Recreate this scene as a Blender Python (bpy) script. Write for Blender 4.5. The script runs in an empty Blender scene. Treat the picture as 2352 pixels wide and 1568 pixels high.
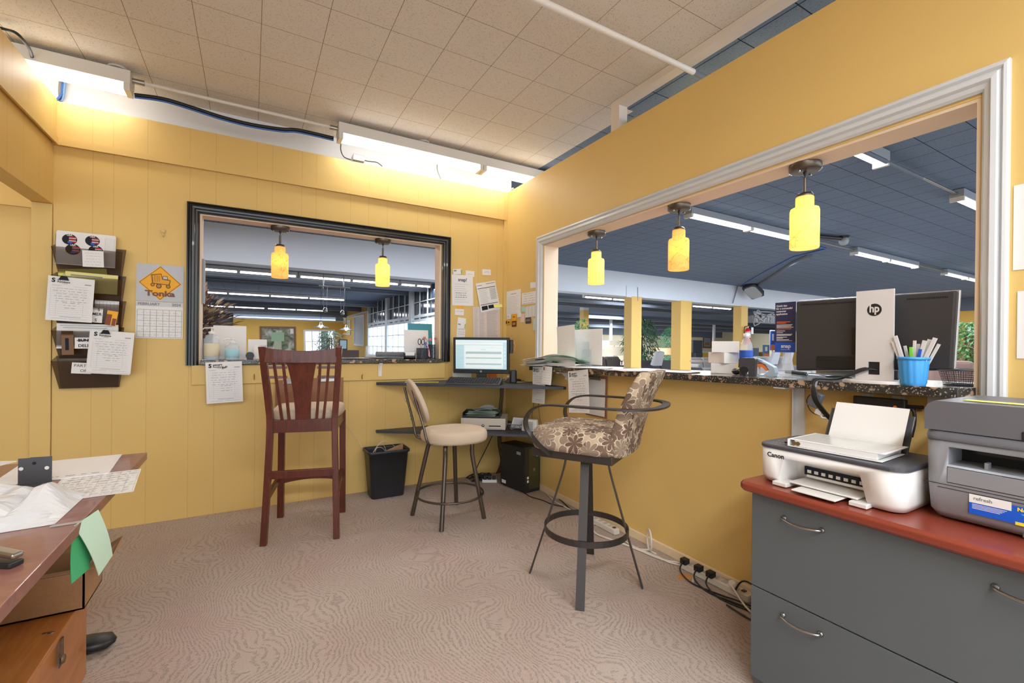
import bpy, math, random
from mathutils import Vector as V, Matrix
random.seed(7)
PI = math.pi
SC = bpy.context.scene
COL = SC.collection
# ------------------------------------------------------------------ camera
FPX, YAW, PIT, ROL, SY = 1042.0, math.radians(29.94), math.radians(-0.117), math.radians(0.6), 12.5
CP = V((-2.1489, -3.8637, 1.22))
FW = V((math.sin(YAW)*math.cos(PIT), math.cos(YAW)*math.cos(PIT), math.sin(PIT)))
_r = V((math.cos(YAW), -math.sin(YAW), 0)); _u = _r.cross(FW)
RT = _r*math.cos(ROL)+_u*math.sin(ROL); UP = -_r*math.sin(ROL)+_u*math.cos(ROL)
cam = bpy.data.cameras.new('camera'); camo = bpy.data.objects.new('camera', cam); COL.objects.link(camo)
M = Matrix.Identity(4)
for i in range(3):
    M[i][0] = RT[i]; M[i][1] = UP[i]; M[i][2] = -FW[i]; M[i][3] = CP[i]
camo.matrix_world = M
cam.sensor_width = 36; cam.lens = FPX/2352*36; cam.shift_y = SY/2352; cam.clip_start = 0.05; cam.clip_end = 200
SC.camera = camo
# ------------------------------------------------------------------ world, exposure
w = bpy.data.worlds.new('world'); SC.world = w; w.use_nodes = True
w.node_tree.nodes['Background'].inputs[0].default_value = (0.80, 0.90, 1.0, 1)
w.node_tree.nodes['Background'].inputs[1].default_value = 3.4
SC.view_settings.view_transform = 'Standard'
SC.view_settings.look = 'None'
SC.view_settings.exposure = 0.0
SC.view_settings.gamma = 1.0
SC.view_settings.use_curve_mapping = False
SC.cycles.max_bounces = 8; SC.cycles.diffuse_bounces = 5; SC.cycles.transmission_bounces = 8
SC.cycles.transparent_max_bounces = 12; SC.cycles.sample_clamp_indirect = 6.0
SC.cycles.caustics_reflective = False; SC.cycles.caustics_refractive = False
CEIL = 2.93
def area(name, loc, sx, sy, power, col=(.90, .95, 1), rot=(0, 0, 0)):
    l = bpy.data.lights.new(name, 'AREA'); l.shape = 'RECTANGLE'; l.size = sx; l.size_y = sy; l.energy = power; l.color = col
    o = bpy.data.objects.new(name, l); o.location = loc; o.rotation_euler = rot; COL.objects.link(o); return o
# measuring helpers: a picture point onto a wall / floor plane of the room
def ray(x, y): return FW+RT*((x-1176)/FPX)-UP*((y-784-SY)/FPX)
def _pl(x, y, ax, v):
    d = ray(x, y); return CP+d*((v-CP[ax])/d[ax])
def B(x, y, v=0.0): return _pl(x, y, 1, v)
def W(x, y, v=0.0): return _pl(x, y, 0, v)
def Z(x, y, v=0.0): return _pl(x, y, 2, v)
# ------------------------------------------------------------------ materials
def lin(c):
    return tuple(((v/255)/12.92 if v/255 <= .04045 else ((v/255+.055)/1.055)**2.4) for v in c)
_mc = {}
def mat(name, rgb, rough=.5, metal=0, emit=None, es=0, alpha=None, trans=0, spec=.5, noise=None, bump=None, coat=0):
    """rgb in 0-255; noise=(scale, amount); bump=(scale, strength)"""
    if name in _mc: return _mc[name]
    m = bpy.data.materials.new(name); m.use_nodes = True; nt = m.node_tree; b = nt.nodes['Principled BSDF']
    c = lin(rgb); b.inputs['Base Color'].default_value = (*c, 1)
    b.inputs['Roughness'].default_value = rough; b.inputs['Metallic'].default_value = metal
    b.inputs['Specular IOR Level'].default_value = spec; b.inputs['Coat Weight'].default_value = coat
    if trans: b.inputs['Transmission Weight'].default_value = trans; b.inputs['IOR'].default_value = 1.3
    if alpha is not None: b.inputs['Alpha'].default_value = alpha
    if emit: b.inputs['Emission Color'].default_value = (*lin(emit), 1); b.inputs['Emission Strength'].default_value = es
    if noise or bump:
        tc = nt.nodes.new('ShaderNodeTexCoord')
        if noise:
            n = nt.nodes.new('ShaderNodeTexNoise'); n.inputs['Scale'].default_value = noise[0]; n.inputs['Detail'].default_value = 5
            nt.links.new(tc.outputs['Object'], n.inputs['Vector'])
            mx = nt.nodes.new('ShaderNodeMix'); mx.data_type = 'RGBA'
            k = noise[1]; mx.inputs[6].default_value = (*[v*(1-k) for v in c], 1); mx.inputs[7].default_value = (*[min(1, v*(1+k)) for v in c], 1)
            nt.links.new(n.outputs['Fac'], mx.inputs[0]); nt.links.new(mx.outputs[2], b.inputs['Base Color'])
        if bump:
            n = nt.nodes.new('ShaderNodeTexNoise'); n.inputs['Scale'].default_value = bump[0]; n.inputs['Detail'].default_value = 4
            nt.links.new(tc.outputs['Object'], n.inputs['Vector'])
            bp = nt.nodes.new('ShaderNodeBump'); bp.inputs['Strength'].default_value = bump[1]; bp.inputs['Distance'].default_value = .01
            nt.links.new(n.outputs['Fac'], bp.inputs['Height']); nt.links.new(bp.outputs[0], b.inputs['Normal'])
    _mc[name] = m; return m
class NT:
    """tiny node-tree helper"""
    def __init__(s, name, rough=.6, spec=.4):
        s.m = bpy.data.materials.new(name); s.m.use_nodes = True; s.t = s.m.node_tree; s.b = s.t.nodes['Principled BSDF']
        s.b.inputs['Roughness'].default_value = rough; s.b.inputs['Specular IOR Level'].default_value = spec; _mc[name] = s.m
        s.tc = s.t.nodes.new('ShaderNodeTexCoord').outputs['Object']
    def n(s, typ, **kw):
        nd = s.t.nodes.new('ShaderNode'+typ)
        for k, v in kw.items():
            if k.startswith('_'): setattr(nd, k[1:], v)
            elif k.startswith('i'): s.put(nd.inputs[int(k[1:])], v)
            else: s.put(nd.inputs[k.replace('__', ' ')], v)
        return nd
    def put(s, sock, v):
        if isinstance(v, bpy.types.NodeSocket): s.t.links.new(v, sock)
        else: sock.default_value = v
    def math(s, op, a, b=0.0, c=0.0): return s.n('Math', _operation=op, i0=a, i1=b, i2=c).outputs[0]
    def mix(s, f, a, b):
        nd = s.t.nodes.new('ShaderNodeMix'); nd.data_type = 'RGBA'
        s.put(nd.inputs[0], f); s.put(nd.inputs[6], a if isinstance(a, bpy.types.NodeSocket) else (*lin(a), 1)); s.put(nd.inputs[7], b if isinstance(b, bpy.types.NodeSocket) else (*lin(b), 1))
        return nd.outputs[2]
    def ramp(s, f, stops):
        nd = s.t.nodes.new('ShaderNodeValToRGB'); s.put(nd.inputs[0], f); e = nd.color_ramp.elements
        while len(e) < len(stops): e.new(.5)
        for q, (p, c) in zip(e, stops): q.position = p; q.color = (*lin(c), 1) if isinstance(c, tuple) else (c, c, c, 1)
        return nd.outputs[0]
    def noise(s, sc, det=3, vec=None, dist=0): return s.n('TexNoise', Scale=float(sc), Detail=float(det), Distortion=float(dist), Vector=vec or s.tc).outputs['Fac']
    def bump(s, h, st=.3, d=.01): s.put(s.b.inputs['Normal'], s.n('Bump', Strength=st, Distance=d, Height=h).outputs[0])
    def col(s, c): s.put(s.b.inputs['Base Color'], c)
    def sep(s, v=None): return s.n('SeparateXYZ', i0=v or s.tc).outputs
YEL = (222, 188, 116)
def mk_wall(name, axis=None, grooves=(), base=YEL):
    k = NT(name, .5, .3)
    n = k.noise(1.3, 4); c = k.mix(n, tuple(int(v*.95) for v in base), tuple(min(255, int(v*1.03)) for v in base))
    n2 = k.noise(60, 3)
    h = k.math('MULTIPLY', n2, .15)
    if grooves:
        x = k.sep()[axis]; g = None
        for gx in grooves:
            d = k.math('ABSOLUTE', k.math('SUBTRACT', x, float(gx)))
            q = k.math('LESS_THAN', d, .0022)
            g = q if g is None else k.math('MAXIMUM', g, q)
        c = k.mix(k.math('MULTIPLY', g, .3), c, (176, 134, 66))
        h = k.math('SUBTRACT', h, k.math('MULTIPLY', g, .5))
    k.col(c); k.bump(h, .35, .002); return k.m
GR = [-3.033, -2.931, -2.755, -2.524, -2.372, -2.118, -2.017, -1.816, -1.713, -1.455, -1.31, -1.156, -0.89, -0.79, -0.584, -0.3, -0.1]
m_wallb = mk_wall('yellow_panel_back', 0, GR)
m_walll = mk_wall('yellow_panel_left', 1, [-.12, -.22, -.43, -.62, -.72, -.95, -1.2, -1.5])
m_wallr = mk_wall('yellow_wall_right')
m_board = mk_wall('yellow_board')
def mk_carpet():
    k = NT('office_carpet', .95, .1)
    nz = k.n('TexNoise', Scale=1.9, Detail=2.5, Vector=k.tc).outputs['Color']
    v = k.n('VectorMath', _operation='MULTIPLY_ADD', i0=nz, i1=(.75, .75, 0), i2=k.tc).outputs[0]
    w1 = k.n('TexWave', Scale=15.0, Distortion=3.0, Detail=3.0, Vector=v); w1.inputs['Detail Scale'].default_value = 5.0
    brk = k.noise(70, 4)
    lines = k.ramp(k.math('ADD', w1.outputs['Fac'], k.math('MULTIPLY_ADD', brk, 2.2, -.95)), [(0.0, .15), (.20, .25), (.50, 1.0), (1, 1.0)])
    fine = k.noise(420, 2); mid = k.noise(2.2, 3)
    a = k.mix(mid, (192, 178, 166), (188, 168, 158))
    a = k.mix(k.ramp(mid, [(.45, 0.0), (.7, 1.0)]), a, (188, 162, 154))
    d = k.mix(fine, (152, 138, 128), (162, 148, 138))
    c = k.mix(lines, d, a)
    c = k.mix(k.math('MULTIPLY', k.ramp(k.noise(230, 3), [(.42, 0.0), (.62, 1.0)]), .5), c, (208, 194, 184))
    k.col(c); h = k.math('ADD', k.math('MULTIPLY', lines, .6), fine); k.bump(h, .7, .006); return k.m
m_carpet = mk_carpet()
def mk_tile(name, base, line, speck, size=.306, ox=0.0, oy=0.0, wid=.0015, amt=.4, spk=150.0, thr=.40):
    k = NT(name, .85, .15); s = k.sep()
    g = None
    for ax, o in ((0, ox), (1, oy)):
        t = k.math('FRACT', k.math('ADD', k.math('DIVIDE', k.math('SUBTRACT', s[ax], o), size), .5))
        q = k.math('LESS_THAN', k.math('ABSOLUTE', k.math('SUBTRACT', t, .5)), wid/size)
        g = q if g is None else k.math('MAXIMUM', g, q)
    fine = k.noise(spk, 2); sp = k.ramp(fine, [(thr-.03, 1.0), (thr, 0.0)])
    big = k.noise(.9, 3)
    c = k.mix(big, tuple(int(v*.95) for v in base), base)
    c = k.mix(k.math('MULTIPLY', sp, amt), c, speck)
    c = k.mix(g, c, line)
    k.col(c); k.bump(k.math('SUBTRACT', k.math('MULTIPLY', fine, .3), g), .4, .003); return k.m
m_ctan = mk_tile('tan_ceiling_tile', (226, 221, 214), (138, 118, 98), (160, 138, 116), ox=-.613+.03, oy=-1.69)
m_cdark = mk_tile('dark_ceiling_tile', (116, 133, 158), (38, 42, 52), (52, 58, 70), ox=-.11+.306, oy=-1.69, wid=.003)
def mk_granite():
    k = NT('granite', .18, .5)
    v = k.n('TexVoronoi', Scale=26.0, Vector=k.tc); v.inputs['Randomness'].default_value = 1
    big = k.ramp(v.outputs['Distance'], [(.0, 1.0), (.30, 1.0), (.40, 0.0)])
    sel = k.ramp(k.noise(16, 2), [(.47, 0.0), (.52, 1.0)])
    v2 = k.n('TexVoronoi', Scale=120.0, Vector=k.tc)
    sm = k.ramp(v2.outputs['Distance'], [(.0, 1.0), (.25, 1.0), (.33, 0.0)])
    c = k.mix(k.noise(70, 3), (30, 28, 28), (70, 66, 62))
    c = k.mix(k.math('MULTIPLY', sm, .55), c, (190, 175, 155))
    c = k.mix(k.math('MULTIPLY', big, sel), c, (176, 146, 122))
    k.col(c); return k.m
m_granite = mk_granite()
def mk_wood(name, c1, c2, rough=.3, scale=6, stretch=(1, 1, .08), coat=.2):
    k = NT(name, rough, .5); k.b.inputs['Coat Weight'].default_value = coat
    mp = k.n('VectorMath', _operation='MULTIPLY', i0=k.tc, i1=stretch).outputs[0]
    n = k.noise(scale*8, 6, mp, 1.5); n2 = k.noise(scale, 3, mp, 1)
    c = k.mix(k.ramp(n, [(.3, 0.0), (.7, 1.0)]), c1, c2); c = k.mix(k.math('MULTIPLY', n2, .35), c, tuple(int(v*.6) for v in c1))
    k.col(c); return k.m
m_cherry = mk_wood('dark_cherry_wood', (74, 27, 13), (108, 44, 22), .38)
m_redtop = mat('reddish_laminate', (132, 58, 42), .3, noise=(4, .12), coat=.2)
m_chest = mk_wood('orange_chest_wood', (176, 104, 46), (205, 134, 66), .35, 4, (1, .1, .3))
def mk_leaf_fabric(name, vx, vy):
    k = NT(name, .9, .15)
    dot = lambda v: k.n('VectorMath', _operation='DOT_PRODUCT', i0=k.tc, i1=v).outputs['Value']
    X, Y = dot(vx), dot(vy)
    base = k.mix(k.noise(24, 2), (206, 186, 160), (190, 168, 140)); c = base
    for sc, R, npet, dark, off, mid in ((10.0, .052, 2.5, (112, 90, 76), 0.0, (156, 138, 118)), (12.0, .048, 1.5, (150, 130, 112), .37, (120, 98, 84)), (9.0, .05, 3.5, (106, 84, 72), .71, (150, 130, 112))):
        co = k.n('CombineXYZ', i0=k.math('ADD', X, off), i1=k.math('ADD', Y, off*1.7)).outputs[0]
        vo = k.n('TexVoronoi', _voronoi_dimensions='2D', Scale=sc, Vector=co)
        d = k.sep(k.n('VectorMath', _operation='SUBTRACT', i0=co, i1=vo.outputs['Position']).outputs[0])
        rnd = k.sep(vo.outputs['Color'])
        ang = k.math('ADD', k.math('ARCTAN2', d[1], d[0]), k.math('MULTIPLY', rnd[0], 6.0))
        r = k.math('SQRT', k.math('ADD', k.math('MULTIPLY', d[0], d[0]), k.math('MULTIPLY', d[1], d[1])))
        pet = k.math('POWER', k.math('ABSOLUTE', k.math('COSINE', k.math('MULTIPLY', ang, npet))), .55)
        rim = k.math('MULTIPLY', pet, k.math('MULTIPLY_ADD', rnd[1], R*.4, R*.75))
        col = k.mix(k.math('GREATER_THAN', rnd[2], .55), dark, mid)
        c = k.mix(k.math('LESS_THAN', r, k.math('ADD', rim, .005)), c, (224, 208, 184))
        c = k.mix(k.math('LESS_THAN', r, rim), c, col)
    c = k.mix(k.math('MULTIPLY', k.noise(500, 2), .25), c, (130, 112, 96))
    k.col(c); k.bump(k.noise(400, 2), .3, .002); return k.m
m_leaf = mk_leaf_fabric('leaf_pattern_seat', (1, 0, .7), (0, 1, .7))
m_leafb2 = mk_leaf_fabric('leaf_pattern_back', (1.267, -.185, 0), (0, 0, 1))
m_cream = mat('beige_microfibre', (196, 178, 156), .9, noise=(9, .12), bump=(300, .2), spec=.15)
m_white = mat('white_paint', (226, 224, 220), .4, noise=(3, .04))
m_casing = mat('white_casing', (204, 206, 208), .3, noise=(4, .05))
m_cream_wall = mat('cream_reveal', (226, 202, 174), .5, noise=(3, .05))
m_blacktrim = mat('black_gloss_trim', (24, 23, 24), .3, coat=.15)
m_paper = mat('paper', (232, 230, 228), .8, spec=.2)
m_paperg = mat('green_paper', (196, 226, 206), .8, spec=.2)
m_papery = mat('yellow_paper', (232, 226, 120), .8, spec=.2)
m_paperp = mat('pink_paper', (236, 206, 198), .8, spec=.2)
m_ink = mat('ink', (45, 45, 50), .8, spec=.1)
m_grey = mat('grey_ink', (140, 140, 146), .8, spec=.1)
m_lgrey = mat('faint_ink', (178, 178, 184), .8, spec=.1)
m_bplastic = mat('black_plastic', (30, 31, 34), .4, noise=(30, .15))
m_dplastic = mat('dark_grey_plastic', (62, 62, 66), .45, bump=(400, .08))
m_wplastic = mat('white_plastic', (226, 224, 222), .35)
m_steel = mat('brushed_steel', (170, 168, 165), .3, 1)
m_bronze = mat('bronze_metal', (100, 90, 82), .35, .8, noise=(20, .1))
m_darkmetal = mat('charcoal_metal', (66, 60, 57), .42, .5)
m_rubber = mat('cable_black', (26, 26, 28), .5)
m_cablew = mat('cable_white', (214, 206, 194), .5)
m_cableb = mat('cable_blue', (60, 110, 190), .5)
m_tube = mat('fluorescent_tube', (255, 255, 255), .5, emit=(255, 252, 246), es=11)
m_fix = mat('fixture_white', (216, 214, 210), .45)
def mk_shade(name, c1, c2, es):
    k = NT(name, .35, .4); t = k.t
    n = k.noise(7, 2, None, 2.0); v = k.ramp(n, [(.485, 0.0), (.5, 1.0), (.515, 0.0)])
    big = k.noise(5, 2)
    c = k.mix(big, c1, tuple(int(a*.85+b*.15) for a, b in zip(c1, c2))); c = k.mix(k.math('MULTIPLY', v, .5), c, tuple(int(q*.75) for q in c2))
    df = t.nodes.new('ShaderNodeBsdfDiffuse'); tr = t.nodes.new('ShaderNodeBsdfTranslucent'); em = t.nodes.new('ShaderNodeEmission'); m1 = t.nodes.new('ShaderNodeMixShader'); ad = t.nodes.new('ShaderNodeAddShader')
    for q in (df, tr, em): t.links.new(c, q.inputs[0])
    em.inputs[1].default_value = es; m1.inputs[0].default_value = .6
    t.links.new(df.outputs[0], m1.inputs[1]); t.links.new(tr.outputs[0], m1.inputs[2]); t.links.new(m1.outputs[0], ad.inputs[0]); t.links.new(em.outputs[0], ad.inputs[1])
    t.links.new(ad.outputs[0], t.nodes['Material Output'].inputs[0]); return k.m
m_shade_y = mk_shade('yellow_glass_shade', (255, 234, 156), (240, 180, 60), .4)
m_shade_o = mk_shade('orange_glass_shade', (255, 206, 132), (232, 142, 50), .4)
m_bulb = mat('bulb_glow', (255, 255, 255), .5, emit=(255, 236, 190), es=16)
m_acr = mat('clear_acrylic', (235, 240, 245), .08, alpha=.28)
m_clear = mat('clear_plastic', (225, 235, 240), .06, alpha=.32)
m_smoke = mat('smoke_plastic', (66, 38, 18), .12, alpha=.38)
m_blue = mat('royal_blue', (34, 84, 190), .5)
m_navy = mat('navy', (38, 40, 80), .5)
m_cyan = mat('sky_blue_plastic', (70, 160, 230), .4)
m_orange = mat('orange', (236, 120, 50), .5)
m_red = mat('red', (200, 40, 40), .4)
m_gold = mat('calendar_yellow', (238, 170, 30), .6)
m_card = mat('corrugated_cardboard', (164, 126, 90), .85, noise=(14, .1), bump=(60, .15))
m_teal = mat('teal_folder', (70, 150, 170), .6)
m_clip = mat('brown_hardboard', (150, 104, 76), .6, noise=(40, .1))
m_cab = mat('charcoal_laminate', (88, 94, 98), .55, noise=(5, .06))
m_desk_dk = mat('dark_blue_grey_laminate', (62, 66, 76), .5, noise=(20, .1))
# ------------------------------------------------------------------ mesh builder
class G:
    def __init__(s): s.v = []; s.f = []; s.mi = []; s.sm = []; s.mats = []; s.T = None
    def add(s, vs, fs, m, smooth=False):
        if m not in s.mats: s.mats.append(m)
        k = s.mats.index(m); o = len(s.v)
        for p in vs:
            p = V(p); s.v.append(s.T @ p if s.T else p)
        for f in fs: s.f.append([o+i for i in f]); s.mi.append(k); s.sm.append(smooth)
        return s
    def box(s, x0, x1, y0, y1, z0, z1, m):
        return s.hexa([(x0, y0, z0), (x1, y0, z0), (x1, y1, z0), (x0, y1, z0), (x0, y0, z1), (x1, y0, z1), (x1, y1, z1), (x0, y1, z1)], m)
    def hexa(s, p, m): return s.add(p, [(3, 2, 1, 0), (4, 5, 6, 7), (0, 1, 5, 4), (1, 2, 6, 5), (2, 3, 7, 6), (3, 0, 4, 7)], m)
    def cbox(s, c, d, m, rz=0, R=None):
        R = R or Matrix.Rotation(rz, 3, 'Z'); c = V(c); p = []
        for z in (-1, 1):
            for x, y in ((-1, -1), (1, -1), (1, 1), (-1, 1)): p.append(c+R @ V((x*d[0]/2, y*d[1]/2, z*d[2]/2)))
        return s.hexa(p, m)
    def rbox(s, c, d, r, m, rz=0, n=4, top=1.0, R=None):
        """box with rounded vertical edges and a tiny top/bottom round, top scale"""
        R = R or Matrix.Rotation(rz, 3, 'Z'); c = V(c); r = min(r, d[0]/2-1e-4, d[1]/2-1e-4); e = min(.3*r, d[2]*.3)
        def ring(ins, z, sc):
            q = []
            for k, (sx, sy) in enumerate(((1, 1), (-1, 1), (-1, -1), (1, -1))):
                for i in range(n+1):
                    a = (k+i/n)*PI/2; q.append(c+R @ V((((d[0]/2-r)*sx+(r-ins)*math.cos(a))*sc, ((d[1]/2-r)*sy+(r-ins)*math.sin(a))*sc, z)))
            return q
        rs = [ring(e, -d[2]/2, 1), ring(0, -d[2]/2+e, 1), ring(0, d[2]/2-e, top), ring(e, d[2]/2, top)]
        return s.loft(rs, m, True, True, False)
    def loft(s, rings, m, c0=False, c1=False, smooth=True, closed=True):
        n = len(rings[0]); vs = [p for r in rings for p in r]; fs = []
        for i in range(len(rings)-1):
            for j in range(n if closed else n-1):
                a = i*n+j; b = i*n+(j+1) % n; fs.append((a, b, b+n, a+n))
        s.add(vs, fs, m, smooth)
        if c0: s.add(rings[0], [tuple(range(n))[::-1]], m)
        if c1: s.add(rings[-1], [tuple(range(n))], m)
        return s
    def lathe(s, c, prof, m, n=20, axis=(0, 0, 1), c0=True, c1=True, smooth=True):
        c = V(c); q = V((0, 0, 1)).rotation_difference(V(axis))
        rs = [[c+q @ V((r*math.cos(2*PI*j/n), r*math.sin(2*PI*j/n), z)) for j in range(n)] for r, z in prof]
        return s.loft(rs, m, c0, c1, smooth)
    def cyl(s, p0, p1, r, m, n=12, r1=None):
        p0 = V(p0); p1 = V(p1); d = p1-p0; return s.lathe(p0, [(r, 0), (r if r1 is None else r1, d.length)], m, n, d.normalized())
    def sweep(s, pts, prof, m, side=None, closed=False, smooth=False):
        pts = [V(p) for p in pts]; n = len(pts); rs = []; prev = None
        for i, p in enumerate(pts):
            if closed: t = (pts[(i+1) % n]-pts[i-1])
            else: t = pts[min(i+1, n-1)]-pts[max(i-1, 0)]
            t.normalize()
            if side is not None: a = V(side(i) if callable(side) else side)
            else: a = prev if prev is not None else (V((0, 0, 1)) if abs(t.z) < .9 else V((1, 0, 0)))
            a = (a-t*a.dot(t)).normalized(); b = t.cross(a); prev = a
            pr = prof(i/(n-1)) if callable(prof) else prof
            rs.append([p+a*x+b*y for x, y in pr])
        if closed: rs.append(rs[0])
        return s.loft(rs, m, not closed, not closed, smooth)
    def tube(s, pts, r, m, n=8, closed=False, sub=0):
        if sub: pts = spline(pts, sub, closed)
        return s.sweep(pts, [(r*math.cos(2*PI*j/n), r*math.sin(2*PI*j/n)) for j in range(n)], m, None, closed, True)
    def bar(s, pts, w, t, m, side, closed=False, sub=0):
        if sub: pts = spline(pts, sub, closed)
        return s.sweep(pts, [(w/2, t/2), (-w/2, t/2), (-w/2, -t/2), (w/2, -t/2)], m, side, closed)
    def prism(s, poly, lift, m, smooth=False):
        """poly: list of points, extruded by vector lift"""
        poly = [V(p) for p in poly]; L = V(lift); return s.loft([poly, [p+L for p in poly]], m, True, True, smooth)
    def sphere(s, c, r, m, n=12, sc=(1, 1, 1), k=8):
        c = V(c); rs = []
        for i in range(k+1):
            a = -PI/2+PI*i/k; rs.append([c+V((r*sc[0]*math.cos(a)*math.cos(2*PI*j/n), r*sc[1]*math.cos(a)*math.sin(2*PI*j/n), r*sc[2]*math.sin(a))) for j in range(n)])
        return s.loft(rs, m)
    def text(s, body, size, m, T, align='CENTER', ext=.0003, bold=0.0, sx=1.0):
        cu = bpy.data.curves.new('t', 'FONT'); cu.body = body; cu.size = size; cu.align_x = align; cu.align_y = 'CENTER'; cu.extrude = ext; cu.offset = bold; cu.resolution_u = 3
        o = bpy.data.objects.new('t', cu); COL.objects.link(o); dg = bpy.context.evaluated_depsgraph_get()
        me = bpy.data.meshes.new_from_object(o.evaluated_get(dg)); COL.objects.unlink(o); bpy.data.objects.remove(o)
        s.add([T @ V((v.co.x*sx, v.co.y, v.co.z)) for v in me.vertices], [tuple(p.vertices) for p in me.polygons], m); bpy.data.meshes.remove(me); return s
    def build(s, name, parent=None, local=False, bevel=0, seg=2, props=None, subsurf=0):
        vs = s.v
        if parent is not None and not local:
            mi = parent_world(parent).inverted(); vs = [mi @ p for p in vs]; org = None
        elif parent is None:
            x = [p.x for p in vs]; y = [p.y for p in vs]; z = [p.z for p in vs]
            org = V(((min(x)+max(x))/2, (min(y)+max(y))/2, min(z)))
            if local: org = V((0, 0, 0))
            vs = [p-org for p in vs]
        else: org = None
        me = bpy.data.meshes.new(name); me.from_pydata([tuple(p) for p in vs], [], s.f)
        for mm in s.mats: me.materials.append(mm)
        me.polygons.foreach_set('material_index', s.mi); me.polygons.foreach_set('use_smooth', s.sm); me.update()
        o = bpy.data.objects.new(name, me); COL.objects.link(o)
        if org is not None: o.location = org
        if parent is not None: o.parent = parent
        if bevel:
            b = o.modifiers.new('b', 'BEVEL'); b.width = bevel; b.segments = seg; b.limit_method = 'ANGLE'; b.angle_limit = .6
        if subsurf:
            b = o.modifiers.new('s', 'SUBSURF'); b.levels = subsurf; b.render_levels = subsurf
        return o
def parent_world(p):
    m = Matrix.Translation(p.location) @ p.rotation_euler.to_matrix().to_4x4()
    return (parent_world(p.parent) @ m) if p.parent else m
def spline(pts, sub, closed=False):
    pts = [V(p) for p in pts]; n = len(pts); out = []
    rng = range(n if closed else n-1)
    for i in rng:
        if closed: a, b, c, d = pts[i-1], pts[i], pts[(i+1) % n], pts[(i+2) % n]
        else: a, b, c, d = pts[max(i-1, 0)], pts[i], pts[i+1], pts[min(i+2, n-1)]
        for k in range(sub):
            t = k/sub; out.append(.5*((2*b)+(c-a)*t+(2*a-5*b+4*c-d)*t*t+(3*b-a-3*c+d)*t**3))
    if not closed: out.append(pts[-1])
    return out
def thing(name, label, cat, loc=(0, 0, 0), rz=0, group=None):
    o = bpy.data.objects.new(name, None); COL.objects.link(o); o.location = loc; o.rotation_euler = (0, 0, rz); o.empty_display_size = .05
    return tag(o, label, cat, group)
def tag(o, label=None, cat=None, group=None, kind=None):
    if label: o['label'] = label
    if cat: o['category'] = cat
    if group: o['group'] = group
    if kind: o['kind'] = kind
    return o
def struct(name, g, bevel=0): return tag(g.build(name, local=True, bevel=bevel), kind='structure')
def one(name, g, label, cat, group=None, bevel=0, subsurf=0): return tag(g.build(name, bevel=bevel, subsurf=subsurf), label, cat, group)
def dup(root, loc=None, rz=None, label=None, group=None):
    r = root.copy(); COL.objects.link(r)
    if loc is not None: r.location = loc
    if rz is not None: r.rotation_euler = (0, 0, rz)
    if label: r['label'] = label
    if group: r['group'] = group
    for ch in list(root.children):
        c = ch.copy(); COL.objects.link(c); c.parent = r
        for gg in list(ch.children):
            d = gg.copy(); COL.objects.link(d); d.parent = c
    return r
def frame4(tl, tr, bl):
    """matrix for a sheet: local x right 0..1*w, y up; origin bottom-left"""
    tl = V(tl); tr = V(tr); bl = V(bl); x = (tr-tl); y = (tl-bl); w = x.length; h = y.length
    x.normalize(); y = (y-x*y.dot(x)).normalized(); z = x.cross(y)
    m = Matrix.Identity(4)
    for i in range(3): m[i][0] = x[i]; m[i][1] = y[i]; m[i][2] = z[i]; m[i][3] = bl[i]
    return m, w, h
def sheet(g, T, w, h, m=None, th=.0006, curl=0.0, marks=(), texts=(), nx=6, ny=6, cx=0.0):
    """paper: T maps local (x right, y up, z out); curl bends it outward at the bottom, marks (x0,y0,x1,y1,mat) in 0..1"""
    m = m or m_paper
    def f(x, y): return curl*(1-y)**2+cx*math.sin(x*PI)*(1-y)
    for off, flip in ((th, 0), (0, 1)):
        vs = [T @ V((w*i/nx, h*j/ny, off+f(i/nx, j/ny))) for j in range(ny+1) for i in range(nx+1)]
        fs = [(j*(nx+1)+i, j*(nx+1)+i+1, (j+1)*(nx+1)+i+1, (j+1)*(nx+1)+i) for j in range(ny) for i in range(nx)]
        if flip: fs = [q[::-1] for q in fs]
        g.add(vs, fs, m)
    e = [(0, 0, 1, 0), (1, 0, 1, 1), (1, 1, 0, 1), (0, 1, 0, 0)]
    for x0, y0, x1, y1 in e:
        g.add([T @ V((w*x0, h*y0, f(x0, y0))), T @ V((w*x1, h*y1, f(x1, y1))), T @ V((w*x1, h*y1, th+f(x1, y1))), T @ V((w*x0, h*y0, th+f(x0, y0)))], [(0, 1, 2, 3)], m)
    for im, (x0, y0, x1, y1, mm) in enumerate(marks):
        z = [th+.0005+max(w, h)*.00012*im+f(a, b) for a, b in ((x0, y0), (x1, y0), (x1, y1), (x0, y1))]
        g.add([T @ V((w*x0, h*y0, z[0])), T @ V((w*x1, h*y0, z[1])), T @ V((w*x1, h*y1, z[2])), T @ V((w*x0, h*y1, z[3]))], [(0, 1, 2, 3)], mm)
    for x, y, sz, body, mm, *o in texts:
        g.text(body, sz, mm, T @ Matrix.Translation((w*x, h*y, th+.0008+max(w, h)*.00012*len(marks)+f(x, y))) @ Matrix.Rotation(o[0] if o else 0, 4, 'Z'), align=o[1] if len(o) > 1 else 'CENTER', ext=0, bold=o[2] if len(o) > 2 else 0)
    return g
def lines(n, x0=.08, x1=.92, y0=.1, y1=.9, m=None, t=.006, rag=.3, seed=1):
    r = random.Random(seed); return [(x0, y1-(y1-y0)*i/max(1, n-1)-t, x1-r.random()*rag*(x1-x0), y1-(y1-y0)*i/max(1, n-1), m or m_grey) for i in range(n)]
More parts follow.
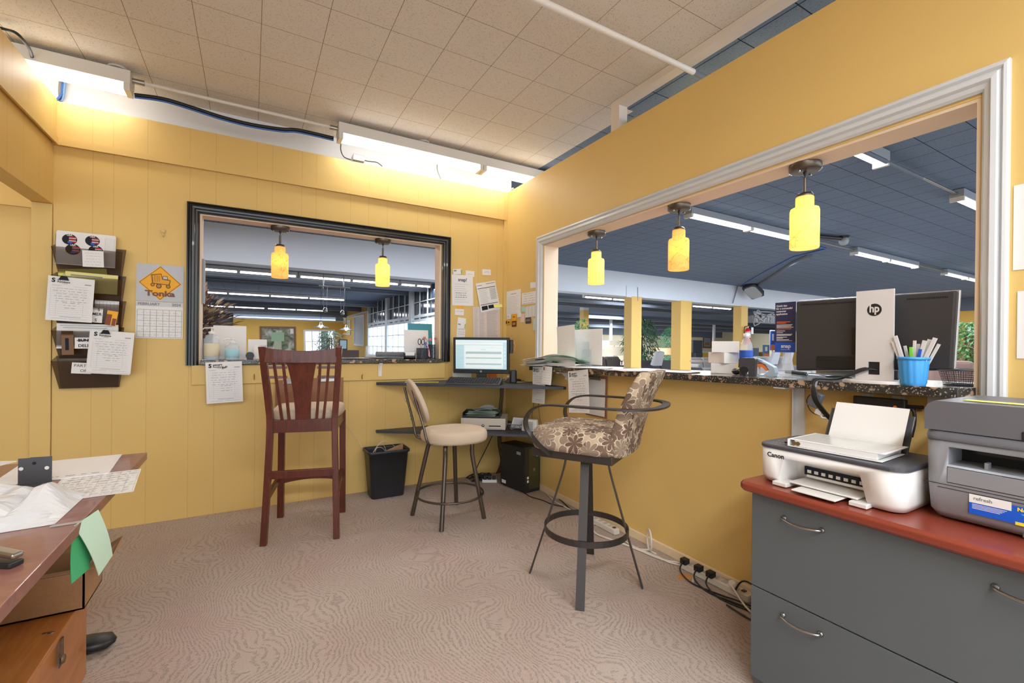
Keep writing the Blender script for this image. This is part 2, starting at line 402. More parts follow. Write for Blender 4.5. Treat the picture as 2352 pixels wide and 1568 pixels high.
def scrib(n, x0, x1, y0, y1, m=None, t=.008, seed=2):
    """broken handwriting-like strokes"""
    r = random.Random(seed); out = []
    for i in range(n):
        y = y1-(y1-y0)*i/max(1, n-1); x = x0+r.random()*.1
        while x < x1-.03:
            L = .02+r.random()*.09; out.append((x, y-t, min(x+L, x1), y, m or m_grey)); x += L+.015+r.random()*.05
    return out
def grid(nx, ny, x0, x1, y0, y1, m=None, t=.004):
    m = m or m_grey
    return [(x0+(x1-x0)*i/nx-t/2, y0, x0+(x1-x0)*i/nx+t/2, y1, m) for i in range(nx+1)]+[(x0, y0+(y1-y0)*j/ny-t/2, x1, y0+(y1-y0)*j/ny+t/2, m) for j in range(ny+1)]
# ------------------------------------------------------------------ structure
HW = 2.706
g = G(); g.box(-9, .02, -8, .02, -.05, 0, m_carpet); struct('floor', g)
m_showfloor = mat('showroom_carpet', (150, 140, 132), .9, noise=(8, .15))
g = G(); g.box(.02, 40, -9, 30, -.05, 0, m_showfloor); g.box(-9, .02, .02, 30, -.05, 0, m_showfloor); struct('floor', g)
g = G(); g.box(-9, .03, -8, .14, CEIL, CEIL+.04, m_ctan); g.box(.03, .24, -1.44, .14, CEIL, CEIL+.04, m_ctan); struct('ceiling', g)
g = G(); g.box(.24, 40, -9, .14, CEIL, CEIL+.04, m_cdark); g.box(.03, .24, -9, -1.44, CEIL, CEIL+.04, m_cdark); g.box(-9, 40, .14, 30, CEIL, CEIL+.04, m_cdark); struct('ceiling', g)
# back wall with its opening
g = G(); m = m_wallb
BX0, BX1, BZ0, BZ1 = -2.465, -.668, 1.07, 2.13
g.box(-3.217, BX0, 0, .12, 0, HW, m); g.box(BX1, .0, 0, .12, 0, HW, m); g.box(BX0, BX1, 0, .12, 0, BZ0-.005, m); g.box(BX0, BX1, 0, .12, BZ1, HW, m)
struct('wall_back', g)
g = G(); g.box(BX0-.001, BX0+.012, .002, .125, BZ0, BZ1, m_cream_wall); g.box(BX1-.012, BX1+.001, .002, .125, BZ0, BZ1, m_cream_wall); g.box(BX0+.012, BX1-.012, .002, .125, BZ1-.012, BZ1+.001, m_cream_wall); struct('trim_1', g)
# black casing, stepped profile
def casing(pts, normal, m, w, steps, name):
    """pts: three/four corner points of the outer edge; the profile steps inwards; mitred"""
    g = G(); n = V(normal); inn = [V(p) for p in pts[1]]; out = [V(p) for p in pts[0]]
    prof = steps
    rs = []
    for o, i in zip(out, inn):
        rs.append([o.lerp(i, a)+n*b for a, b in prof])
    g.loft(rs, m, True, True, False, closed=True)
    return struct(name, g)
o = [(-2.537, 0, 1.062), (-2.537, 0, 2.196), (-.587, 0, 2.196), (-.587, 0, 1.072)]
i = [(-2.465, 0, 1.062), (-2.465, 0, 2.126), (-.664, 0, 2.126), (-.664, 0, 1.072)]
st = [(0, 0), (0, .03), (.12, .032), (.2, .024), (.34, .026), (.42, .036), (.6, .034), (.68, .024), (.84, .022), (.9, .015), (1, .012), (1, 0)]
casing((o, i), (0, -1, 0), m_blacktrim, .07, st, 'trim_2')
# horizontal panel joint trim, apron board
g = G(); g.box(-3.217, -.02, -.014, 0, 2.44, HW, m_wallb); g.box(-3.217, -.02, -.026, -.012, 2.435, 2.478, m_board); struct('trim_3', g)
g = G(); g.box(-.034, 0, -.02, 0, 0, HW, m_board); struct('trim_4', g)
g = G(); g.box(-2.504, -.63, -.022, 0, .925, 1.062, m_board); struct('trim_5', g, .002)
# left wall: deep header over a wide opening, jamb post, wall beyond
g = G(); g.box(-3.314, -3.217, -8, 0, 2.07, 2.715, m_walll); g.box(-3.217, -3.2, -8, -.014, 2.45, 2.715, m_walll); g.box(-3.2, -3.19, -8, -.026, 2.435, 2.478, m_board); struct('wall_left', g)
g = G(); g.box(-3.312, -3.219, -.012, .1, 0, 2.068, m_board); struct('trim_6', g, .002)
g = G(); g.box(-9, -3.312, .03, .12, 0, HW, m_wallb); g.box(-9, -3.312, .01, .03, 2.035, 2.068, m_board); struct('wall_far_left', g)
g = G(); g.box(-9.1, -9, -8, .12, 0, 2.93, m_walll); struct('wall_side', g)
# right wall with the big opening
RY0, RY1, RZ1 = -.652, -3.318, 2.084
g = G(); m = m_wallr
g.box(0, .14, RY0, .12, 0, HW, m); g.box(0, .14, -8, RY1, 0, HW, m); g.hexa([(0, RY1, 0), (.14, RY1, 0), (.14, RY0, 0), (0, RY0, 0), (0, RY1, 1.060), (.14, RY1, 1.060), (.14, RY0, 1.0185), (0, RY0, 1.0185)], m); g.box(0, .14, RY1, RY0, RZ1, HW, m)
struct('wall_right', g)
g = G(); g.box(.002, .145, RY0-.012, RY0+.001, 1.05, RZ1, m_cream_wall); g.box(.002, .145, RY1-.001, RY1+.012, 1.05, RZ1, m_cream_wall); g.box(.002, .145, RY1+.012, RY0-.012, RZ1-.012, RZ1+.001, m_cream_wall); struct('trim_7', g)
o = [(0, -.566, 1.05), (0, -.566, 2.16), (0, -3.388, 2.175), (0, -3.388, 1.03)]
i = [(0, -.646, 1.05), (0, -.646, 2.08), (0, -3.322, 2.095), (0, -3.322, 1.03)]
st = [(0, 0), (0, .018), (.08, .024), (.2, .026), (.3, .018), (.42, .03), (.62, .032), (.72, .022), (.9, .018), (1, .01), (1, 0)]
casing((o, i), (-1, 0, 0), m_casing, .08, st, 'trim_8')
m_base = mat('cream_baseboard', (228, 206, 170), .5, noise=(6, .08))
g = G(); g.box(-.018, 0, -8, -.6, 0, .05, m_base); struct('baseboard_right', g, .003)
# upper white wall behind the partition, ceiling portal
g = G(); g.box(-9, .13, .14, .22, 2.55, CEIL, mat('cool_white_paint', (234, 238, 246), .5)); struct('wall_upper', g)
g = G(); m_pt = mat('portal_paint', (222, 212, 200), .5); g.box(.03, .105, -8, -1.52, 2.885, CEIL, m_pt); g.box(.03, .105, -1.52, -1.44, 2.70, CEIL, m_pt); struct('trim_9', g)
# showroom shell
m_beam = mat('pale_blue_white_paint', (220, 228, 240), .6, noise=(2, .03))
g = G(); g.box(-9, 18, 3.83, 4.14, 2.385, CEIL-.001, m_beam); struct('wall_beam', g)
m_dbeam = mat('dark_beam', (104, 113, 128), .7, noise=(2, .08))
for yy, zz in ((8.6, 2.76), (10.2, 2.80), (14.4, 2.70), (17.5, 2.72), (21, 2.62)):
    g = G(); g.box(-9, 40, yy, yy+.3, zz, CEIL, m_dbeam); g.box(-9, 40, yy-.02, yy, zz+.06, zz+.085, mat('conduit_grey', (130, 138, 150), .5)); struct('trim_10', g)
m_farw = mat('pale_yellow_wall', (238, 228, 198), .6, noise=(1, .04))
g = G(); g.box(2.4, 45, 26, 26.1, 0, 2.28, m_farw); g.box(2.4, 45, 25.9, 26.1, 2.28, CEIL, m_dbeam); struct('wall_far', g)
m_yfar = mat('showroom_yellow', (226, 180, 84), .6, noise=(1, .04))
g = G(); g.box(-2.9, 2.4, 22, 22.1, 0, 2.46, m_yfar); g.box(-2.9, 2.4, 21.97, 22.0, 2.42, 2.48, m_beam); struct('wall_far', g)
g = G(); g.box(-9, -2.9, 22.4, 22.5, 0, CEIL, m_dbeam); g.box(-9.1, -9, .12, 22.5, 0, CEIL, m_dbeam); struct('wall_far_left', g)
g = G(); g.box(18, 18.1, -9, 3.8, 0, 2.52, m_yfar); g.box(17.9, 18.2, -9, 3.8, 2.52, CEIL, m_dbeam); struct('wall_far_right', g)
g = G(); g.box(40, 40.1, -9, 26, 0, CEIL, m_farw); struct('wall_far_side', g)
# side wall with the big daylight windows (seen through the back opening)
XW = 2.2
m_frame = mat('window_white', (232, 236, 240), .5)
m_day = mat('daylight', (235, 243, 255), .5, emit=(226, 240, 255), es=1.7)
g = G(); g.box(XW, XW+.1, 16, 22, 0, 2.93, m_yfar); g.box(XW, XW+.1, 4.2, 16, 0, .75, m_yfar); g.box(XW-.03, XW, 16, 22, 2.62, 2.67, m_beam); struct('wall_side_far', g)
for k, (ya, yb) in enumerate(((4.2, 7.0), (7.15, 9.9), (10.05, 12.8), (12.95, 15.85))):
    g = G()
    for y in (ya, yb): g.box(XW-.06, XW+.04, y-.07, y+.07, .75, CEIL, m_frame)
    for z in (.78, 1.95, 2.08): g.box(XW-.04, XW+.04, ya, yb, z-.035, z+.035, m_frame)
    for q in range(1, 4): g.box(XW-.015, XW+.02, ya+(yb-ya)*q/4-.015, ya+(yb-ya)*q/4+.015, .78, CEIL, m_frame)
    for z in (1.15, 1.55, 2.5): g.box(XW-.015, XW+.02, ya, yb, z-.012, z+.012, m_frame)
    g.box(XW+.05, XW+.06, ya, yb, .78, 2.0, m_day)
    g.box(XW+.05, XW+.06, ya, yb, 2.0, CEIL, mat('dark_reflection_glass', (60, 68, 82), .1))  # upper panes coloured dark for the outside reflected in clear glass
    struct('window_%d' % (k+1), g)
# posts under the beam
def post(x0, x1, y0, y1, z1=2.395):
    g = G(); g.box(x0, x1, y0, y1, 0, z1, m_yfar if 0 else mat('post_yellow', (226, 186, 104), .5, noise=(2, .04))); return g
for k, (a, b, c) in enumerate(((1435, 1450, 1473), (1562, 1563, 1588), (1690, 1702, 1717))):
    y0 = 3.81; x0 = B(b, 780, y0).x; x1 = B(c, 780, y0).x; y1 = W(a, 780, x0).y if b-a > 3 else 4.1
    struct('trim_%d' % (11+k), post(x0, x1, y0, max(y1, 4.05)))
g = G(); x0 = B(1340, 760, 10.6).x; x1 = B(1352, 760, 10.6).x
g.box(x0, x1, 10.6, 10.85, 0, B(1345, 712, 10.6).z, mat('post_yellow', (226, 186, 104))); g.box(x0, x1, 10.6, 10.85, B(1345, 712, 10.6).z, CEIL, m_beam); struct('trim_14', g)
for px in (1403, 1640):
    c = B(px, 760, 15.0); g = G(); g.cyl((c.x, 15, 0), (c.x, 15, 2.72), .09, m_beam); struct('trim_15', g)
# half wall with ledge behind the right posts
g = G(); a = B(1588, 800, 14.0); b = B(1690, 800, 14.0)
g.box(a.x-1, b.x+3, 14.0, 14.1, 0, .95, m_yfar); g.box(a.x-1, b.x+3, 13.96, 14.14, .95, 1.0, m_beam); struct('wall_low', g)
# ------------------------------------------------------------------ fluorescent lights
def make_fluor(x0, L, y, z, label, n4=2, twin=True, ends=True, hm=None):
    """strip light along x: housing above, bare tubes below; z is the tube centre height"""
    t = thing('fluorescent_light', label, 'ceiling light', (x0, y, z+.02))
    g = G(); g.prism([(0, -.055, .02), (0, .055, .02), (0, .06, .0), (0, .06, .085), (0, -.06, .085), (0, -.06, .0)], (L, 0, 0), m_fix)
    g.f = []; g.v = []; g.mi = []; g.sm = []
    g.box(0, L, -.06, .06, .005, .085, hm or m_fix); g.build('housing', t, local=True, bevel=.003)
    lt = L/n4
    for k in range(n4):
        for yy in ((-.034, .034) if twin else (0,)):
            q = G(); q.cyl((k*lt+.035, yy, -.02), ((k+1)*lt-.035, yy, -.02), .0165, m_tube, 10); q.build('tube', t, local=True)
        for xx in (k*lt+.018, (k+1)*lt-.018):
            q = G(); q.cbox((xx, 0, -.014), (.03, .115, .05), m_fix); q.build('socket', t, local=True)
    if ends:
        for xx in (L*.28, L*.97):
            q = G(); q.cyl((xx, 0, .085), (xx, 0, CEIL-z-.02), .008, m_steel, 8); q.lathe((xx, 0, CEIL-z-.03), [(.045, 0), (.05, .009)], m_fix, 16); q.build('hanger', t, local=True)
    return t
make_fluor(-5.21, 2.40, -.17, 2.80, 'white twin tube strip light at upper left, half hidden by the left wall')
make_fluor(-1.585, 2.44, -.17, 2.80, 'white twin tube strip light above the black framed opening')
area('light_strip_left', (-4.0, -.17, 2.76), 2.3, .12, 4)
area('light_strip_centre', (-.85, -.17, 2.76), 1.5, .12, 3)
g = G(); g.tube([(-2.80, -.17, 2.87), (-1.585, -.17, 2.87)], .012, m_fix); g.cyl((-2.815, -.17, 2.87), (-2.75, -.17, 2.87), .017, m_steel); g.cyl((-1.64, -.17, 2.87), (-1.575, -.17, 2.87), .017, m_steel)
one('conduit', g, 'thin white conduit joining the two office strip lights', 'pipe')
# showroom rows
m_dfix = mat('fixture_grey', (150, 156, 166), .5)
rows = [(2.44, -.14), (6.55, -.14), (10.4, -.14), (14.3, -.14), (.15, -2.04), (4.31, -2.04), (8.4, -2.04)]
nm = ['nearest the orange pendant, in the long row', 'second along the long row past the pendants', 'third along the long row near the far end', 'last of the long row beside the white casing',
      'in the short row, above the right end of the monitor', 'of the short row, cut off by the white casing', 'far down the short row']
for (x, y), l in zip(rows, nm):
    s_ = .3 if x < 1 else 0
    make_fluor(x+s_, 2.44-s_, y, 2.82, 'showroom strip light '+l, twin=False, hm=m_dfix)
    area('light_showroom', (x+1.2, y, 2.77), 2.3, .12, 66, (.86, .93, 1))
g = G(); g.tube([(1.0, -.14, 2.88), (2.44, -.14, 2.88)], .012, m_steel)
for a in ((4.88, 6.55), (8.99, 10.4), (12.84, 14.3)): g.tube([(a[0], -.14, 2.88), (a[1], -.14, 2.88)], .012, m_steel)
one('conduit', g, 'grey conduit linking the long row of showroom strip lights', 'pipe')
g = G(); g.tube([(2.59, -2.04, 2.88), (4.31, -2.04, 2.88)], .012, m_steel); one('conduit', g, 'grey conduit linking the short row of showroom strip lights', 'pipe')
for yy, xs, l in ((8.1, (-3.6, -1.16, 1.28), 'first'), (13.5, (-4.0, -1.6), 'second'), (19.8, (-4.0, -1.5), 'third')):
    for k, x in enumerate(xs):
        make_fluor(x, 2.4 if x < 1 else .85, yy, 2.82, 'long strip light %s in the %s row through the black framed opening' % (('on the left', 'in the middle', 'on the right')[k], l), twin=False, ends=False)
        area('light_rear', (x+1.2, yy, 2.77), 2.3, .12, 50, (.86, .93, 1))
for k, (pa, pb, Y) in enumerate(((1340, 1427, 0), (1588, 1648, 0))):
    a = Z(pa, 682 if k == 0 else 703, 2.82); make_fluor(a.x, 2.4, a.y, 2.82, 'strip light seen under the pale beam, '+('left of the first yellow post' if k == 0 else 'right of the middle yellow post'), twin=False, ends=False)
for x, y in ((5, 8), (10, 8), (8, 14), (14, 14), (5, 20), (12, 22), (20, 20), (20, 9), (26, 22), (13.5, 1.3), (6, 1.3)):
    area('light_showroom', (x, y, 2.88), 2.4, .6, 170 if y < 18 else 420, (.86, .93, 1))  # added fill lights across the showroom ceiling, no fixtures belong to them
for x in (8, 16, 24, 33): area('fill_far_wall', (x, 23.2, 2.8), 3, .4, 420, (.95, .97, 1), (math.radians(-50), 0, 0))  # unseen fill tilted at the far wall, added to brighten it
area('light_showroom', (-2.6, 1.9, 2.88), 2.4, .6, 60, (.95, .95, 1)); area('light_showroom', (.4, 1.9, 2.88), 2.4, .6, 60, (.95, .95, 1))  # extra fill in front of the pale beam, added without a fixture
# ------------------------------------------------------------------ pendants
def make_pendant(x, y, ztop, glass, label, zs=1.928):
    t = thing('pendant_light', label, 'pendant lamp', (x, y, ztop), 0, None)
    g = G(); g.lathe((0, 0, -.032), [(.03, -.004), (.055, -.002), (.066, .004), (.066, .032)], m_bronze, 28)
    for s in (-1, 1): g.lathe((s*.045, 0, -.042), [(.006, 0), (.006, .008)], m_steel, 8)
    g.build('canopy', t, local=True)
    d = zs-ztop
    g = G(); g.cyl((0, 0, -.034), (0, 0, d+.055), .003, m_rubber, 8); g.lathe((0, 0, -.055), [(.003, 0), (.009, .02)], m_rubber, 10); g.cyl((0, 0, d+.005), (0, 0, d+.08), .0075, m_bronze, 10)
    g.build('stem', t, local=True)
    g = G(); g.lathe((0, 0, d-.002), [(.033, -.01), (.036, 0), (.03, .012), (.01, .014)], m_bronze, 20); g.build('fitter', t, local=True)
    g = G(); pr = [(.034, 0), (.037, -.006), (.037, -.044), (.041, -.05), (.056, -.056), (.0595, -.068), (.0595, -.236), (.057, -.24), (.0555, -.236), (.0555, -.07), (.035, -.05), (.033, -.004)]
    g.lathe((0, 0, d-.004), pr, glass, 32, c0=False, c1=False); sh_ = g.build('lamp_shade', t, local=True)
    g = G(); g.sphere((0, 0, d-.13), .026, m_bulb, 12, (1, 1, 1.3)); g.build('bulb', sh_, local=True)
    return t
for x, y, z, gl, l in ((.065, -1.257, 2.072, m_shade_y, 'glowing yellow glass pendant, nearest the room corner in the white framed opening'),
                       (.065, -2.005, 2.072, m_shade_o, 'glowing amber glass pendant, middle of the three in the white framed opening'),
                       (.065, -2.717, 2.072, m_shade_y, 'glowing yellow glass pendant with dark veins, largest and above the monitor')):
    make_pendant(x, y, z, gl, l)
make_pendant(-1.959, .06, 2.118, m_shade_o, 'orange glass pendant on the left in the black framed opening', 1.97)
make_pendant(-1.175, .06, 2.118, m_shade_y, 'bright yellow glass pendant on the right in the black framed opening', 1.965)
# ------------------------------------------------------------------ wooden bar chair
def loc2w(c, F, S):
    return lambda x, y, z: V((c[0]+x*S[0]+y*F[0], c[1]+x*S[1]+y*F[1], z))
a_ = math.radians(-14.0)
L = loc2w((-1.812, -.557), (-math.sin(a_), math.cos(a_)), (math.cos(a_), math.sin(a_)))
sx = V((math.cos(a_), math.sin(a_), 0)); sy = V((-math.sin(a_), math.cos(a_), 0))
t = thing('bar_chair', 'dark cherry wooden bar chair with slatted back and beige seat', 'chair', (-1.812, -.557, 0))
for s in (-1, 1):
    g = G(); g.bar([L(s*.207, -.245, 0), L(s*.196, -.215, .35), L(s*.186, -.2, .7), L(s*.193, -.212, .85), L(s*.205, -.245, 1.02), L(s*.215, -.29, 1.205)], .036, .042, m_cherry, sx, sub=4); g.build('back_leg', t, bevel=.003)
    g = G(); g.bar([L(s*.205, .225, 0), L(s*.2, .215, .74)], .04, .042, m_cherry, sx); g.build('front_leg', t, bevel=.003)
    g = G(); g.bar([L(s*.2, -.21, .27), L(s*.203, .21, .30)], .02, .045, m_cherry, sx); g.build('side_stretcher', t, bevel=.002)
    g = G(); g.bar([L(s*.19, -.19, .705), L(s*.2, .21, .705)], .02, .065, m_cherry, sx); g.build('side_apron', t, bevel=.002)
    # slats and cross bars
    for a0, a1 in (((.155), .118), ((.105), .078)):
        g = G(); g.bar([L(s*a0, -.268, 1.115), L(s*(a0*.6+a1*.4)+s*.0, -.235, .95), L(s*a1, -.202, .735)], .016, .014, m_cherry, sx, sub=5); g.build('slat', t)
    for z, y in ((1.075, -.258), (1.015, -.246)):
        g = G(); g.bar([L(s*.085, y, z), L(s*.2, y, z)], .014, .016, m_cherry, sy); g.build('cross_bar', t)
g = G()
rs = []
for k in range(9):
    x = -.2+.4*k/8; q = 1-(x/.2)**2; y = -.282-.018*q
    rs.append([L(x, y-.012, 1.105-.002*q), L(x, y+.012, 1.105-.002*q), L(x, y+.006, 1.197-.02*q), L(x, y-.016, 1.197-.02*q)])
g.loft(rs, m_cherry, True, True, False); g.build('top_rail', t, bevel=.003)
g = G(); rs = []
for k in range(9):
    u = k/8; z = .735+.38*u; hw = .044+.042*u**2.2; y = -.200-.078*u**1.3
    rs.append([L(-hw, y-.007, z), L(hw, y-.007, z), L(hw, y+.007, z), L(-hw, y+.007, z)])
g.loft(rs, m_cherry, True, True, False); g.build('splat', t)
g = G(); g.bar([L(-.175, -.2, .708), L(.175, -.2, .708)], .024, .078, m_cherry, sy); g.build('back_rail', t, bevel=.003)
g = G(); g.bar([L(-.19, -.222, .415), L(.19, -.222, .415)], .022, .048, m_cherry, sy); g.build('back_stretcher', t, bevel=.003)
g = G(); rs = []
for k in range(9):
    x = -.19+.38*k/8; q = 1-(x/.19)**2; rs.append([L(x, .20, .24+.022*q), L(x, .222, .24+.022*q), L(x, .222, .31), L(x, .20, .31)])
g.loft(rs, m_cherry, True, True, False); g.build('foot_rail', t, bevel=.002)
g = G(); rs = []
for k in range(9):
    x = -.19+.38*k/8; q = 1-(x/.19)**2; rs.append([L(x, .205, .665+.03*q), L(x, .225, .665+.03*q), L(x, .225, .735), L(x, .205, .735)])
g.loft(rs, m_cherry, True, True, False); g.build('front_apron', t, bevel=.002)
def cushion(g, Lf, x0, x1, y0, y1, z0, z1, m, n=10, pw=4.0, taper=0.0):
    rs = []
    def shape(k, z):
        ring = []
        for j in range(40):
            a = 2*PI*j/40; c, s = math.cos(a), math.sin(a)
            x = math.copysign(abs(c)**(2/pw), c); y = math.copysign(abs(s)**(2/pw), s)
            ty = y; ring.append(Lf((x0+x1)/2+x*k*(x1-x0)/2*(1+taper*ty), (y0+y1)/2+y*k*(y1-y0)/2, z))
        return ring
    for k, z in ((.2, z0), (.97, z0), (1, z0+(z1-z0)*.2), (1.005, z0+(z1-z0)*.5), (.99, z0+(z1-z0)*.74), (.94, z0+(z1-z0)*.89), (.78, z1-(z1-z0)*.03), (.35, z1), (.02, z1+.001)):
        rs.append(shape(k, z))
    g.loft(rs, m, True, True)
g = G(); cushion(g, L, -.212, .212, -.185, .245, .735, .812, m_cream, pw=5, taper=.08); g.build('seat', t)
# ------------------------------------------------------------------ beige stool with bronze tube legs
cx, cy = -.918, -.865
t = thing('bar_stool', 'low bronze metal stool with round beige seat and oval back', 'stool', (cx, cy, 0))
feet = [(-1.136, -.698), (-1.055, -1.063), (-.709, -.994), (-.771, -.64)]
for fx, fy in feet:
    d = V((fx-cx, fy-cy, 0)).normalized(); c = V((cx, cy, 0)); f = V((fx, fy, 0))
    g = G(); g.tube([c+d*.07+V((0, 0, .545)), c+d*.125+V((0, 0, .545)), c+d*.155+V((0, 0, .52)), c+(f-c)*.66+V((0, 0, .42)), f+V((0, 0, .0))], .0155, m_bronze, 12, sub=6); g.build('leg', t)
g = G(); rr = .236; g.tube([V((cx+rr*math.cos(a*PI/16), cy+rr*math.sin(a*PI/16), .178)) for a in range(32)], .008, m_bronze, 10, closed=True); g.build('foot_ring', t)
g = G(); g.lathe((cx, cy, .545), [(.02, 0), (.17, 0), (.17, .012), (.02, .014)], m_bronze, 32); g.build('seat_plate', t)
g = G(); Ls = loc2w((cx+.02, cy-.02), (0, 1), (1, 0)); cushion(g, Ls, -.228, .228, -.218, .218, .558, .640, m_cream, pw=2.3); g.build('seat', t)
ups = []
for (p0, p1) in (((958, 1003), (928.6, 889)), ((984, 1018), (947.6, 895))):
    b0 = W(p0[0], p0[1], -1.115); b1 = W(p1[0], p1[1], -1.19); ups.append((b0, b1))
    g = G(); s_ = V((cx, cy, .545)); inn = b0.lerp(s_, .55); inn.z = .552; lo = b0.copy(); lo.z = .556
    g.tube([inn, lo+(inn-lo)*.2, lo+V((-.012, 0, .03)), b0.lerp(b1, .3), b0.lerp(b1, .65), b1], .0085, m_bronze, 10, sub=5)
    for u in (.36, .42, .72, .78): g.lathe(b0.lerp(b1, u)+V((-.011, 0, 0)), [(.004, 0), (.004, .004)], m_steel, 8, axis=(-1, 0, 0))
    g.build('back_upright', t)
cen = (ups[0][0].lerp(ups[0][1], .60)+ups[1][0].lerp(ups[1][1], .60))/2+V((.0, .0, .045))
nrm = V((.92, -.10, .38)).normalized(); yy = V((.1, .99, 0)); yy = (yy-nrm*yy.dot(nrm)).normalized(); zz = nrm.cross(yy).normalized(); zz = zz if zz.z > 0 else -zz
g = G(); rs = []
for k, o in ((.1, .010), (.9, .010), (1, .016), (1.01, .023), (.985, .027), (1.0, .032), (.94, .042), (.75, .05), (.4, .055), (.02, .056)):
    rs.append([cen+nrm*o+yy*(.175*k*math.cos(a*PI/20))+zz*(.165*k*math.sin(a*PI/20)) for a in range(40)])
g.loft(rs, m_cream, True, True); g.build('backrest', t)
# ------------------------------------------------------------------ patterned swivel bar stool
cx, cy = -.620, -2.005
F = V((-.505, .863, 0)); S = V((.863, .505, 0)); c0 = V((cx, cy, 0))
P3 = lambda s, f, z: c0+S*s+F*f+V((0, 0, z))
t = thing('bar_stool', 'tall charcoal metal bar stool with arms and leaf pattern upholstery', 'stool', (cx, cy, 0))
feet = [(-.829, -1.796), (-.82, -2.211), (-.412, -2.202), (-.405, -1.787)]
for fx, fy in feet:
    d = V((fx-cx, fy-cy, 0)).normalized(); f = V((fx, fy, 0)); side = d.cross(V((0, 0, 1)))
    g = G(); g.bar([c0+d*.05+V((0, 0, .652)), c0+d*.085+V((0, 0, .652)), c0+d*.108+V((0, 0, .63)), c0+d*.135+V((0, 0, .52)), f+V((0, 0, 0))], .042, .008, m_darkmetal, side, sub=5); g.build('leg', t)
g = G(); rr = .215; g.bar([V((cx+rr*math.cos(a*PI/20), cy+rr*math.sin(a*PI/20), .275)) for a in range(40)], .03, .007, m_darkmetal, (0, 0, 1), closed=True); g.build('foot_ring', t)
g = G(); g.cbox((cx, cy, .66), (.16, .16, .012), m_darkmetal); g.cyl((cx, cy, .64), (cx, cy, .665), .05, m_darkmetal, 20); g.build('swivel_plate', t)
L3 = lambda x, y, z: P3(x, y, z)
g = G(); p = [P3(x, y, z) for z in (.668, .708) for x, y in ((-.205, -.2), (.205, -.2), (.215, .215), (-.215, .215))]; g.hexa(p, m_darkmetal); g.build('seat_frame', t, bevel=.004)
g = G(); cushion(g, L3, -.225, .225, -.215, .232, .706, .822, m_leaf, pw=7); g.build('seat', t)
# backrest: thick padded panel leaning back
g = G(); rs = []
hw = .195
for u, fy, w_, th in ((0, -.19, .17, .055), (.02, -.19, .185, .072), (.2, -.198, .195, .078), (.5, -.232, .2, .075), (.8, -.285, .2, .07), (.95, -.318, .195, .066), (1.0, -.325, .185, .05)):
    z = .70+.405*u; ring = []
    for j in range(28):
        a = 2*PI*j/28; c, s = math.cos(a), math.sin(a); x = math.copysign(abs(c)**(2/6), c)*w_; y = math.copysign(abs(s)**(2/6), s)*th/2
        ring.append(P3(x, fy-.03+y+.05*(x/.2)**2*.5, z))
    rs.append(ring)
g.loft(rs, m_leafb2, True, True); g.build('backrest', t, subsurf=1)
# arms: one flat bar, front loops and the hoop round the back
pts = []
near = [(-.232, .10, .69), (-.24, .165, .735), (-.248, .222, .80), (-.252, .228, .86), (-.255, .185, .912), (-.257, .11, .935), (-.258, 0, .938), (-.256, -.15, .938), (-.235, -.28, .938), (-.15, -.365, .938), (0, -.39, .938)]
pts = [P3(*q) for q in near]+[P3(-q[0], q[1], q[2]) for q in near[:-1][::-1]]
g = G()
sm_ = spline(pts, 5)
def arm_side(i):
    u = i/(len(sm_)-1); q = abs(u-.5)*2
    return (S if True else S)
# side vector: the flat width lies across the bar, horizontal
def sd(i):
    a = sm_[max(i-1, 0)]; b = sm_[min(i+1, len(sm_)-1)]; tt = (b-a).normalized()
    n = V((0, 0, 1)).cross(tt); 
    if n.length < .35: n = S.copy()
    n.normalize(); return n if n.dot(S) > 0 or abs(n.dot(S)) < .2 else -n
def sd2(i):
    k = i/(len(sm_)-1)
    ang = 0 if k < .3 else (PI if k > .7 else (k-.3)/.4*PI)
    return S*math.cos(ang)+F*math.sin(ang)
g.sweep(sm_, [(.019, .0045), (-.019, .0045), (-.019, -.0045), (.019, -.0045)], m_darkmetal, sd2); g.build('arm_hoop', t)
# ------------------------------------------------------------------ waste bin
bx, by = -1.185, -.155
t = thing('waste_bin', 'scuffed black rectangular waste bin below the corner desk', 'bin', (bx, by, 0))
m_bin = mat('bin_black', (38, 40, 44), .42, noise=(7, .5))
g = G(); rs = []
def rr_ring(w_, d_, z, r=.03, n=5):
    q = []
    for k, (sx_, sy_) in enumerate(((1, 1), (-1, 1), (-1, -1), (1, -1))):
        for i in range(n+1):
            a = (k+i/n)*PI/2; q.append(V((bx+(w_/2-r)*sx_+r*math.cos(a), by+(d_/2-r)*sy_+r*math.sin(a), z)))
    return q
g.loft([rr_ring(.255, .165, .0), rr_ring(.262, .17, .008), rr_ring(.315, .215, .355), rr_ring(.335, .232, .357), rr_ring(.335, .232, .378), rr_ring(.315, .213, .378), rr_ring(.31, .208, .36), rr_ring(.25, .16, .02)], m_bin, True, True); g.build('body', t)
one('cardboard_scrap', G().hexa([V((bx+.0, by-.06, .1)), V((bx+.13, by-.02, .1)), V((bx+.13, by-.01, .1)), V((bx, by-.05, .1)), V((bx-.02, by-.05, .36)), V((bx+.13, by-.03, .41)), V((bx+.13, by-.02, .41)), V((bx-.02, by-.04, .365))], m_card), 'brown cardboard scrap sticking out of the black bin', 'cardboard')
for k, (x0, h, x1, dy, l) in enumerate(((-.12, .44, .08, .02, 'tallest loop of white plastic strapping in the black bin'), (-.13, .40, -.02, -.02, 'low loop of white strapping at the left of the black bin'), (-.09, .42, .0, .05, 'middle loop of white strapping in the black bin'))):
    g = G(); g.bar([V((bx+x0, by+dy, .2)), V((bx+x0+.01, by+dy, .33)), V((bx+(x0+x1)/2, by+dy-.02, h)), V((bx+x1, by+dy-.04, .36)), V((bx+x1+.02, by+dy-.04, .2))], .012, .0015, m_cablew, (0, 1, 0), sub=6)
    one('strapping', g, l, 'strapping')
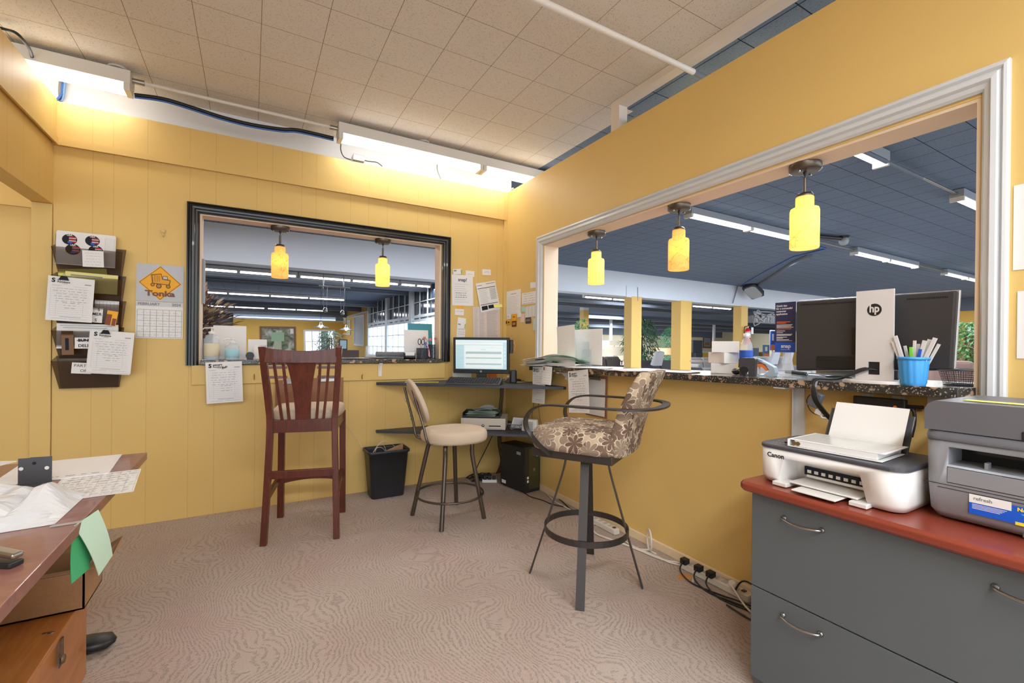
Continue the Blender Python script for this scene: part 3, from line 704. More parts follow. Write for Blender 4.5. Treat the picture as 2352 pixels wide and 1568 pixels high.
g = G(); g.tube([V((bx-.14, by+.08, .3)), V((bx-.2, by+.12, .44)), V((bx-.3, by+.14, .58)), V((bx-.38, by+.145, .66))], .0018, m_cablew, 6, sub=6); one('strapping', g, 'thin clear strap end rising out of the bin towards the wall', 'strapping')
# ------------------------------------------------------------------ corner desk shelves (built into the corner)
def corner_shelf(name, label, z, th, xl, yr, poly=None):
    g = G(); pts = poly or [(xl, -.002), (-.036, -.002), (-.002, -.04), (-.002, yr), (-.03, yr-.004), (xl+.0, -.03)]
    g.prism([V((x, y, z-th)) for x, y in pts], (0, 0, th), m_desk_dk); return one(name, g, label, 'shelf', bevel=.002)
corner_shelf('corner_desk', 'dark grey corner desk top carrying the monitor', .905, .022, -1.235, -.995)
corner_shelf('corner_shelf', 'lower dark grey corner shelf with the cash drawer', .505, .02, -1.235, -.86)
DZ = .905; SZ = .505
# monitor
c = Z(1105, 868, DZ)
mc = V((-.43, -.345, 0)); nn = V((-.62, -.785, 0)).normalized(); rr_ = V((.785, -.62, 0)).normalized()
t = thing('monitor', 'small black widescreen monitor showing a form, on the corner desk', 'monitor', (mc.x, mc.y, DZ), 0)
m_scr = mat('screen_blue', (190, 222, 232), .3, emit=(188, 222, 234), es=.3)
m_scr2 = mat('screen_white', (225, 238, 240), .3, emit=(226, 240, 242), es=.36)
m_scr3 = mat('screen_grey', (150, 170, 175), .3, emit=(158, 178, 182), es=.6)
m_scr4 = mat('screen_orange', (226, 176, 130), .3, emit=(226, 180, 140), es=.6)
pw, ph = .492, .31; zb = DZ+.075
tl = mc-rr_*pw/2+V((0, 0, zb+ph)); tr = tl+rr_*pw; bl = tl-V((0, 0, ph))+nn*.0
T, w_, h_ = frame4(tl, tr, bl)
tilt = Matrix.Translation(mc+V((0, 0, zb+ph/2))) @ Matrix.Rotation(math.radians(3), 4, rr_) @ Matrix.Translation(-(mc+V((0, 0, zb+ph/2))))
T = tilt @ T
g = G(); g.T = T; g.box(0, pw, 0, ph, -.045, 0, m_bplastic); g.build('body', t, bevel=.004)
g = G(); sheet(g, T @ Matrix.Translation((.022, .038, .0006)), pw-.044, ph-.058, m_scr, .0004, marks=[(0, .93, 1, .97, m_scr2), (0, .84, .93, .91, m_scr2), (0, .825, .93, .835, m_scr4), (.17, .03, .93, .81, m_scr2), (.2, .73, .9, .735, m_scr3), (.5, .66, .6, .675, m_scr3), (.2, .52, .9, .60, m_scr3), (.2, .45, .9, .455, m_scr4), (.2, .36, .9, .40, m_scr3), (.2, .31, .9, .315, m_scr4), (.2, .15, .9, .2, m_scr3)]+lines(16, .01, .15, .05, .8, m_scr3, .008, .6)+[(.95+.0, .2+.12*i, .975, .25+.12*i, m_scr2) for i in range(5)]); g.build('screen', t)
g = G(); g.T = T; g.lathe((pw/2, .018, .0), [(.009, 0), (.009, .001)], m_steel, 16); g.build('badge', t)
g = G(); g.bar([mc-nn*.03+V((0, 0, DZ+.01)), mc-nn*.03+V((0, 0, zb+.05))], .085, .03, m_bplastic, rr_); g.build('neck', t)
g = G(); g.lathe(mc+V((0, 0, DZ)), [(.105, 0), (.105, .008), (.06, .014), (.0, .014)], m_bplastic, 28); g.build('base', t)
# sunglasses-like webcam clipped to the right bezel, small speaker
p = T @ V((pw+.006, ph-.075, -.02))
g = G(); g.rbox(p+rr_*.010, (.03, .045, .115), .01, m_bplastic, math.atan2(rr_.y, rr_.x)); g.tube([p+rr_*.03+V((0, 0, .04)), p+rr_*.04+V((0, 0, 0)), p+rr_*.03+V((0, 0, -.04))], .004, mat('copper_tint', (190, 120, 80), .2, .6), 8, sub=4); one('webcam', g, 'black webcam clipped to the right edge of the small monitor', 'webcam')
p = T @ V((pw+.035, .015, 0)); p.z = DZ+.055
g = G(); g.rbox(p, (.062, .06, .11), .02, m_bplastic, math.atan2(rr_.y, rr_.x)+.3, top=.9); one('speaker', g, 'small black desk speaker right of the small monitor', 'speaker', bevel=.004)
# keyboard
kx = [Z(1037, 877, DZ+.012), Z(1158, 880, DZ+.012), Z(1162, 863, DZ+.012)]
kc = V((-.565, -.50, DZ)); 
ku = rr_; kn = -nn
t = thing('keyboard', 'black full size keyboard in front of the small monitor', 'keyboard', kc)
g = G(); g.T = Matrix.Translation(kc) @ Matrix(((ku.x, kn.x, 0, 0), (ku.y, kn.y, 0, 0), (0, 0, 1, 0), (0, 0, 0, 1)))
g.hexa([(-.225, -.07, 0), (.225, -.07, 0), (.225, .075, 0), (-.225, .075, 0), (-.225, -.07, .012), (.225, -.07, .012), (.225, .075, .05), (-.225, .075, .05)], m_dplastic); g.build('body', t, bevel=.003)
m_key = mat('key_grey', (44, 45, 49), .5)
kb = G(); kb.T = g.T
for r_ in range(6):
    for q in range(21):
        if q in (15, 19) and r_ < 1: continue
        x = -.212+q*.0205; y = -.055+r_*.0215; z = .012+.038*(y+.07)/.145
        if r_ == 0 and 4 <= q <= 8:
            if q == 4: kb.hexa([(x, y-.008, z), (x+.1, y-.008, z), (x+.1, y+.008, z), (x, y+.008, z), (x+.002, y-.006, z+.007), (x+.098, y-.006, z+.007), (x+.098, y+.006, z+.007), (x+.002, y+.006, z+.007)], m_key)
            continue
        kb.hexa([(x-.009, y-.009, z), (x+.009, y-.009, z), (x+.009, y+.009, z), (x-.009, y+.009, z), (x-.007, y-.007, z+.008), (x+.007, y-.007, z+.008), (x+.007, y+.007, z+.008), (x-.007, y+.007, z+.008)], m_key)
ko = kb.build('keys', t); tag(ko, kind='stuff')
# mouse + cord
p = Z(1189, 874, DZ); tm = thing('mouse', 'black computer mouse with a looped cord right of the keyboard', 'mouse', p); g = G(); g.sphere(p+V((0, 0, .001)), .03, m_bplastic, 16, (1.2, .9, .62)); g.v = [V((q.x, q.y, max(q.z, DZ))) for q in g.v]
g.build('body', tm)
g = G(); g.tube([Z(1200, 874, DZ+.006), Z(1222, 868, DZ+.004), Z(1222, 876, DZ+.004), Z(1195, 879, DZ+.004), Z(1168, 879, DZ+.004), Z(1160, 874, DZ+.004), Z(1166, 866, DZ+.004)], .0022, m_rubber, 6, sub=6); g.build('cord', tm)
g = G(); p = Z(1198, 878, DZ); sheet(g, Matrix.Translation(p) @ Matrix.Rotation(-.6, 4, 'Z') @ Matrix.Translation((-.08, -.02, 0)), .13, .05, mat('olive_paper', (196, 200, 130), .8)); one('note', g, 'olive yellow note under the mouse cord', 'paper')
g = G(); a = V((-1.03, -.13, DZ)); sheet(g, Matrix.Translation(a) @ Matrix.Rotation(-.35, 4, 'Z'), .21, .06, m_paper, marks=lines(3)); one('paper_slip', g, 'long white paper slip at the left of the corner desk', 'paper')
g = G(); sheet(g, Matrix.Translation(V((-.93, -.18, DZ+.0012))) @ Matrix.Rotation(-.3, 4, 'Z'), .17, .05, m_papery); one('paper_slip', g, 'long yellow paper slip at the left of the corner desk', 'paper')
g = G(); g.cyl((-.98, -.06, DZ), (-.98, -.06, DZ+.012), .012, m_bplastic, 10); one('knob', g, 'tiny black knob lying at the back of the corner desk', 'knob')
# white box behind monitor & small papers
g = G(); g.cbox((-.5, -.10, DZ+.04), (.17, .03, .08), m_wplastic, -.2); one('card_box', g, 'white card box behind the left of the small monitor', 'box')
g = G(); g.cbox((-.22, -.16, DZ+.035), (.08, .03, .07), m_orange, -.7); one('card_box', g, 'small orange box behind the stand of the small monitor', 'box')
g = G(); rnd = random.Random(4)
g.tube([V((-.16+rnd.uniform(-.07, .07), -.32+rnd.uniform(-.07, .07), DZ+rnd.uniform(.005, .05))) for _ in range(14)], .0025, m_cablew, 6, sub=5); one('cable', g, 'tangled pale cable behind the small monitor', 'cable')
# ------- lower shelf
dc = V((-.385, -.335, SZ)); an = math.atan2(-.55, .84)
t = thing('cash_drawer', 'beige metal cash drawer on the lower corner shelf', 'cash drawer', dc, an)
m_beige = mat('beige_metal', (206, 198, 186), .4)
g = G(); g.box(-.19, .19, -.1, .2, .004, .1, m_beige); g.build('body', t, local=True, bevel=.004)
g = G(); g.box(-.175, .175, -.106, -.1, .014, .088, m_beige); g.build('drawer', t, local=True, bevel=.002)
for x in (-.11, .10):
    g = G(); g.box(x-.05, x+.05, -.1085, -.105, .034, .042, m_ink); g.build('slot', t, local=True)
g = G(); g.lathe((0, -.106, .04), [(.013, 0), (.013, .004), (.006, .006)], m_steel, 16, axis=(0, -1, 0)); g.build('lock', t, local=True)
t = thing('paper_tray', 'black letter tray on top of the cash drawer', 'tray', dc+V((-.01, .0, .1)), an)
g = G(); g.box(-.17, .15, -.08, .14, .002, .006, m_bplastic)
g.box(-.17, .15, -.08, -.076, .002, .02, m_bplastic); g.box(-.17, -.166, -.08, .14, .002, .045, m_bplastic); g.box(.146, .15, -.08, .14, .002, .045, m_bplastic); g.box(-.17, .15, .136, .14, .002, .045, m_bplastic); g.build('tray', t, local=True)
def loose_pile(c, w_, h_, n, mats_, rz, name, label, cat='papers', seed=1, jit=.02, curl=.02, step=.0035, group=None):
    r = random.Random(seed); g = G()
    for i in range(n):
        T = Matrix.Translation(V(c)+V((r.uniform(-jit, jit), r.uniform(-jit, jit), i*step))) @ Matrix.Rotation(rz+r.uniform(-.12, .12), 4, 'Z') @ Matrix.Translation((-w_/2, -h_/2, 0))
        sheet(g, T, w_, h_, r.choice(mats_), .0008, curl=curl*r.random()*.6, nx=5, ny=5, cx=curl*r.random()*.5, marks=lines(9, seed=i, m=m_lgrey) if i == n-1 else ())
    return one(name, g, label, cat, group)
loose_pile(dc+V((-.015, .0, .112)), .24, .19, 7, [m_paperg, m_paperg, m_paper], an, 'paper_stack', 'mint green forms piled in the tray on the cash drawer', seed=3, curl=.03)
loose_pile(dc+V((.03, .06, .146)), .15, .12, 4, [m_paper], an+.5, 'receipts', 'crumpled white receipts on top of the green forms', seed=8, curl=.06)
loose_pile(V((-.70, -.12, SZ+.001)), .22, .12, 3, [m_papery, m_paper], -.2, 'paper_stack', 'yellow and white leaflets on the lower shelf beside the cash drawer', seed=5, curl=.01)
# router, calculator-like white box
p = Z(1225, 984, SZ); q = V((-.10, -.63, SZ))
g = G(); g.rbox(q+V((0, 0, .05)), (.15, .06, .1), .02, m_wplastic, -.9, top=.85)
for k in range(8): g.cbox(q+V((-.04-.0, -.03, .02+.009*k)), (.08, .004, .003), m_grey, -.9)
one('router', g, 'white rounded router with vent slots on the lower shelf', 'router')
g = G(); T = Matrix.Translation(V((-.13, -.50, SZ+.045))) @ Matrix.Rotation(-.9, 4, 'Z') @ Matrix.Rotation(.9, 4, 'X'); g.T = T; g.box(-.065, .065, -.05, .05, 0, .012, m_wplastic); g.box(-.05, .05, -.03, .035, .012, .0125, mat('grey_screen', (200, 200, 204), .4))
one('card_reader', g, 'tilted pale square device behind the white router', 'device', bevel=.003)
g = G(); rnd = random.Random(9); g.tube([V((-.2+rnd.uniform(-.05, .1), -.44+rnd.uniform(-.14, .06), SZ+rnd.uniform(.004, .05))) for _ in range(16)], .0025, m_grey, 6, sub=5); one('cable', g, 'grey cables heaped beside the white router', 'cable')
# ------- PC tower
a0 = V((-.24, -.37, 0)); a1 = V((-.183, -.69, 0)); ld = (a1-a0).normalized(); wd = V((-ld.y, ld.x, 0)); 
an2 = math.atan2(ld.y, ld.x)
t = thing('computer_tower', 'black desktop computer tower on the carpet under the corner shelf', 'computer', (a0.x, a0.y, 0), an2)
Ln = (a1-a0).length
g = G(); g.box(0, Ln-.02, 0, .165, .012, .375, m_bplastic); g.build('case', t, local=True, bevel=.004)
g = G(); g.box(Ln-.02, Ln, -.002, .167, .008, .38, mat('tower_front', (40, 40, 34), .25)); g.box(Ln, Ln+.001, .04, .155, .03, .37, mat('tower_bezel', (62, 60, 36), .2)); g.build('front_panel', t, local=True, bevel=.003)
g = G(); g.lathe((Ln+.001, .1, .19), [(.013, 0), (.013, .001)], m_steel, 18, axis=(1, 0, 0)); g.build('badge', t, local=True)
g = G(); g.lathe((Ln+.001, .13, .30), [(.004, 0), (.004, .001)], mat('led_blue', (40, 150, 255), .4, emit=(40, 150, 255), es=4), 10, axis=(1, 0, 0)); g.build('power_light', t, local=True)
for z_ in (.12, .09):
    g = G(); g.box(Ln+.001, Ln+.0015, .02, .038, z_, z_+.02, m_wplastic); g.build('sticker', t, local=True)
g = G(); g.box(.02, .075, -.0015, 0, .03, .058, m_wplastic); g.build('label', t, local=True)
g = G(); g.box(Ln-.11, Ln-.06, -.0015, 0, .31, .335, m_grey); g.build('label', t, local=True)
for k in range(2): 
    g = G(); g.box(.02, Ln-.04, .02+.12*k, .03+.12*k, 0, .012, m_bplastic); g.build('foot', t, local=True)
# ------------------------------------------------------------------ frames on walls
def TW(x, y, z, rot=0):
    return Matrix(((0, 0, -1, x), (-1, 0, 0, y), (0, 1, 0, z), (0, 0, 0, 1))) @ Matrix.Rotation(rot, 4, 'Z')
def TB(x, y, z, rot=0):
    return Matrix(((1, 0, 0, x), (0, 0, -1, y), (0, 1, 0, z), (0, 0, 0, 1))) @ Matrix.Rotation(rot, 4, 'Z')
def TZ(x, y, z, rot=0): return Matrix.Translation((x, y, z)) @ Matrix.Rotation(rot, 4, 'Z')
def ct(y): return 1.057+(-y-.933)*.0155
def CT(px, py, yg=-2.5, dz=0):
    """picture point onto the counter top surface"""
    for _ in range(6): p = Z(px, py, ct(yg)+dz); yg = p.y
    return p
# granite counter on the right, follows a slight fall to the left
g = G(); th = .034
outl = [(-.10, -.60), (.42, -.60), (.42, -3.30), (.0, -3.312), (-.03, -3.305), (-.068, -3.285), (-.085, -3.24), (-.10, -2.75), (-.10, -1.6)]
g.loft([[V((x, y, ct(y)-th)) for x, y in outl], [V((x, y, ct(y))) for x, y in outl]], m_granite, True, True, False)
one('granite_counter', g, 'long speckled granite counter slab across the white framed opening', 'counter', bevel=.002)
# ledge in the black framed opening
g = G(); g.box(-2.452, -.67, -.062, .30, 1.068, 1.098, m_granite); one('granite_ledge', g, 'speckled granite ledge across the black framed opening', 'counter', bevel=.002)
def bracket(p, d, label, L=.11, H=.11):
    """p: top corner at the wall, d: outward direction"""
    p = V(p); d = V(d); s = d.cross(V((0, 0, 1)))
    t = thing('shelf_bracket', label, 'bracket', p)
    g = G(); g.bar([p+d*.004-V((0, 0, H)), p+d*.004], .028, .006, m_wplastic, s); g.build('plate', t)
    g = G(); g.bar([p-V((0, 0, .004)), p+d*L-V((0, 0, .004))], .028, .006, m_wplastic, s); g.build('arm', t)
    g = G(); g.prism([p+s*.004-V((0, 0, H*.8)), p+s*.004+d*L*.6-V((0, 0, .008)), p+s*.004-V((0, 0, .008))], -s*.008, m_wplastic); g.build('gusset', t)
    return t
bracket((-1.21, -.022, 1.066), (0, -1, 0), 'white bracket under the granite ledge, right of the wooden chair', L=.04)
bracket((-.002, -1.0, 1.02), (-1, 0, 0), 'white bracket under the left part of the granite counter', L=.09, H=.06)
g = G(); g.box(-.012, -.0, -2.765, -2.722, .0, 1.044, m_casing); g.box(-.03, -.012, -2.727, -2.722, .0, 1.044, m_casing); one('shelf_upright', g, 'white metal upright on the wall below the counter', 'upright')
g = G(); g.bar([V((-.012, -2.70, 1.042)), V((-.095, -2.70, 1.045))], .05, .006, m_casing, (0, 1, 0)); one('shelf_bracket', g, 'flat white bracket arm under the granite counter beside the upright', 'bracket')
g = G(); g.box(-.02, -.0, -3.38, -3.19, .98, 1.058, m_casing); one('support_block', g, 'white wooden block under the right end of the granite counter', 'block', bevel=.003)
# ------------------------------------------------------------------ all in one computer seen from behind
zb = ct(-3.0)
t = thing('desktop_computer', 'large black all in one computer seen from behind on the granite counter', 'computer', (.03, -3.0, zb))
g = G(); T = TW(.022, -2.708, 1.122)
g.hexa([(.022, -2.708, 1.122), (.022, -3.244, 1.150), (.05, -3.244, 1.150), (.05, -2.708, 1.122), (.022, -2.706, 1.440), (.022, -3.254, 1.434), (.05, -3.254, 1.434), (.05, -2.706, 1.440)], mat('matt_black_back', (54, 52, 54), .5, bump=(500, .05))); g.build('panel', t, bevel=.008, seg=3)
g = G(); g.hexa([(.046, -2.704, 1.120), (.046, -3.246, 1.148), (.056, -3.246, 1.148), (.056, -2.704, 1.120), (.046, -2.703, 1.444), (.046, -3.258, 1.438), (.056, -3.258, 1.438), (.056, -2.703, 1.444)], mat('silver_rim', (200, 200, 205), .25, .6)); g.build('bezel', t, bevel=.003)
g = G()
for k in range(84): 
    y = -2.73-.5*k/83
    if -3.11 < y < -2.96: continue
    g.box(.0205, .0215, y-.0015, y+.0015, 1.418-.008*k/83, 1.424-.008*k/83, m_ink)
g.build('vent', t)
g = G(); g.box(.017, .022, -2.965, -2.80, 1.14, 1.19, m_bplastic); g.build('port_recess', t)
g = G(); g.box(.012, .022, -2.935, -2.975, 1.20, 1.31, m_bplastic); g.build('hinge_plate', t)
m_silver = mat('silver_plastic', (214, 208, 206), .3, noise=(3, .03))
g = G(); yA, yB = -2.972, -3.098
pl = []
def rrect(x0, x1, y0, y1, r, n=5):
    q = []
    for k, (cx_, cy_) in enumerate(((x1-r, y1-r), (x0+r, y1-r), (x0+r, y0+r), (x1-r, y0+r))):
        for i in range(n+1): a = (k+i/n)*PI/2; q.append((cx_+r*math.cos(a), cy_+r*math.sin(a)))
    return q
Ts = TW(-.032, yA, zb+.012)
wS, hS = .124, .352
# plate with a square cable hole: built as strips around the hole
hx0, hx1, hy0, hy1 = .043, .081, .022, .072
for a, b, c, d in ((0, hx0, 0, hS), (hx1, wS, 0, hS), (hx0, hx1, 0, hy0), (hx0, hx1, hy1, hS)):
    g.add([Ts @ V((x, y, z)) for z in (0, .008) for x, y in ((a, c), (b, c), (b, d), (a, d))], [(3, 2, 1, 0), (4, 5, 6, 7), (0, 1, 5, 4), (1, 2, 6, 5), (2, 3, 7, 6), (3, 0, 4, 7)], m_silver)
g.build('stand', t)
g = G(); g.T = Ts; g.box(hx0-.001, hx1+.001, hy0-.001, hy1+.001, -.004, .002, m_bplastic); g.build('cable_hole', t)
g = G(); g.T = Ts @ Matrix.Translation((wS/2, .275, .008)); g.add([(.024*math.cos(a*PI/20), .024*math.sin(a*PI/20), .0008) for a in range(40)], [tuple(range(40))], m_bplastic); g.build('badge', t)
g = G(); g.text('hp', .042, m_silver, Ts @ Matrix.Translation((wS/2, .279, .0095)) @ Matrix.Shear('XY', 4, (0, 0)), ext=.0003, bold=.0012, sx=.8); g.build('logo', t)
g = G(); pts_ = []
for k in range(24):
    a = 2*PI*k/24; pts_.append(V((-.015+.085*math.cos(a)*.95, -3.035+.115*math.sin(a), 0)))
g.loft([[V((p.x, p.y, ct(p.y))) for p in pts_], [V((p.x, p.y, ct(p.y)+.008)) for p in pts_], [V((p.x*.97, -3.035+(p.y+3.035)*.95, ct(p.y)+.012)) for p in pts_]], m_silver, True, True); g.build('base', t)
g = G(); g.bar([V((.02, -3.035, 1.25)), V((-.024, -3.035, 1.25))], .09, .05, m_bplastic, (0, 1, 0)); g.build('mount', t)
# cables from the hole down behind the counter edge
hole = Ts @ V((.06, .04, .0))
for k in range(5):
    o = .006*k
    g = G(); g.tube([hole+V((.0, o-.01, .0+.002*k)), hole+V((-.02, .02+o, .0)), V((-.075-.002*k, -2.93+.2*o, ct(-2.93)+.012)), V((-.105, -2.862+o*.6, ct(-2.87)+.007)), V((-.118, -2.85-o*.6, 1.05)), V((-.115-.003*k, -2.86-o, 1.0)), V((-.10, -2.90-o*.5, .94+.001*k)), V((-.06, -2.935, .90-.002*k))], .0034, m_rubber, 8, sub=6)
    one('cable', g, 'black computer cable draped over the granite edge, %s of the bundle of five' % ('outermost', 'second', 'middle', 'fourth', 'innermost')[k], 'cable', 'black computer cables over the counter edge')
# inline power brick with white plug hanging below the counter
c = W(1874, 918, -.10)
t = thing('power_adapter', 'grey power adapter with white plug dangling below the counter edge', 'adapter', c)
ax = V((0, -.35, -.94)).normalized()
g = G(); R = Matrix.Rotation(.35, 3, 'X'); g.rbox(c, (.03, .045, .062), .007, mat('adapter_grey', (96, 100, 110), .5), R=R.to_3x3()); g.build('body', t, bevel=.002)
g = G(); g.tube([c+V((0, .012, .03)), c+V((0, .02, .06)), V((-.112, c.y+.0, 1.055)), V((-.09, -2.86, ct(-2.86)+.006)), V((-.06, -2.90, ct(-2.9)+.008))], .0045, m_grey, 8, sub=6); g.build('upper_lead', t)
g = G(); g.rbox(c+V((0, -.014, -.045)), (.02, .026, .03), .004, m_wplastic, R=R.to_3x3()); g.tube([c+V((0, -.018, -.058)), c+V((0, -.03, -.072)), c+V((.01, -.07, -.06)), c+V((.03, -.1, -.055))], .005, m_wplastic, 8, sub=5); g.build('plug', t)
g = G(); g.tube([c+V((0, .024, .02)), c+V((-.004, .034, -.01)), c+V((0, .012, -.055)), c+V((.01, -.05, -.066)), c+V((.02, -.09, -.062))], .002, m_rubber, 6, sub=6); g.build('thin_lead', t)
# mini computer under the counter
t = thing('mini_computer', 'small black computer box mounted on the wall under the counter', 'computer', (-.03, -3.05, .9))
g = G(); g.rbox((-.03, -3.05, .952), (.03, .168, .165), .006, m_bplastic); g.build('case', t, bevel=.008)
g = G(); g.T = TW(-.0455, -3.105, .985); g.lathe((0, .02, 0), [(.006, 0), (.006, .0008)], m_orange, 14); g.T = None; g.text('chrome', .012, m_grey, TW(-.0462, -3.108, .975, -PI/2), bold=.0003); g.build('badge', t)
g = G(); g.tube([V((-.03, -3.13, 1.0)), V((-.035, -3.155, 1.0)), V((-.035, -3.16, .96)), V((-.03, -3.15, .90))], .006, m_rubber, 8, sub=4); g.tube([V((-.02, -3.13, 1.01)), V((-.02, -3.18, 1.012))], .006, m_rubber); g.build('lead', t)
for y in (-3.0, -3.10):
    g = G(); g.box(-.012, -.001, y-.012, y+.012, 1.035, 1.045, m_casing); g.box(-.004, 0, y-.02, y+.02, 1.02, 1.045, m_casing); one('mounting_plate', g, 'small white mounting plate above the wall mounted black box, %s one' % ('left' if y > -3.05 else 'right'), 'bracket', 'plates above the black box')
# blue pen pot
pc = V((-.045, -3.158, ct(-3.16)))
t = thing('pen_pot', 'sky blue ribbed plastic pot full of flat white pens', 'pot', pc)
g = G(); rs = []
def pot_ring(r, z, rib=0): return [pc+V(((r+rib*(1 if (j % 6) < 3 else 0))*math.cos(2*PI*j/84), (r+rib*(1 if (j % 6) < 3 else 0))*math.sin(2*PI*j/84), z)) for j in range(84)]
g.loft([pot_ring(.034, 0), pot_ring(.036, .004), pot_ring(.0365, .012, .0016), pot_ring(.043, .088, .0016), pot_ring(.0435, .094), pot_ring(.0475, .095), pot_ring(.0478, .103), pot_ring(.043, .104), pot_ring(.035, .02), pot_ring(.001, .018)], m_cyan, True, False); g.build('body', t)
m_pen = mat('pale_pen', (214, 208, 204), .45)
for k, (dx, dy, tx, ty, h, mm, l) in enumerate(((0, .03, 0, .34, .145, m_pen, 'far left, leaning furthest out'), (-.005, .024, 0, .26, .165, m_pen, 'second from the left, the tallest'), (0, .0, .0, -.02, .142, m_pen, 'upright in the middle'), (.012, -.004, 0, -.06, .13, m_pen, 'behind the upright middle pen'), (-.01, -.008, .0, -.22, .145, m_pen, 'broad, right of the middle'), (.008, -.014, 0, -.25, .15, m_pen, 'behind the broad pen right of the middle'),
      (-.012, -.02, 0, -.36, .16, m_pen, 'far right, tall and broad'), (.012, -.026, 0, -.42, .14, m_pen, 'far right, the lower one'), (-.004, .006, 0, .03, .118, mat('lime', (120, 210, 60), .5), 'lime green one'), (-.012, -.014, 0, -.15, .112, m_blue, 'short blue tipped one'), (.016, .014, 0, .2, .125, m_pen, 'short one at the back left'))):
    ax = V((tx*.3, ty, 1)).normalized(); p0 = pc+V((dx, dy*.5, .022)); g = G(); s = V((0, 1, 0)); s = (s-ax*s.dot(ax)).normalized()
    g.bar([p0, p0+ax*h], .0135 if 'broad' in l or k in (0, 1) else .010, .005, mm, s)
    one('pen', g, 'pen in the blue pot, '+l, 'pen', 'pens in the blue pot', bevel=.0015)
# black cable clip behind the pot, mesh basket, yellow tag, teal paper
p = CT(2052, 872); g = G(); g.rbox(p+V((.015, 0, .045)), (.02, .03, .09), .008, m_dplastic); one('holder', g, 'black plastic holder just left of the blue pen pot', 'holder', bevel=.004)
bc = V((.09, -3.262, ct(-3.26)))
t = thing('mesh_tray', 'black wire mesh tray with a silver rim at the right end of the counter', 'tray', bc)
m_mesh = mat('black_wire', (44, 42, 42), .4, .3)
def tr(r, x): return None
g = G(); top = [(-.07, -.055), (.10, -.055), (.10, .055), (-.07, .055)]; bot = [(-.05, -.04), (.08, -.04), (.08, .045), (-.05, .045)]
TP = [bc+V((x, y, .058)) for x, y in top]; BT = [bc+V((x, y, .003)) for x, y in bot]
for i in range(4):
    a0, a1, b0, b1 = BT[i], BT[(i+1) % 4], TP[i], TP[(i+1) % 4]; n = 16
    for k in range(n+1):
        u = k/n; g.tube([a0.lerp(a1, u), b0.lerp(b1, u)], .0006, m_mesh, 4)
    for k in range(1, 7): g.tube([a0.lerp(b0, k/7), a1.lerp(b1, k/7)], .0006, m_mesh, 4)
for k in range(14): g.tube([BT[0].lerp(BT[1], k/13), BT[3].lerp(BT[2], k/13)], .0006, m_mesh, 4)
g.tube(BT, .0022, m_mesh, 6, closed=True); g.build('mesh_body', t)
g = G(); g.tube(TP, .004, m_steel, 8, closed=True); g.build('rim', t)
p = CT(1990, 884); g = G(); sheet(g, TZ(-.075, -3.00, ct(-3.03)+.0005, -PI/2+.02), .075, .012, mat('fluoro_yellow', (216, 226, 50), .5)); one('tag', g, 'fluorescent yellow strip lying at the granite edge', 'strip')
p = CT(1925, 870); g = G(); sheet(g, TZ(p.x-.01, p.y+.05, ct(p.y)+.0008, -PI/2+.25), .10, .07, mat('aqua_paper', (140, 216, 200), .8), curl=.008, cx=.006); one('note', g, 'crumpled aqua green paper beside the black cables', 'paper')
p = CT(1880, 862); g = G(); sheet(g, TZ(p.x-.03, p.y+.08, ct(p.y)+.0008, -PI/2+.1), .13, .07, mat('pale_blue_paper', (196, 214, 230), .8)); one('note', g, 'pale blue sheet under the coiled cord', 'paper')
# coiled handset cord
g = G(); a = CT(1804, 858); b = CT(1853, 864); a.z += .012; b.z += .012; n = 22; pp = []
for k in range(n*8+1):
    u = k/(n*8); an_ = 2*PI*n*u; c_ = a.lerp(b, u); pp.append(c_+V((math.cos(an_)*.0085, 0, math.sin(an_)*.0085)))
g.tube(pp, .0022, m_bplastic, 5); e = pp[-1]; g.tube([e, e+V((0, -.03, .004)), e+V((.01, -.07, -.004)), e+V((.0, -.1, -.006))], .0022, m_grey, 6, sub=5); one('coiled_cord', g, 'thick black coiled telephone cord on the granite counter', 'cord')
# stapler (electric, blue grey with orange) and label maker
def place_side(p, rz): return Matrix.Translation(p) @ Matrix.Rotation(rz, 4, 'Z')
p = V((.09, -2.515, ct(-2.515))); rz = math.atan2(-1, .25)
t = thing('hole_punch', 'blue grey and orange desktop punch on the granite counter', 'punch', p, rz)
m_bg = mat('blue_grey_plastic', (168, 182, 196), .35); m_bg2 = mat('slate_plastic', (84, 104, 124), .4)
def side_prof(g, pts, w, m, w0=0.0): g.prism([V((x, -w/2+w0, z)) for x, z in pts], (0, w, 0), m); return g
g = side_prof(G(), [(-.075, 0), (.055, 0), (.062, .02), (.055, .048), (.03, .062), (.0, .078), (-.02, .082), (.02, .058), (.036, .03), (.01, .008), (-.07, .008)], .055, m_bg); g.build('base', t, local=True, bevel=.003)
g = side_prof(G(), [(-.055, .066), (-.055, .084), (-.03, .09), (.0, .08), (.012, .066), (-.0, .064)], .05, m_bg2); g.build('lever_top', t, local=True, bevel=.003)
g = side_prof(G(), [(-.05, .064), (.005, .062), (.03, .035), (.02, .028), (.0, .046), (-.045, .054)], .045, m_orange); g.build('orange_insert', t, local=True, bevel=.002)
g = G()
for x in (-.034, -.022): g.box(x-.004, x+.004, -.02, .02, .01, .048, m_wplastic)
g.build('post', t, local=True)
p = V((.05, -2.452, ct(-2.452)))
t = thing('tape_dispenser', 'dark grey cutter unit standing left of the blue grey punch', 'dispenser', p, rz)
g = side_prof(G(), [(-.03, .042), (-.028, .085), (-.02, .092), (.045, .092), (.05, .085), (.05, .0), (.02, .0), (.018, .042)], .06, m_dplastic); g.build('body', t, local=True, bevel=.004)
for x in (-.024, -.008):
    g = G(); g.box(x-.004, x+.004, -.02, .02, 0, .044, m_dplastic); g.build('leg', t, local=True)
g = G(); g.lathe((0.0, -.035, .03), [(.018, 0), (.018, .01)], m_bplastic, 16, axis=(0, 1, 0)); g.build('wheel', t, local=True)
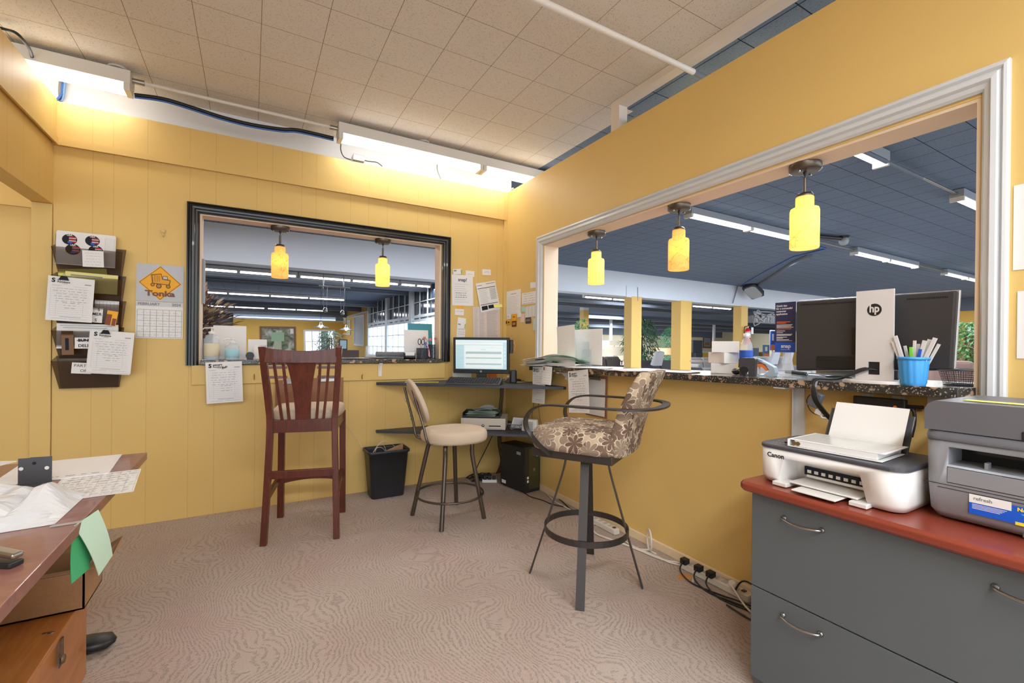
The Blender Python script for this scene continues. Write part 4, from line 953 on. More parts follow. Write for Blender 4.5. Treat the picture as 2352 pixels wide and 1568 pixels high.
p = V((.07, -2.37, ct(-2.37))); g = G(); g.sphere(p+V((.02, 0, .018)), .022, m_bplastic, 16, (.9, 1.1, .8)); g.lathe(p+V((.02, 0, .018)), [(.024, -.002), (.024, .002)], m_steel, 20, axis=(.3, .2, 1)); one('desk_gadget', g, 'small round black and chrome gadget beside the white boxes', 'gadget')
# white boxes
m_box = mat('white_card', (224, 220, 216), .6)
p = V((.225, -2.20, 0))
for k, (dz, s, rz_, off, l) in enumerate(((0, (.15, .13, .057), .60, (0, 0), 'lowest of the three white card boxes stacked on the counter'), (.0575, (.18, .13, .061), -.25, (.02, -.02), 'middle box of the white card stack, turned the other way'), (.119, (.165, .14, .062), .60, (.0, -.01), 'top box of the white card stack beside the water bottle'))):
    g = G(); q = V((p.x+off[0], p.y+off[1], ct(p.y)+dz+s[2]/2+.001)); g.cbox(q, s, m_box, rz_)
    one('card_box', g, l, 'box', 'white card boxes', bevel=.0015)
g = G(); q = V((.19, -2.10, ct(-2.1)+.058)); sheet(g, TZ(.12, -2.05, ct(-2.1)+.059, -.9), .10, .08, m_paper, curl=.012); one('paper_slip', g, 'white flap sticking out of the white box stack', 'paper')
# water bottle
p = V((.22, -2.34, ct(-2.34)))
t = thing('water_bottle', 'clear plastic water bottle with blue label behind the punch', 'bottle', p)
g = G(); g.lathe(p, [(.03, 0), (.033, .004), (.033, .05), (.031, .055), (.033, .06), (.033, .14), (.03, .16), (.016, .196), (.013, .2), (.013, .212)], m_clear, 24, c1=False); g.build('body', t)
g = G(); g.lathe(p, [(.0335, .075), (.0337, .076), (.0337, .13), (.0335, .131)], m_blue, 24, c0=False, c1=False); g.build('label', t)
g = G(); g.lathe(p, [(.0325, .02), (.0335, .021), (.0335, .07), (.0325, .071)], m_paper, 24, c0=False, c1=False); g.build('label', t)
g = G(); g.lathe(p, [(.015, .205), (.0155, .206), (.0155, .222), (.012, .224)], m_wplastic, 20); g.build('cap', t)
# snap poster
m_poster = mat('poster_navy', (44, 46, 86), .4)
t = thing('poster_stand', 'navy and blue lender poster standing left of the big computer', 'poster', (.1, -2.62, ct(-2.62)))
T = TW(.105, -2.565, 1.204); pw, ph = .098, .243
g = G(); sheet(g, T, pw, ph, m_poster, .002, marks=[(0, 0, 1, .2, m_blue)]+[(.08, y, x1, y+.012, mm) for y, x1, mm in ((.60, .75, m_orange), (.575, .55, m_orange), (.46, .8, m_orange), (.54, .85, m_paper), (.515, .8, m_paper), (.49, .9, m_paper), (.42, .5, m_paper), (.385, .4, m_paper), (.35, .85, m_paper), (.33, .8, m_paper), (.295, .6, m_paper), (.275, .4, m_paper), (.245, .7, m_paper), (.222, .85, m_lgrey))]+[(.3, .045, .75, .055, m_lgrey)],
      texts=[(.06, .93, .0125, 'Quick tips', m_paper, 0, 'LEFT', .0003), (.06, .875, .0125, 'for a successful', m_paper, 0, 'LEFT', .0003), (.06, .82, .0125, 'customer', m_paper, 0, 'LEFT', .0003), (.06, .765, .0125, 'application', m_paper, 0, 'LEFT', .0003), (.55, .12, .026, 'snap', m_paper, 0, 'CENTER', .0006)], nx=1, ny=1); g.build('card', t)
g = G(); g.T = TW(.107, -2.60, ct(-2.6)+.001); g.box(0, .04, 0, .13, -.006, -.003, m_acr); g.box(-.02, .06, 0, .004, -.06, .01, m_acr); g.build('acrylic_foot', t)
# sign holders with blank backs, curled leaflet
g = G(); a = W(1320, 757, .1); b = W(1384, 757, .1); T = TW(.1, a.y, ct(-1.1)+.025); t = thing('sign_holder', 'white card in a clear holder, standing on the counter above the hanging receipts', 'sign holder', (.1, -1.13, ct(-1.13)))
sheet(g, T, a.y-b.y, a.z-ct(-1.1)-.025, m_paper, .002, nx=1, ny=1, marks=scrib(3, .3, .7, .78, .9, m_lgrey, .004)); g.build('card', t)
g = G(); g.T = TW(.095, -1.06, ct(-1.1)+.002); g.box(0, .12, .0, .14, .004, .006, m_acr); g.box(-.01, .13, 0, .012, -.03, .05, m_acr); g.box(.02, .10, .08, .20, .006, .008, m_acr); g.build('acrylic_stand', t)
t = thing('leaflet', 'white and teal leaflet leaning in the corner of the white framed opening', 'leaflet', (.04, -.86, ct(-.86)))
T, w_, h_ = frame4(W(1256, 768, .03), W(1298, 763, .0), W(1285, 842, .03)); g = G(); sheet(g, T, .27, h_*1.0, m_paper, curl=.02, cx=.03, marks=scrib(4, .4, .6, .2, .6, m_paperp, .01)); g.build('page', t)
g = G(); sheet(g, Matrix.Translation((.02, .012, -.0)) @ T, .08, h_*.8, m_teal, curl=.01, marks=[(.2, .1, .25, .8, m_paper)]); g.build('cover', t)
# ------------------------------------------------------------------ papers on the counter
loose_pile((-.02, -.70, ct(-.7)+.001), .30, .21, 16, [m_paper], .5, 'paper_stack', 'fanned white paperwork overhanging the left end of the counter', seed=12, jit=.035, curl=.07, step=.004)
loose_pile((.12, -.72, ct(-.7)+.001), .3, .2, 5, [m_paper], -.3, 'paper_stack', 'white papers piled against the corner of the white casing', seed=13, jit=.03, curl=.06, step=.006)
t = thing('ring_binder', 'white ring binder lying open under mint green forms', 'binder', (0, -.98, ct(-1)))
g = G(); g.T = TZ(-.06, -.80, ct(-.8)+.009, -1.42); g.box(0, .34, -.02, .2, 0, .003, m_wplastic); g.box(0, .34, -.02, -.016, 0, .026, m_wplastic); g.box(0, .33, -.018, .19, .02, .024, m_paper)
g.build('cover', t)
g = G(); g.T = TZ(-.06, -.80, ct(-.8)+.002, -1.42)
for x in (.03, .17, .30): g.lathe((x, -.008, .012), [(.012, 0), (.012, .003)], m_steel, 14, axis=(1, 0, 0))
g.build('rings', t)
loose_pile((.03, -.985, ct(-1)+.027), .30, .21, 6, [m_paperg, m_paperg, m_paper], -1.2, 'paper_stack', 'mint green forms curling on the white ring binder', seed=15, jit=.03, curl=.07, step=.004)
loose_pile((-.0, -1.30, ct(-1.3)+.001), .21, .27, 4, [m_paper, m_paperp], .4, 'paper_stack', 'flat white and pinkish sheets right of the green forms', seed=17, jit=.03, curl=.012, step=.002)
loose_pile((.02, -1.72, ct(-1.72)+.001), .21, .3, 3, [m_paperp, m_paper], 1.3, 'paper_stack', 'pink and white forms on the counter behind the patterned stool', seed=19, jit=.03, curl=.008, step=.002)
loose_pile((.05, -1.98, ct(-1.98)+.001), .21, .28, 3, [m_paper, m_paperp], .2, 'paper_stack', 'white and pink printed pages just left of the white boxes', seed=20, jit=.03, curl=.008, step=.002)
# papers hanging from the counter edge
def invoice(g, T, w_, h_, big='S', seed=1, rest=('pencer\'s', 'Furniture'), curl=.01, paid=False, boxes=False):
    mk = [(.08, .80, .3, .806, m_lgrey), (.08, .785, .26, .79, m_lgrey), (.55, .79, .85, .795, m_lgrey)]+lines(14, .07, .93, .12, .74, m_lgrey, .003, .06, seed)+scrib(6, .12, .85, .45, .74, m_grey, .007, seed)+scrib(3, .3, .7, .3, .42, m_grey, .008, seed+5)+[(.3, .09, .75, .097, m_grey), (.12, .05, .45, .056, m_lgrey), (.5, .05, .9, .056, m_lgrey)]+([(.07, .12, .073, .74, m_lgrey), (.2, .12, .203, .74, m_lgrey), (.78, .12, .783, .74, m_lgrey)] if boxes else [])
    tx = [(.08, .905, h_*.13, big, m_ink, 0, 'LEFT', h_*.005), (.20, .93, h_*.056, rest[0], m_ink, 0, 'LEFT', h_*.0018), (.20, .88, h_*.056, rest[1], m_ink, 0, 'LEFT', h_*.0012), (.3, .845, h_*.022, '& Mattress', m_ink, 0, 'LEFT'), (.86, .86, h_*.028, 'INVOICE', m_ink, 0, 'CENTER', h_*.0006)]
    if paid: tx.append((.52, .86, h_*.055, 'PAID', m_ink, .4, 'CENTER', h_*.002))
    return sheet(g, T, w_, h_, m_paper, curl=curl, marks=mk, texts=tx)
for (tl, tr_, bl, l, sd_) in (((1223, 842), (1252, 842), (1225, 924), 'narrow white invoice with a note over it, hanging left along the counter edge', 21), ((1302, 853), (1349, 848), (1310, 947), 'white invoice hanging from the counter edge just left of the clipboard', 22)):
    T, w_, h_ = frame4(W(*tl, -.104), W(*tr_, -.104), W(*bl, -.104)); g = G(); invoice(g, T, w_*.98, h_, seed=sd_, curl=.012)
    one('invoice', g, l, 'invoice', 'furniture shop invoices')
T, w_, h_ = frame4(W(1250, 841, -.108), W(1272, 843, -.108), W(1246, 881, -.108)); g = G(); sheet(g, T, w_, h_, marks=scrib(6, .15, .85, .1, .8, m_grey, .01, 4)+[(.1, .78, .25, .95, mat('stamp_red', (190, 110, 90), .8))], curl=.01, cx=.006); one('note', g, 'small torn handwritten note hanging beside the narrow invoice', 'note')
# clipboard on the right wall
t = thing('clipboard', 'clipboard with blank sheets hung under the granite counter', 'clipboard', (-.01, -1.35, .72))
T = TW(-.004, -1.245, .722); g = G(); sheet(g, T, .225, .29, m_clip, .004, nx=1, ny=1); g.build('board', t, bevel=.001)
g = G(); sheet(g, T @ Matrix.Translation((.006, .012, .005)), .205, .262, m_paper, .003, curl=.006, marks=lines(3, .1, .5, .75, .85, m_lgrey, .003)); g.build('sheets', t)
g = G(); g.T = T; g.box(.05, .165, .262, .285, .006, .014, m_steel); g.box(.08, .135, .28, .31, .006, .01, m_steel); g.build('clip', t, bevel=.002)
# sheets taped on the right wall beyond the casing
for (z0, z1, y0, l) in ((1.483, 1.758, -3.396, 'large white notice on the yellow wall right of the white casing, upper one'), (1.197, 1.414, -3.407, 'white printed notice on the yellow wall right of the white casing, lower one')):
    g = G(); sheet(g, TW(-.002, y0, z0), .21, z1-z0, m_paper, marks=lines(16, .12, .9, .1, .85, m_lgrey, .004)); one('notice', g, l, 'notice')
# ------------------------------------------------------------------ file cabinet
CX, CT1 = -.588, .748
t = thing('file_cabinet', 'charcoal two drawer lateral file cabinet with reddish wood top', 'cabinet', (-.3, -3.35, 0))
g = G(); g.box(CX+.02, -.03, -3.80, -2.888, 0, .714, m_cab); g.build('body', t)
g = G(); g.rbox((-.318, -3.345, .732), (.625, .975, .034), .03, m_redtop, n=6); g.build('top', t, bevel=.003)
for k, (z0, z1) in enumerate(((.378, .704), (.052, .374))):
    d = G(); d.box(CX, CX+.02, -3.80, -2.888, z0, z1, m_cab); do = d.build('drawer', t, bevel=.002)
    for yc in (-3.06, -3.56):
        h = G(); zc = (.652, .325)[k]
        pts = [V((CX, yc+.058, zc)), V((CX-.016, yc+.057, zc)), V((CX-.028, yc+.03, zc-.002)), V((CX-.032, yc, zc-.003)), V((CX-.028, yc-.03, zc-.002)), V((CX-.016, yc-.057, zc)), V((CX, yc-.058, zc))]
        h.tube(pts, .0042, m_steel, 10, sub=5)
        for s in (-1, 1): h.lathe((CX, yc+s*.058, zc), [(.0085, 0), (.0085, .003), (.006, .006)], m_steel, 14, axis=(-1, 0, 0))
        ho = h.build('handle'); ho.parent = do; 
        # do has identity transform relative to t; convert
        inv = Matrix.Translation(t.location).inverted(); me_ = ho.data; off = ho.location.copy(); ho.location = off-t.location
g = G(); g.box(CX+.03, -.04, -3.79, -2.9, 0, .052, m_bplastic); g.build('plinth', t)
TOP = .7505
# ------------------------------------------------------------------ white inkjet printer
t = thing('inkjet_printer', 'white inkjet printer with black lid on the left of the cabinet top', 'printer', (-.42, -3.10, TOP))
m_cw = mat('printer_white', (226, 222, 218), .35, noise=(2, .02)); m_cl = mat('printer_lid', (70, 70, 76), .35)
x0, x1, y0, y1 = -.562, -.27, -3.312, -2.890; z0, z1 = TOP+.004, TOP+.122
# body: rounded block with a flared front cavity
g = G()
def rr_plan(x0, x1, y0, y1, r, z, n=6):
    return [V((a, b, z)) for a, b in rrect(x0, x1, y0, y1, r, n)]
ca, cb = -2.968, -3.222   # cavity span in y
g.loft([rr_plan(x0+.012, x1, y0+.006, y1-.006, .04, z0), rr_plan(x0, x1, y0, y1, .045, z0+.02), rr_plan(x0, x1, y0, y1, .045, z1)], m_cw, True, True)
b = g.build('body', t)
cut = G(); cut.hexa([(x0-.03, ca+.012, z0-.01), (x0-.03, cb-.012, z0-.01), (x0+.115, cb+.01, z0-.01), (x0+.115, ca-.01, z0-.01), (x0-.03, ca-.012, z0+.093), (x0-.03, cb+.012, z0+.093), (x0+.07, cb+.02, z0+.085), (x0+.07, ca-.02, z0+.085)], m_cw)
def boolean(o, cutg):
    me = bpy.data.meshes.new('c'); me.from_pydata([tuple(v) for v in cutg.v], [], cutg.f); c = bpy.data.objects.new('c', me); COL.objects.link(c)
    c.matrix_world = parent_world(o.parent) if False else Matrix.Identity(4)
    if o.parent: c.location = -o.parent.location; me.transform(Matrix.Translation(-V((0, 0, 0))))
    # evaluate in the object's local space
    for v in me.vertices: v.co = (parent_world(o.parent).inverted() @ v.co) if o.parent else v.co-o.location
    c.location = o.location if not o.parent else (0, 0, 0); c.parent = o.parent
    md = o.modifiers.new('bool', 'BOOLEAN'); md.object = c; md.operation = 'DIFFERENCE'; md.solver = 'EXACT'
    bpy.context.view_layer.update()
    dg = bpy.context.evaluated_depsgraph_get(); nm_ = bpy.data.meshes.new_from_object(o.evaluated_get(dg))
    o.modifiers.remove(md); o.data = nm_; bpy.data.objects.remove(c)
boolean(b, cut)
g = G(); g.box(x0+.074, x0+.094, cb+.014, ca-.045, z0+.034, z0+.062, m_ink)
g.build('paper_slot', t)
g = G()
for k in range(8): g.box(x0+.072, x0+.076, ca-.055-.022*k-.012, ca-.055-.022*k, z0+.042, z0+.052, m_cw)
g.box(x0+.07, x0+.09, cb+.014, ca-.055, z0+.028, z0+.036, m_cw); g.build('roller_grille', t)
g = G(); g.box(x0-.0, x0+.1, cb+.02, ca-.035, z0+.012, z0+.018, m_cw); g.box(x0-.055, x0+.02, cb+.055, ca-.07, z0+.004, z0+.009, m_cw); g.build('output_tray', t, bevel=.002)
g = G(); g.box(x0-.02, x0+.05, cb-.012, cb+.035, z0-.003, z0+.01, m_cw); g.build('tray_end', t, bevel=.002)
g = G(); g.box(x0-.02, x0+.05, ca-.035, ca+.012, z0-.003, z0+.01, m_cw); g.build('tray_end', t, bevel=.002)
g = G(); g.loft([rr_plan(x0-.003, x1+.002, y0-.003, y1+.003, .046, z1), rr_plan(x0-.003, x1+.002, y0-.003, y1+.003, .046, z1+.008), rr_plan(x0+.001, x1, y0+.001, y1-.001, .044, z1+.012)], m_cl, True, True, False); g.build('lid', t)
g = G(); g.T = TZ(x0+.03, y1-.02, z1+.0122, -PI/2)
rp = random.Random(2)
for k in range(10): g.box(.005+.012*(k % 4), .010+.012*(k % 4), .02+.035*(k//4)+.0, .024+.035*(k//4), 0, .0004, m_lgrey)
g.build('control_keys', t)
g = G(); g.text('Canon', .022, m_ink, TW(x0-.0012, y1-.066, z1-.024), ext=.0003, bold=.0005); g.build('logo', t)
g = G(); g.box(x0+.068, x0+.071, cb+.09, ca-.09, z0+.076, z0+.079, m_grey); g.build('tray_catch', t)
# rear paper support
g = G(); R = Matrix.Rotation(.45, 4, 'Y'); g.T = Matrix.Translation((x1-.04, -3.11, z1+.008)) @ R; g.box(0, .006, -.125, .125, 0, .135, m_cl); g.build('paper_support', t, bevel=.004)
g = G(); T = Matrix.Translation((x1-.052, -3.005, z1+.012)) @ R @ Matrix(((0, 0, -1, 0), (-1, 0, 0, 0), (0, 1, 0, 0), (0, 0, 0, 1))); sheet(g, T, .216, .155, m_paper, .002, curl=-.0, nx=1, ny=1); one('paper_stack', g, 'blank white sheets standing in the feed of the white printer', 'paper')
# orange tag, ring binder on the lid
g = G(); sheet(g, TZ(x0+.07, y1-.055, z1+.0128, -1.2), .085, .022, mat('salmon', (240, 140, 110), .5), .001, curl=.004, cx=.004); one('strap_tag', g, 'orange strap lying on the lid of the white printer', 'strap')
t = thing('ring_binder', 'white ring binder with a clear cover lying on the white printer', 'binder', (-.42, -3.12, z1+.013))
bz = z1+.0135; T = TZ(-.545, -2.985, bz, -PI/2+.06)
g = G(); g.T = T; g.box(0, .265, .0, .19, 0, .003, m_wplastic); g.box(0, .27, .01, .205, .022, .0252, m_wplastic); g.box(0, .004, .0, .2, 0, .025, m_wplastic); g.build('cover', t, bevel=.001)
g = G(); g.T = T; g.box(.02, .25, .008, .185, .004, .0215, m_paper); g.build('pages', t)
g = G(); sheet(g, T @ Matrix.Translation((.01, .015, .0254)), .25, .182, mat('grey_cover_sheet', (200, 200, 196), .2), .0006, marks=lines(3, .1, .9, .7, .9, m_lgrey, .01, .5)); g.build('cover_sheet', t)
g = G(); g.T = T
for x in (.02, .032): g.lathe((x, .004, .013), [(.007, 0), (.007, .002)], mat('brass', (170, 140, 90), .3, .8), 12, axis=(0, 1, 0))
g.build('rings', t)
# ------------------------------------------------------------------ grey laser printer
t = thing('laser_printer', 'grey laser printer with blue refill sticker on the right of the cabinet top', 'printer', (-.3, -3.55, TOP))
m_bro = mat('printer_grey', (136, 137, 142), .45, bump=(500, .05)); m_bro2 = mat('printer_grey_dark', (98, 98, 104), .45, bump=(500, .06)); m_pit = mat('printer_black', (20, 20, 22), .6)
fx = -.478; ya, yb = -3.330, -3.745; bz0 = TOP+.006; H = .315
def ring_b(z, f, l, r, back=-.10, rad=.03): return [V((a, b, z)) for a, b in rrect(f, back, r, l, rad, 5)]
g = G(); g.loft([ring_b(bz0+.0, fx+.018, ya-.016, yb+.016), ring_b(bz0+.018, fx+.004, ya-.007, yb+.007), ring_b(bz0+.095, fx, ya-.002, yb+.002), ring_b(bz0+.215, fx, ya, yb)], m_bro, True, True); bb = g.build('body', t)
cut = G(); cut.box(fx-.02, fx+.2, yb+.05, ya-.052, bz0+.150, bz0+.198, m_bro); boolean(bb, cut)
g = G(); g.box(fx+.10, fx+.2, yb+.05, ya-.052, bz0+.150, bz0+.198, m_pit); g.box(fx+.03, fx+.1, yb+.05, ya-.1, bz0+.185, bz0+.1975, m_pit); g.build('output_slot', t)
g = G(); g.box(fx+.02, fx+.045, ya-.125, ya-.118, bz0+.150, bz0+.166, m_bro); g.build('paper_stop', t)
g = G(); g.box(fx-.0015, fx+.001, yb+.05, ya-.05, bz0+.101, bz0+.142, m_bro); g.build('manual_tray', t, bevel=.001)
g = G()
for a, b, c, d in ((yb+.05, ya-.05, bz0+.1425, bz0+.1438), (yb+.05, ya-.05, bz0+.0995, bz0+.1008), (ya-.051, ya-.0498, bz0+.1, bz0+.1438), (yb, ya, bz0+.092, bz0+.0935), (yb, ya-.03, bz0+.083, bz0+.0842)): g.box(fx-.0008, fx+.002, a, b, c, d, m_pit)
g.box(fx-.001, fx+.002, yb+.05, ya-.155, bz0+.136, bz0+.143, m_pit); g.build('seams', t)
g = G(); g.loft([ring_b(bz0+.2155, fx-.004, ya+.002, yb-.002), ring_b(bz0+.225, fx-.006, ya+.002, yb-.002), ring_b(bz0+.238, fx+.012, ya+.002, yb-.002)], m_bro2, True, True); g.build('control_panel', t)
g = G(); T = TZ(fx+.004, ya-.01, bz0+.2375, 0)
def pk(y, x, w_, h_, m): 
    g.add([V((fx-.004+x, ya-y, bz0+.2385+x*.0)), V((fx-.004+x, ya-y-w_, bz0+.2385)), V((fx-.004+x+h_, ya-y-w_, bz0+.2385)), V((fx-.004+x+h_, ya-y, bz0+.2385))], [(0, 1, 2, 3)], m)
g.build('keys_base', t) if g.v else None
g = G()
for (y, x, w_, h_, m) in ((.02, .03, .018, .006, m_paper), (.015, .022, .03, .003, m_lgrey), (.06, .018, .03, .004, m_paper), (.06, .025, .03, .004, m_paper), (.06, .032, .03, .004, m_paper), (.13, .03, .012, .003, m_lgrey), (.125, .022, .04, .002, m_lgrey), (.125, .017, .04, .002, m_lgrey), (.175, .026, .014, .006, m_paper), (.195, .018, .02, .003, m_lgrey), (.22, .02, .09, .018, m_pit), (.226, .023, .07, .012, mat('lcd', (150, 170, 170), .3))): pk(y, x+.012, w_, h_, m)
g.build('keys', t)
# lid with document feeder
g = G(); pr = [(ya+.003, bz0+.240), (ya+.003, bz0+.298), (ya-.004, bz0+.312), (ya-.02, bz0+.322), (yb+.13, bz0+.322), (yb+.06, bz0+.312), (yb+.02, bz0+.29), (yb, bz0+.27), (yb, bz0+.240)]
g.prism([V((fx+.008, y, z)) for y, z in pr], (.34, 0, 0), m_bro2); lid = g.build('lid', t, bevel=.005)
cut = G(); cut.box(fx-.03, fx+.05, yb+.0, ya-.185, bz0+.239, bz0+.268, m_pit); 
g = G(); g.box(fx+.005, fx+.0078, yb+.01, ya-.188, bz0+.241, bz0+.262, m_pit); g.build('feeder_slot', t, bevel=.0012)
g = G(); sheet(g, TZ(fx+.07, ya-.06, bz0+.3235, -PI/2), .13, .045, m_papery, .0006, nx=1, ny=1); g.build('yellow_label', t)
g = G(); g.text('brother', .030, m_paper, TW(fx-.0016, ya-.205, bz0+.112), align='LEFT', ext=.0003, bold=.0009); g.build('logo', t)
# refill sticker
T = TW(fx-.0002, ya-.095, bz0+.03); g = G()
m_sb = mat('sticker_blue', (20, 90, 205), .4); m_sy = mat('sticker_yellow', (245, 215, 60), .4)
T = T @ Matrix.Rotation(math.radians(0), 4, 'Z')
g.T = T; g.box(0, .26, 0, .045, .001, .0016, m_sb); g.box(0, .078, .030, .052, .0016, .002, m_paper); g.box(.085, .26, -.002, .006, .0016, .002, m_sy)
for k in range(4): g.box(.006, .07-.004*k, .0255-.0035*k, .0268-.0035*k, .0016, .0019, m_paper)
g.box(.006, .019, .002, .012, .0016, .0019, m_lgrey) if 0 else None
g.box(.12, .175, .010, .030, .0017, .002, m_paper); g.prism([V((.1, .014, .0017)), V((.118, .014, .0017)), V((.118, .018, .0017)), V((.102, .018, .0017))], (0, 0, .0003), m_sy); g.prism([V((.102, .018, .0017)), V((.118, .018, .0017)), V((.118, .022, .0017)), V((.100, .022, .0017))], (0, 0, .0003), mat('magenta', (200, 40, 110), .4)); g.prism([V((.098, .024, .0017)), V((.118, .024, .0017)), V((.118, .028, .0017)), V((.094, .028, .0017))], (0, 0, .0003), m_cyan)
g.T = None
g.text('refresh', .0125, m_grey, T @ Matrix.Translation((.026, .042, .0022)), bold=.0002); g.text('Never Buy Toner', .0125, m_sy, T @ Matrix.Translation((.088, .037, .0022)), align='LEFT', bold=.0005)
g.text('INK &', .0095, m_ink, T @ Matrix.Translation((.123, .025, .0022)), align='LEFT'); g.text('TONER', .0095, m_ink, T @ Matrix.Translation((.123, .016, .0022)), align='LEFT')
g.build('sticker', t)
g = G(); g.box(fx+.012, fx+.02, yb+.02, ya-.19, bz0-.003, bz0+.022, m_bro2); g.build('lower_panel', t)
for yy_ in (ya-.05, yb+.05):
    g = G(); g.box(fx+.03, fx+.33, yy_-.02, yy_+.02, -.0055+bz0, bz0+.001, m_pit); g.build('foot', t)
# black lead hanging behind the printers
g = G(); g.tube([V((-.05, -3.24, 1.0)), V((-.06, -3.27, .96)), V((-.07, -3.275, .9)), V((-.06, -3.29, .82)), V((-.05, -3.28, .76))], .004, m_rubber, 8, sub=5); one('cable', g, 'black lead hanging behind the two printers', 'cable')
# ------------------------------------------------------------------ left desk and what lies on it
DH = .74
t = thing('office_desk', 'reddish brown desk cut off by the left edge of the picture', 'desk', (-2.88, -2.2, 0))
m_dtop = mk_wood('brown_desk_top', (138, 92, 84), (158, 108, 98), .3, 3, (.3, 1, 1), .3)
g = G(); g.box(-3.20, -2.536, -3.15, -1.362, DH-.03, DH, m_dtop); g.build('top', t, bevel=.002)
g = G(); g.box(-3.15, -3.125, -3.1, -1.45, 0, DH-.03, m_dtop); g.build('side_panel', t)
g = G(); g.box(-3.15, -2.62, -3.14, -3.115, 0, DH-.03, m_dtop); g.build('end_panel', t)
for k in range(1):
    g = G(); g.box(-3.19, -3.14, -1.48, -1.43, 0, DH-.03, m_dtop); g.build('leg', t)
def on_desk(px, py): return Z(px, py, DH+.001)
def quad_sheet(name, px, m, label, cat='paper', z=DH+.001, marks=(), th=.0008, lift=0, group=None):
    """sheet from its four picture corners (tl, tr, bl) lying flat"""
    a, b, c = [Z(x, y, z) for x, y in px]; T, w_, h_ = frame4(a, b, c); g = G(); sheet(g, T, w_, h_, m, th, marks=marks, curl=lift); return one(name, g, label, cat, group)
quad_sheet('document', ((20, 1070), (257, 1047), (-30, 1120)), m_paper, 'long white stapled pages at the back of the left desk', marks=scrib(1, .3, .95, .08, .1, m_lgrey, .03), th=.004)
quad_sheet('document', ((42, 1112), (238, 1089), (90, 1158)), m_paper, 'white handwritten table sheet in front of the steel plate on the left desk', marks=grid(8, 1, .02, .98, .02, .98, m_lgrey, .004)+scrib(9, .04, .96, .08, .92, m_lgrey, .014, 6))
quad_sheet('document', ((-60, 1062), (4, 1061), (-70, 1072)), m_paper, 'tiny corner of white paper at the far left edge of the desk')
a, b = Z(41, 1114, DH), Z(119, 1108, DH)
t = thing('steel_plate', 'black steel bracket plate with two screw holes standing on the left desk', 'bracket', (a+b)/2)
T, w_, h_ = frame4(a+V((0, 0, .088)), b+V((0, 0, .088)), a+V((0, 0, .002)))
g = G(); m_sp = mat('blackened_steel', (92, 94, 100), .4, .5, noise=(9, .25)); g.T = T
hole = lambda x, y: g.lathe((x, y, .0022), [(.006, 0), (.006, .0006)], m_paper, 14)
g.box(0, w_*.36, 0, .086, -.002, .0005, m_sp); g.box(w_*.355, w_, 0, .088, -.001, .0015, m_sp); hole(w_*.1, .052); hole(w_*.86, .05)
g.lathe((w_*.48, .068, .0022), [(.005, 0), (.005, .0006)], m_ink, 14); g.build('plate', t)
g = G(); g.T = T; g.box(0, w_, -.0015, .0015, -.002, .035, m_sp); g.build('flange', t)
# plastic bag: crumpled heap
g = G(); rnd = random.Random(11); m_bag = mat('white_plastic_film', (222, 224, 228), .25, bump=(25, .4), alpha=.93)
a = Z(-20, 1235, DH); b = Z(150, 1192, DH); c = Z(60, 1120, DH)
n, mq = 26, 18; vs = []; cen_ = V((-2.80, -2.07, DH))
import mathutils
for j in range(mq+1):
    for i in range(n+1):
        u, v = i/n, j/mq
        x = -3.14+.55*u; y = -2.30+.42*v*(1-.25*u)+.06*u
        d_ = max(0, 1-((u-.15)/.85)**2*1.0)*max(0, 1-((v-.5)/.5)**2)
        nz = mathutils.noise.noise(V((x*9, y*9, 1.3)))*.5+mathutils.noise.noise(V((x*21, y*21, 4)))*.25
        rid = abs(mathutils.noise.noise(V((x*13+3, y*6, 7))))*1.5
        z = DH+.001+max(0, d_)**.7*(.07+.085*nz+.08*rid)
        vs.append(V((x, y, z)))
g.add(vs, [(j*(n+1)+i, j*(n+1)+i+1, (j+1)*(n+1)+i+1, (j+1)*(n+1)+i) for j in range(mq) for i in range(n)], m_bag, False)
one('plastic_bag', g, 'crumpled white plastic bag on the left desk', 'bag')
quad_sheet('card', ((-40, 1272), (14, 1265), (-50, 1290)), m_cyan, 'corner of a blue card at the left edge of the desk')
a = Z(2, 1330, DH)
t = thing('stapler', 'grey and black stapler standing at the near left of the desk', 'stapler', (-2.585, -2.50, DH))
g = G(); g.T = TZ(-2.60, -2.49, DH+.001, 2.55); g.box(-.03, .16, -.014, .014, 0, .012, m_bplastic); g.build('base', t, bevel=.003)
g = G(); g.T = TZ(-2.60, -2.49, DH+.001, 2.55) @ Matrix.Rotation(-.14, 4, 'Y'); g.box(-.03, .16, -.011, .011, .022, .034, m_steel); g.build('arm', t, bevel=.004)
g = G(); g.T = TZ(-2.60, -2.49, DH+.001, 2.55); g.box(.10, .16, -.012, .012, .012, .04, m_bplastic); g.build('hinge', t, bevel=.003)
# folded green note taped over the edge
t = thing('folded_note', 'folded mint green note taped to the edge of the left desk', 'note', (-2.53, -1.95, .70))
A = Z(170, 1207, .742); Bq = Z(226, 1170, .742); xo = -2.50
C = W(259, 1275, Bq.x+.02); D = W(227, 1322, A.x+.03)
g = G(); n_ = 8; vs = []
for j in range(n_+1):
    v = j/n_; l = A.lerp(D, v)+V((.005*math.sin(v*PI), 0, 0)); r_ = Bq.lerp(C, v)+V((.005*math.sin(v*PI), 0, 0)); vs += [l, r_]
fs = [(2*j, 2*j+1, 2*j+3, 2*j+2) for j in range(n_)]
g.add(vs, fs, m_paperg, True); g.add([p+V((-.0008, 0, -.0004)) for p in vs], [f[::-1] for f in fs], m_paperg, True)
for k in range(9):
    p0 = A.lerp(D, .15+.08*k).lerp(Bq.lerp(C, .15+.08*k), .25)+V((.0225*1, 0, 0)); 
g.build('front_leaf', t)
E1 = W(164, 1341, A.x+.0); F1 = W(207, 1304, Bq.x-.01)
m_gr = mat('strong_green_paper', (70, 176, 120), .8)
g = G(); vs = []
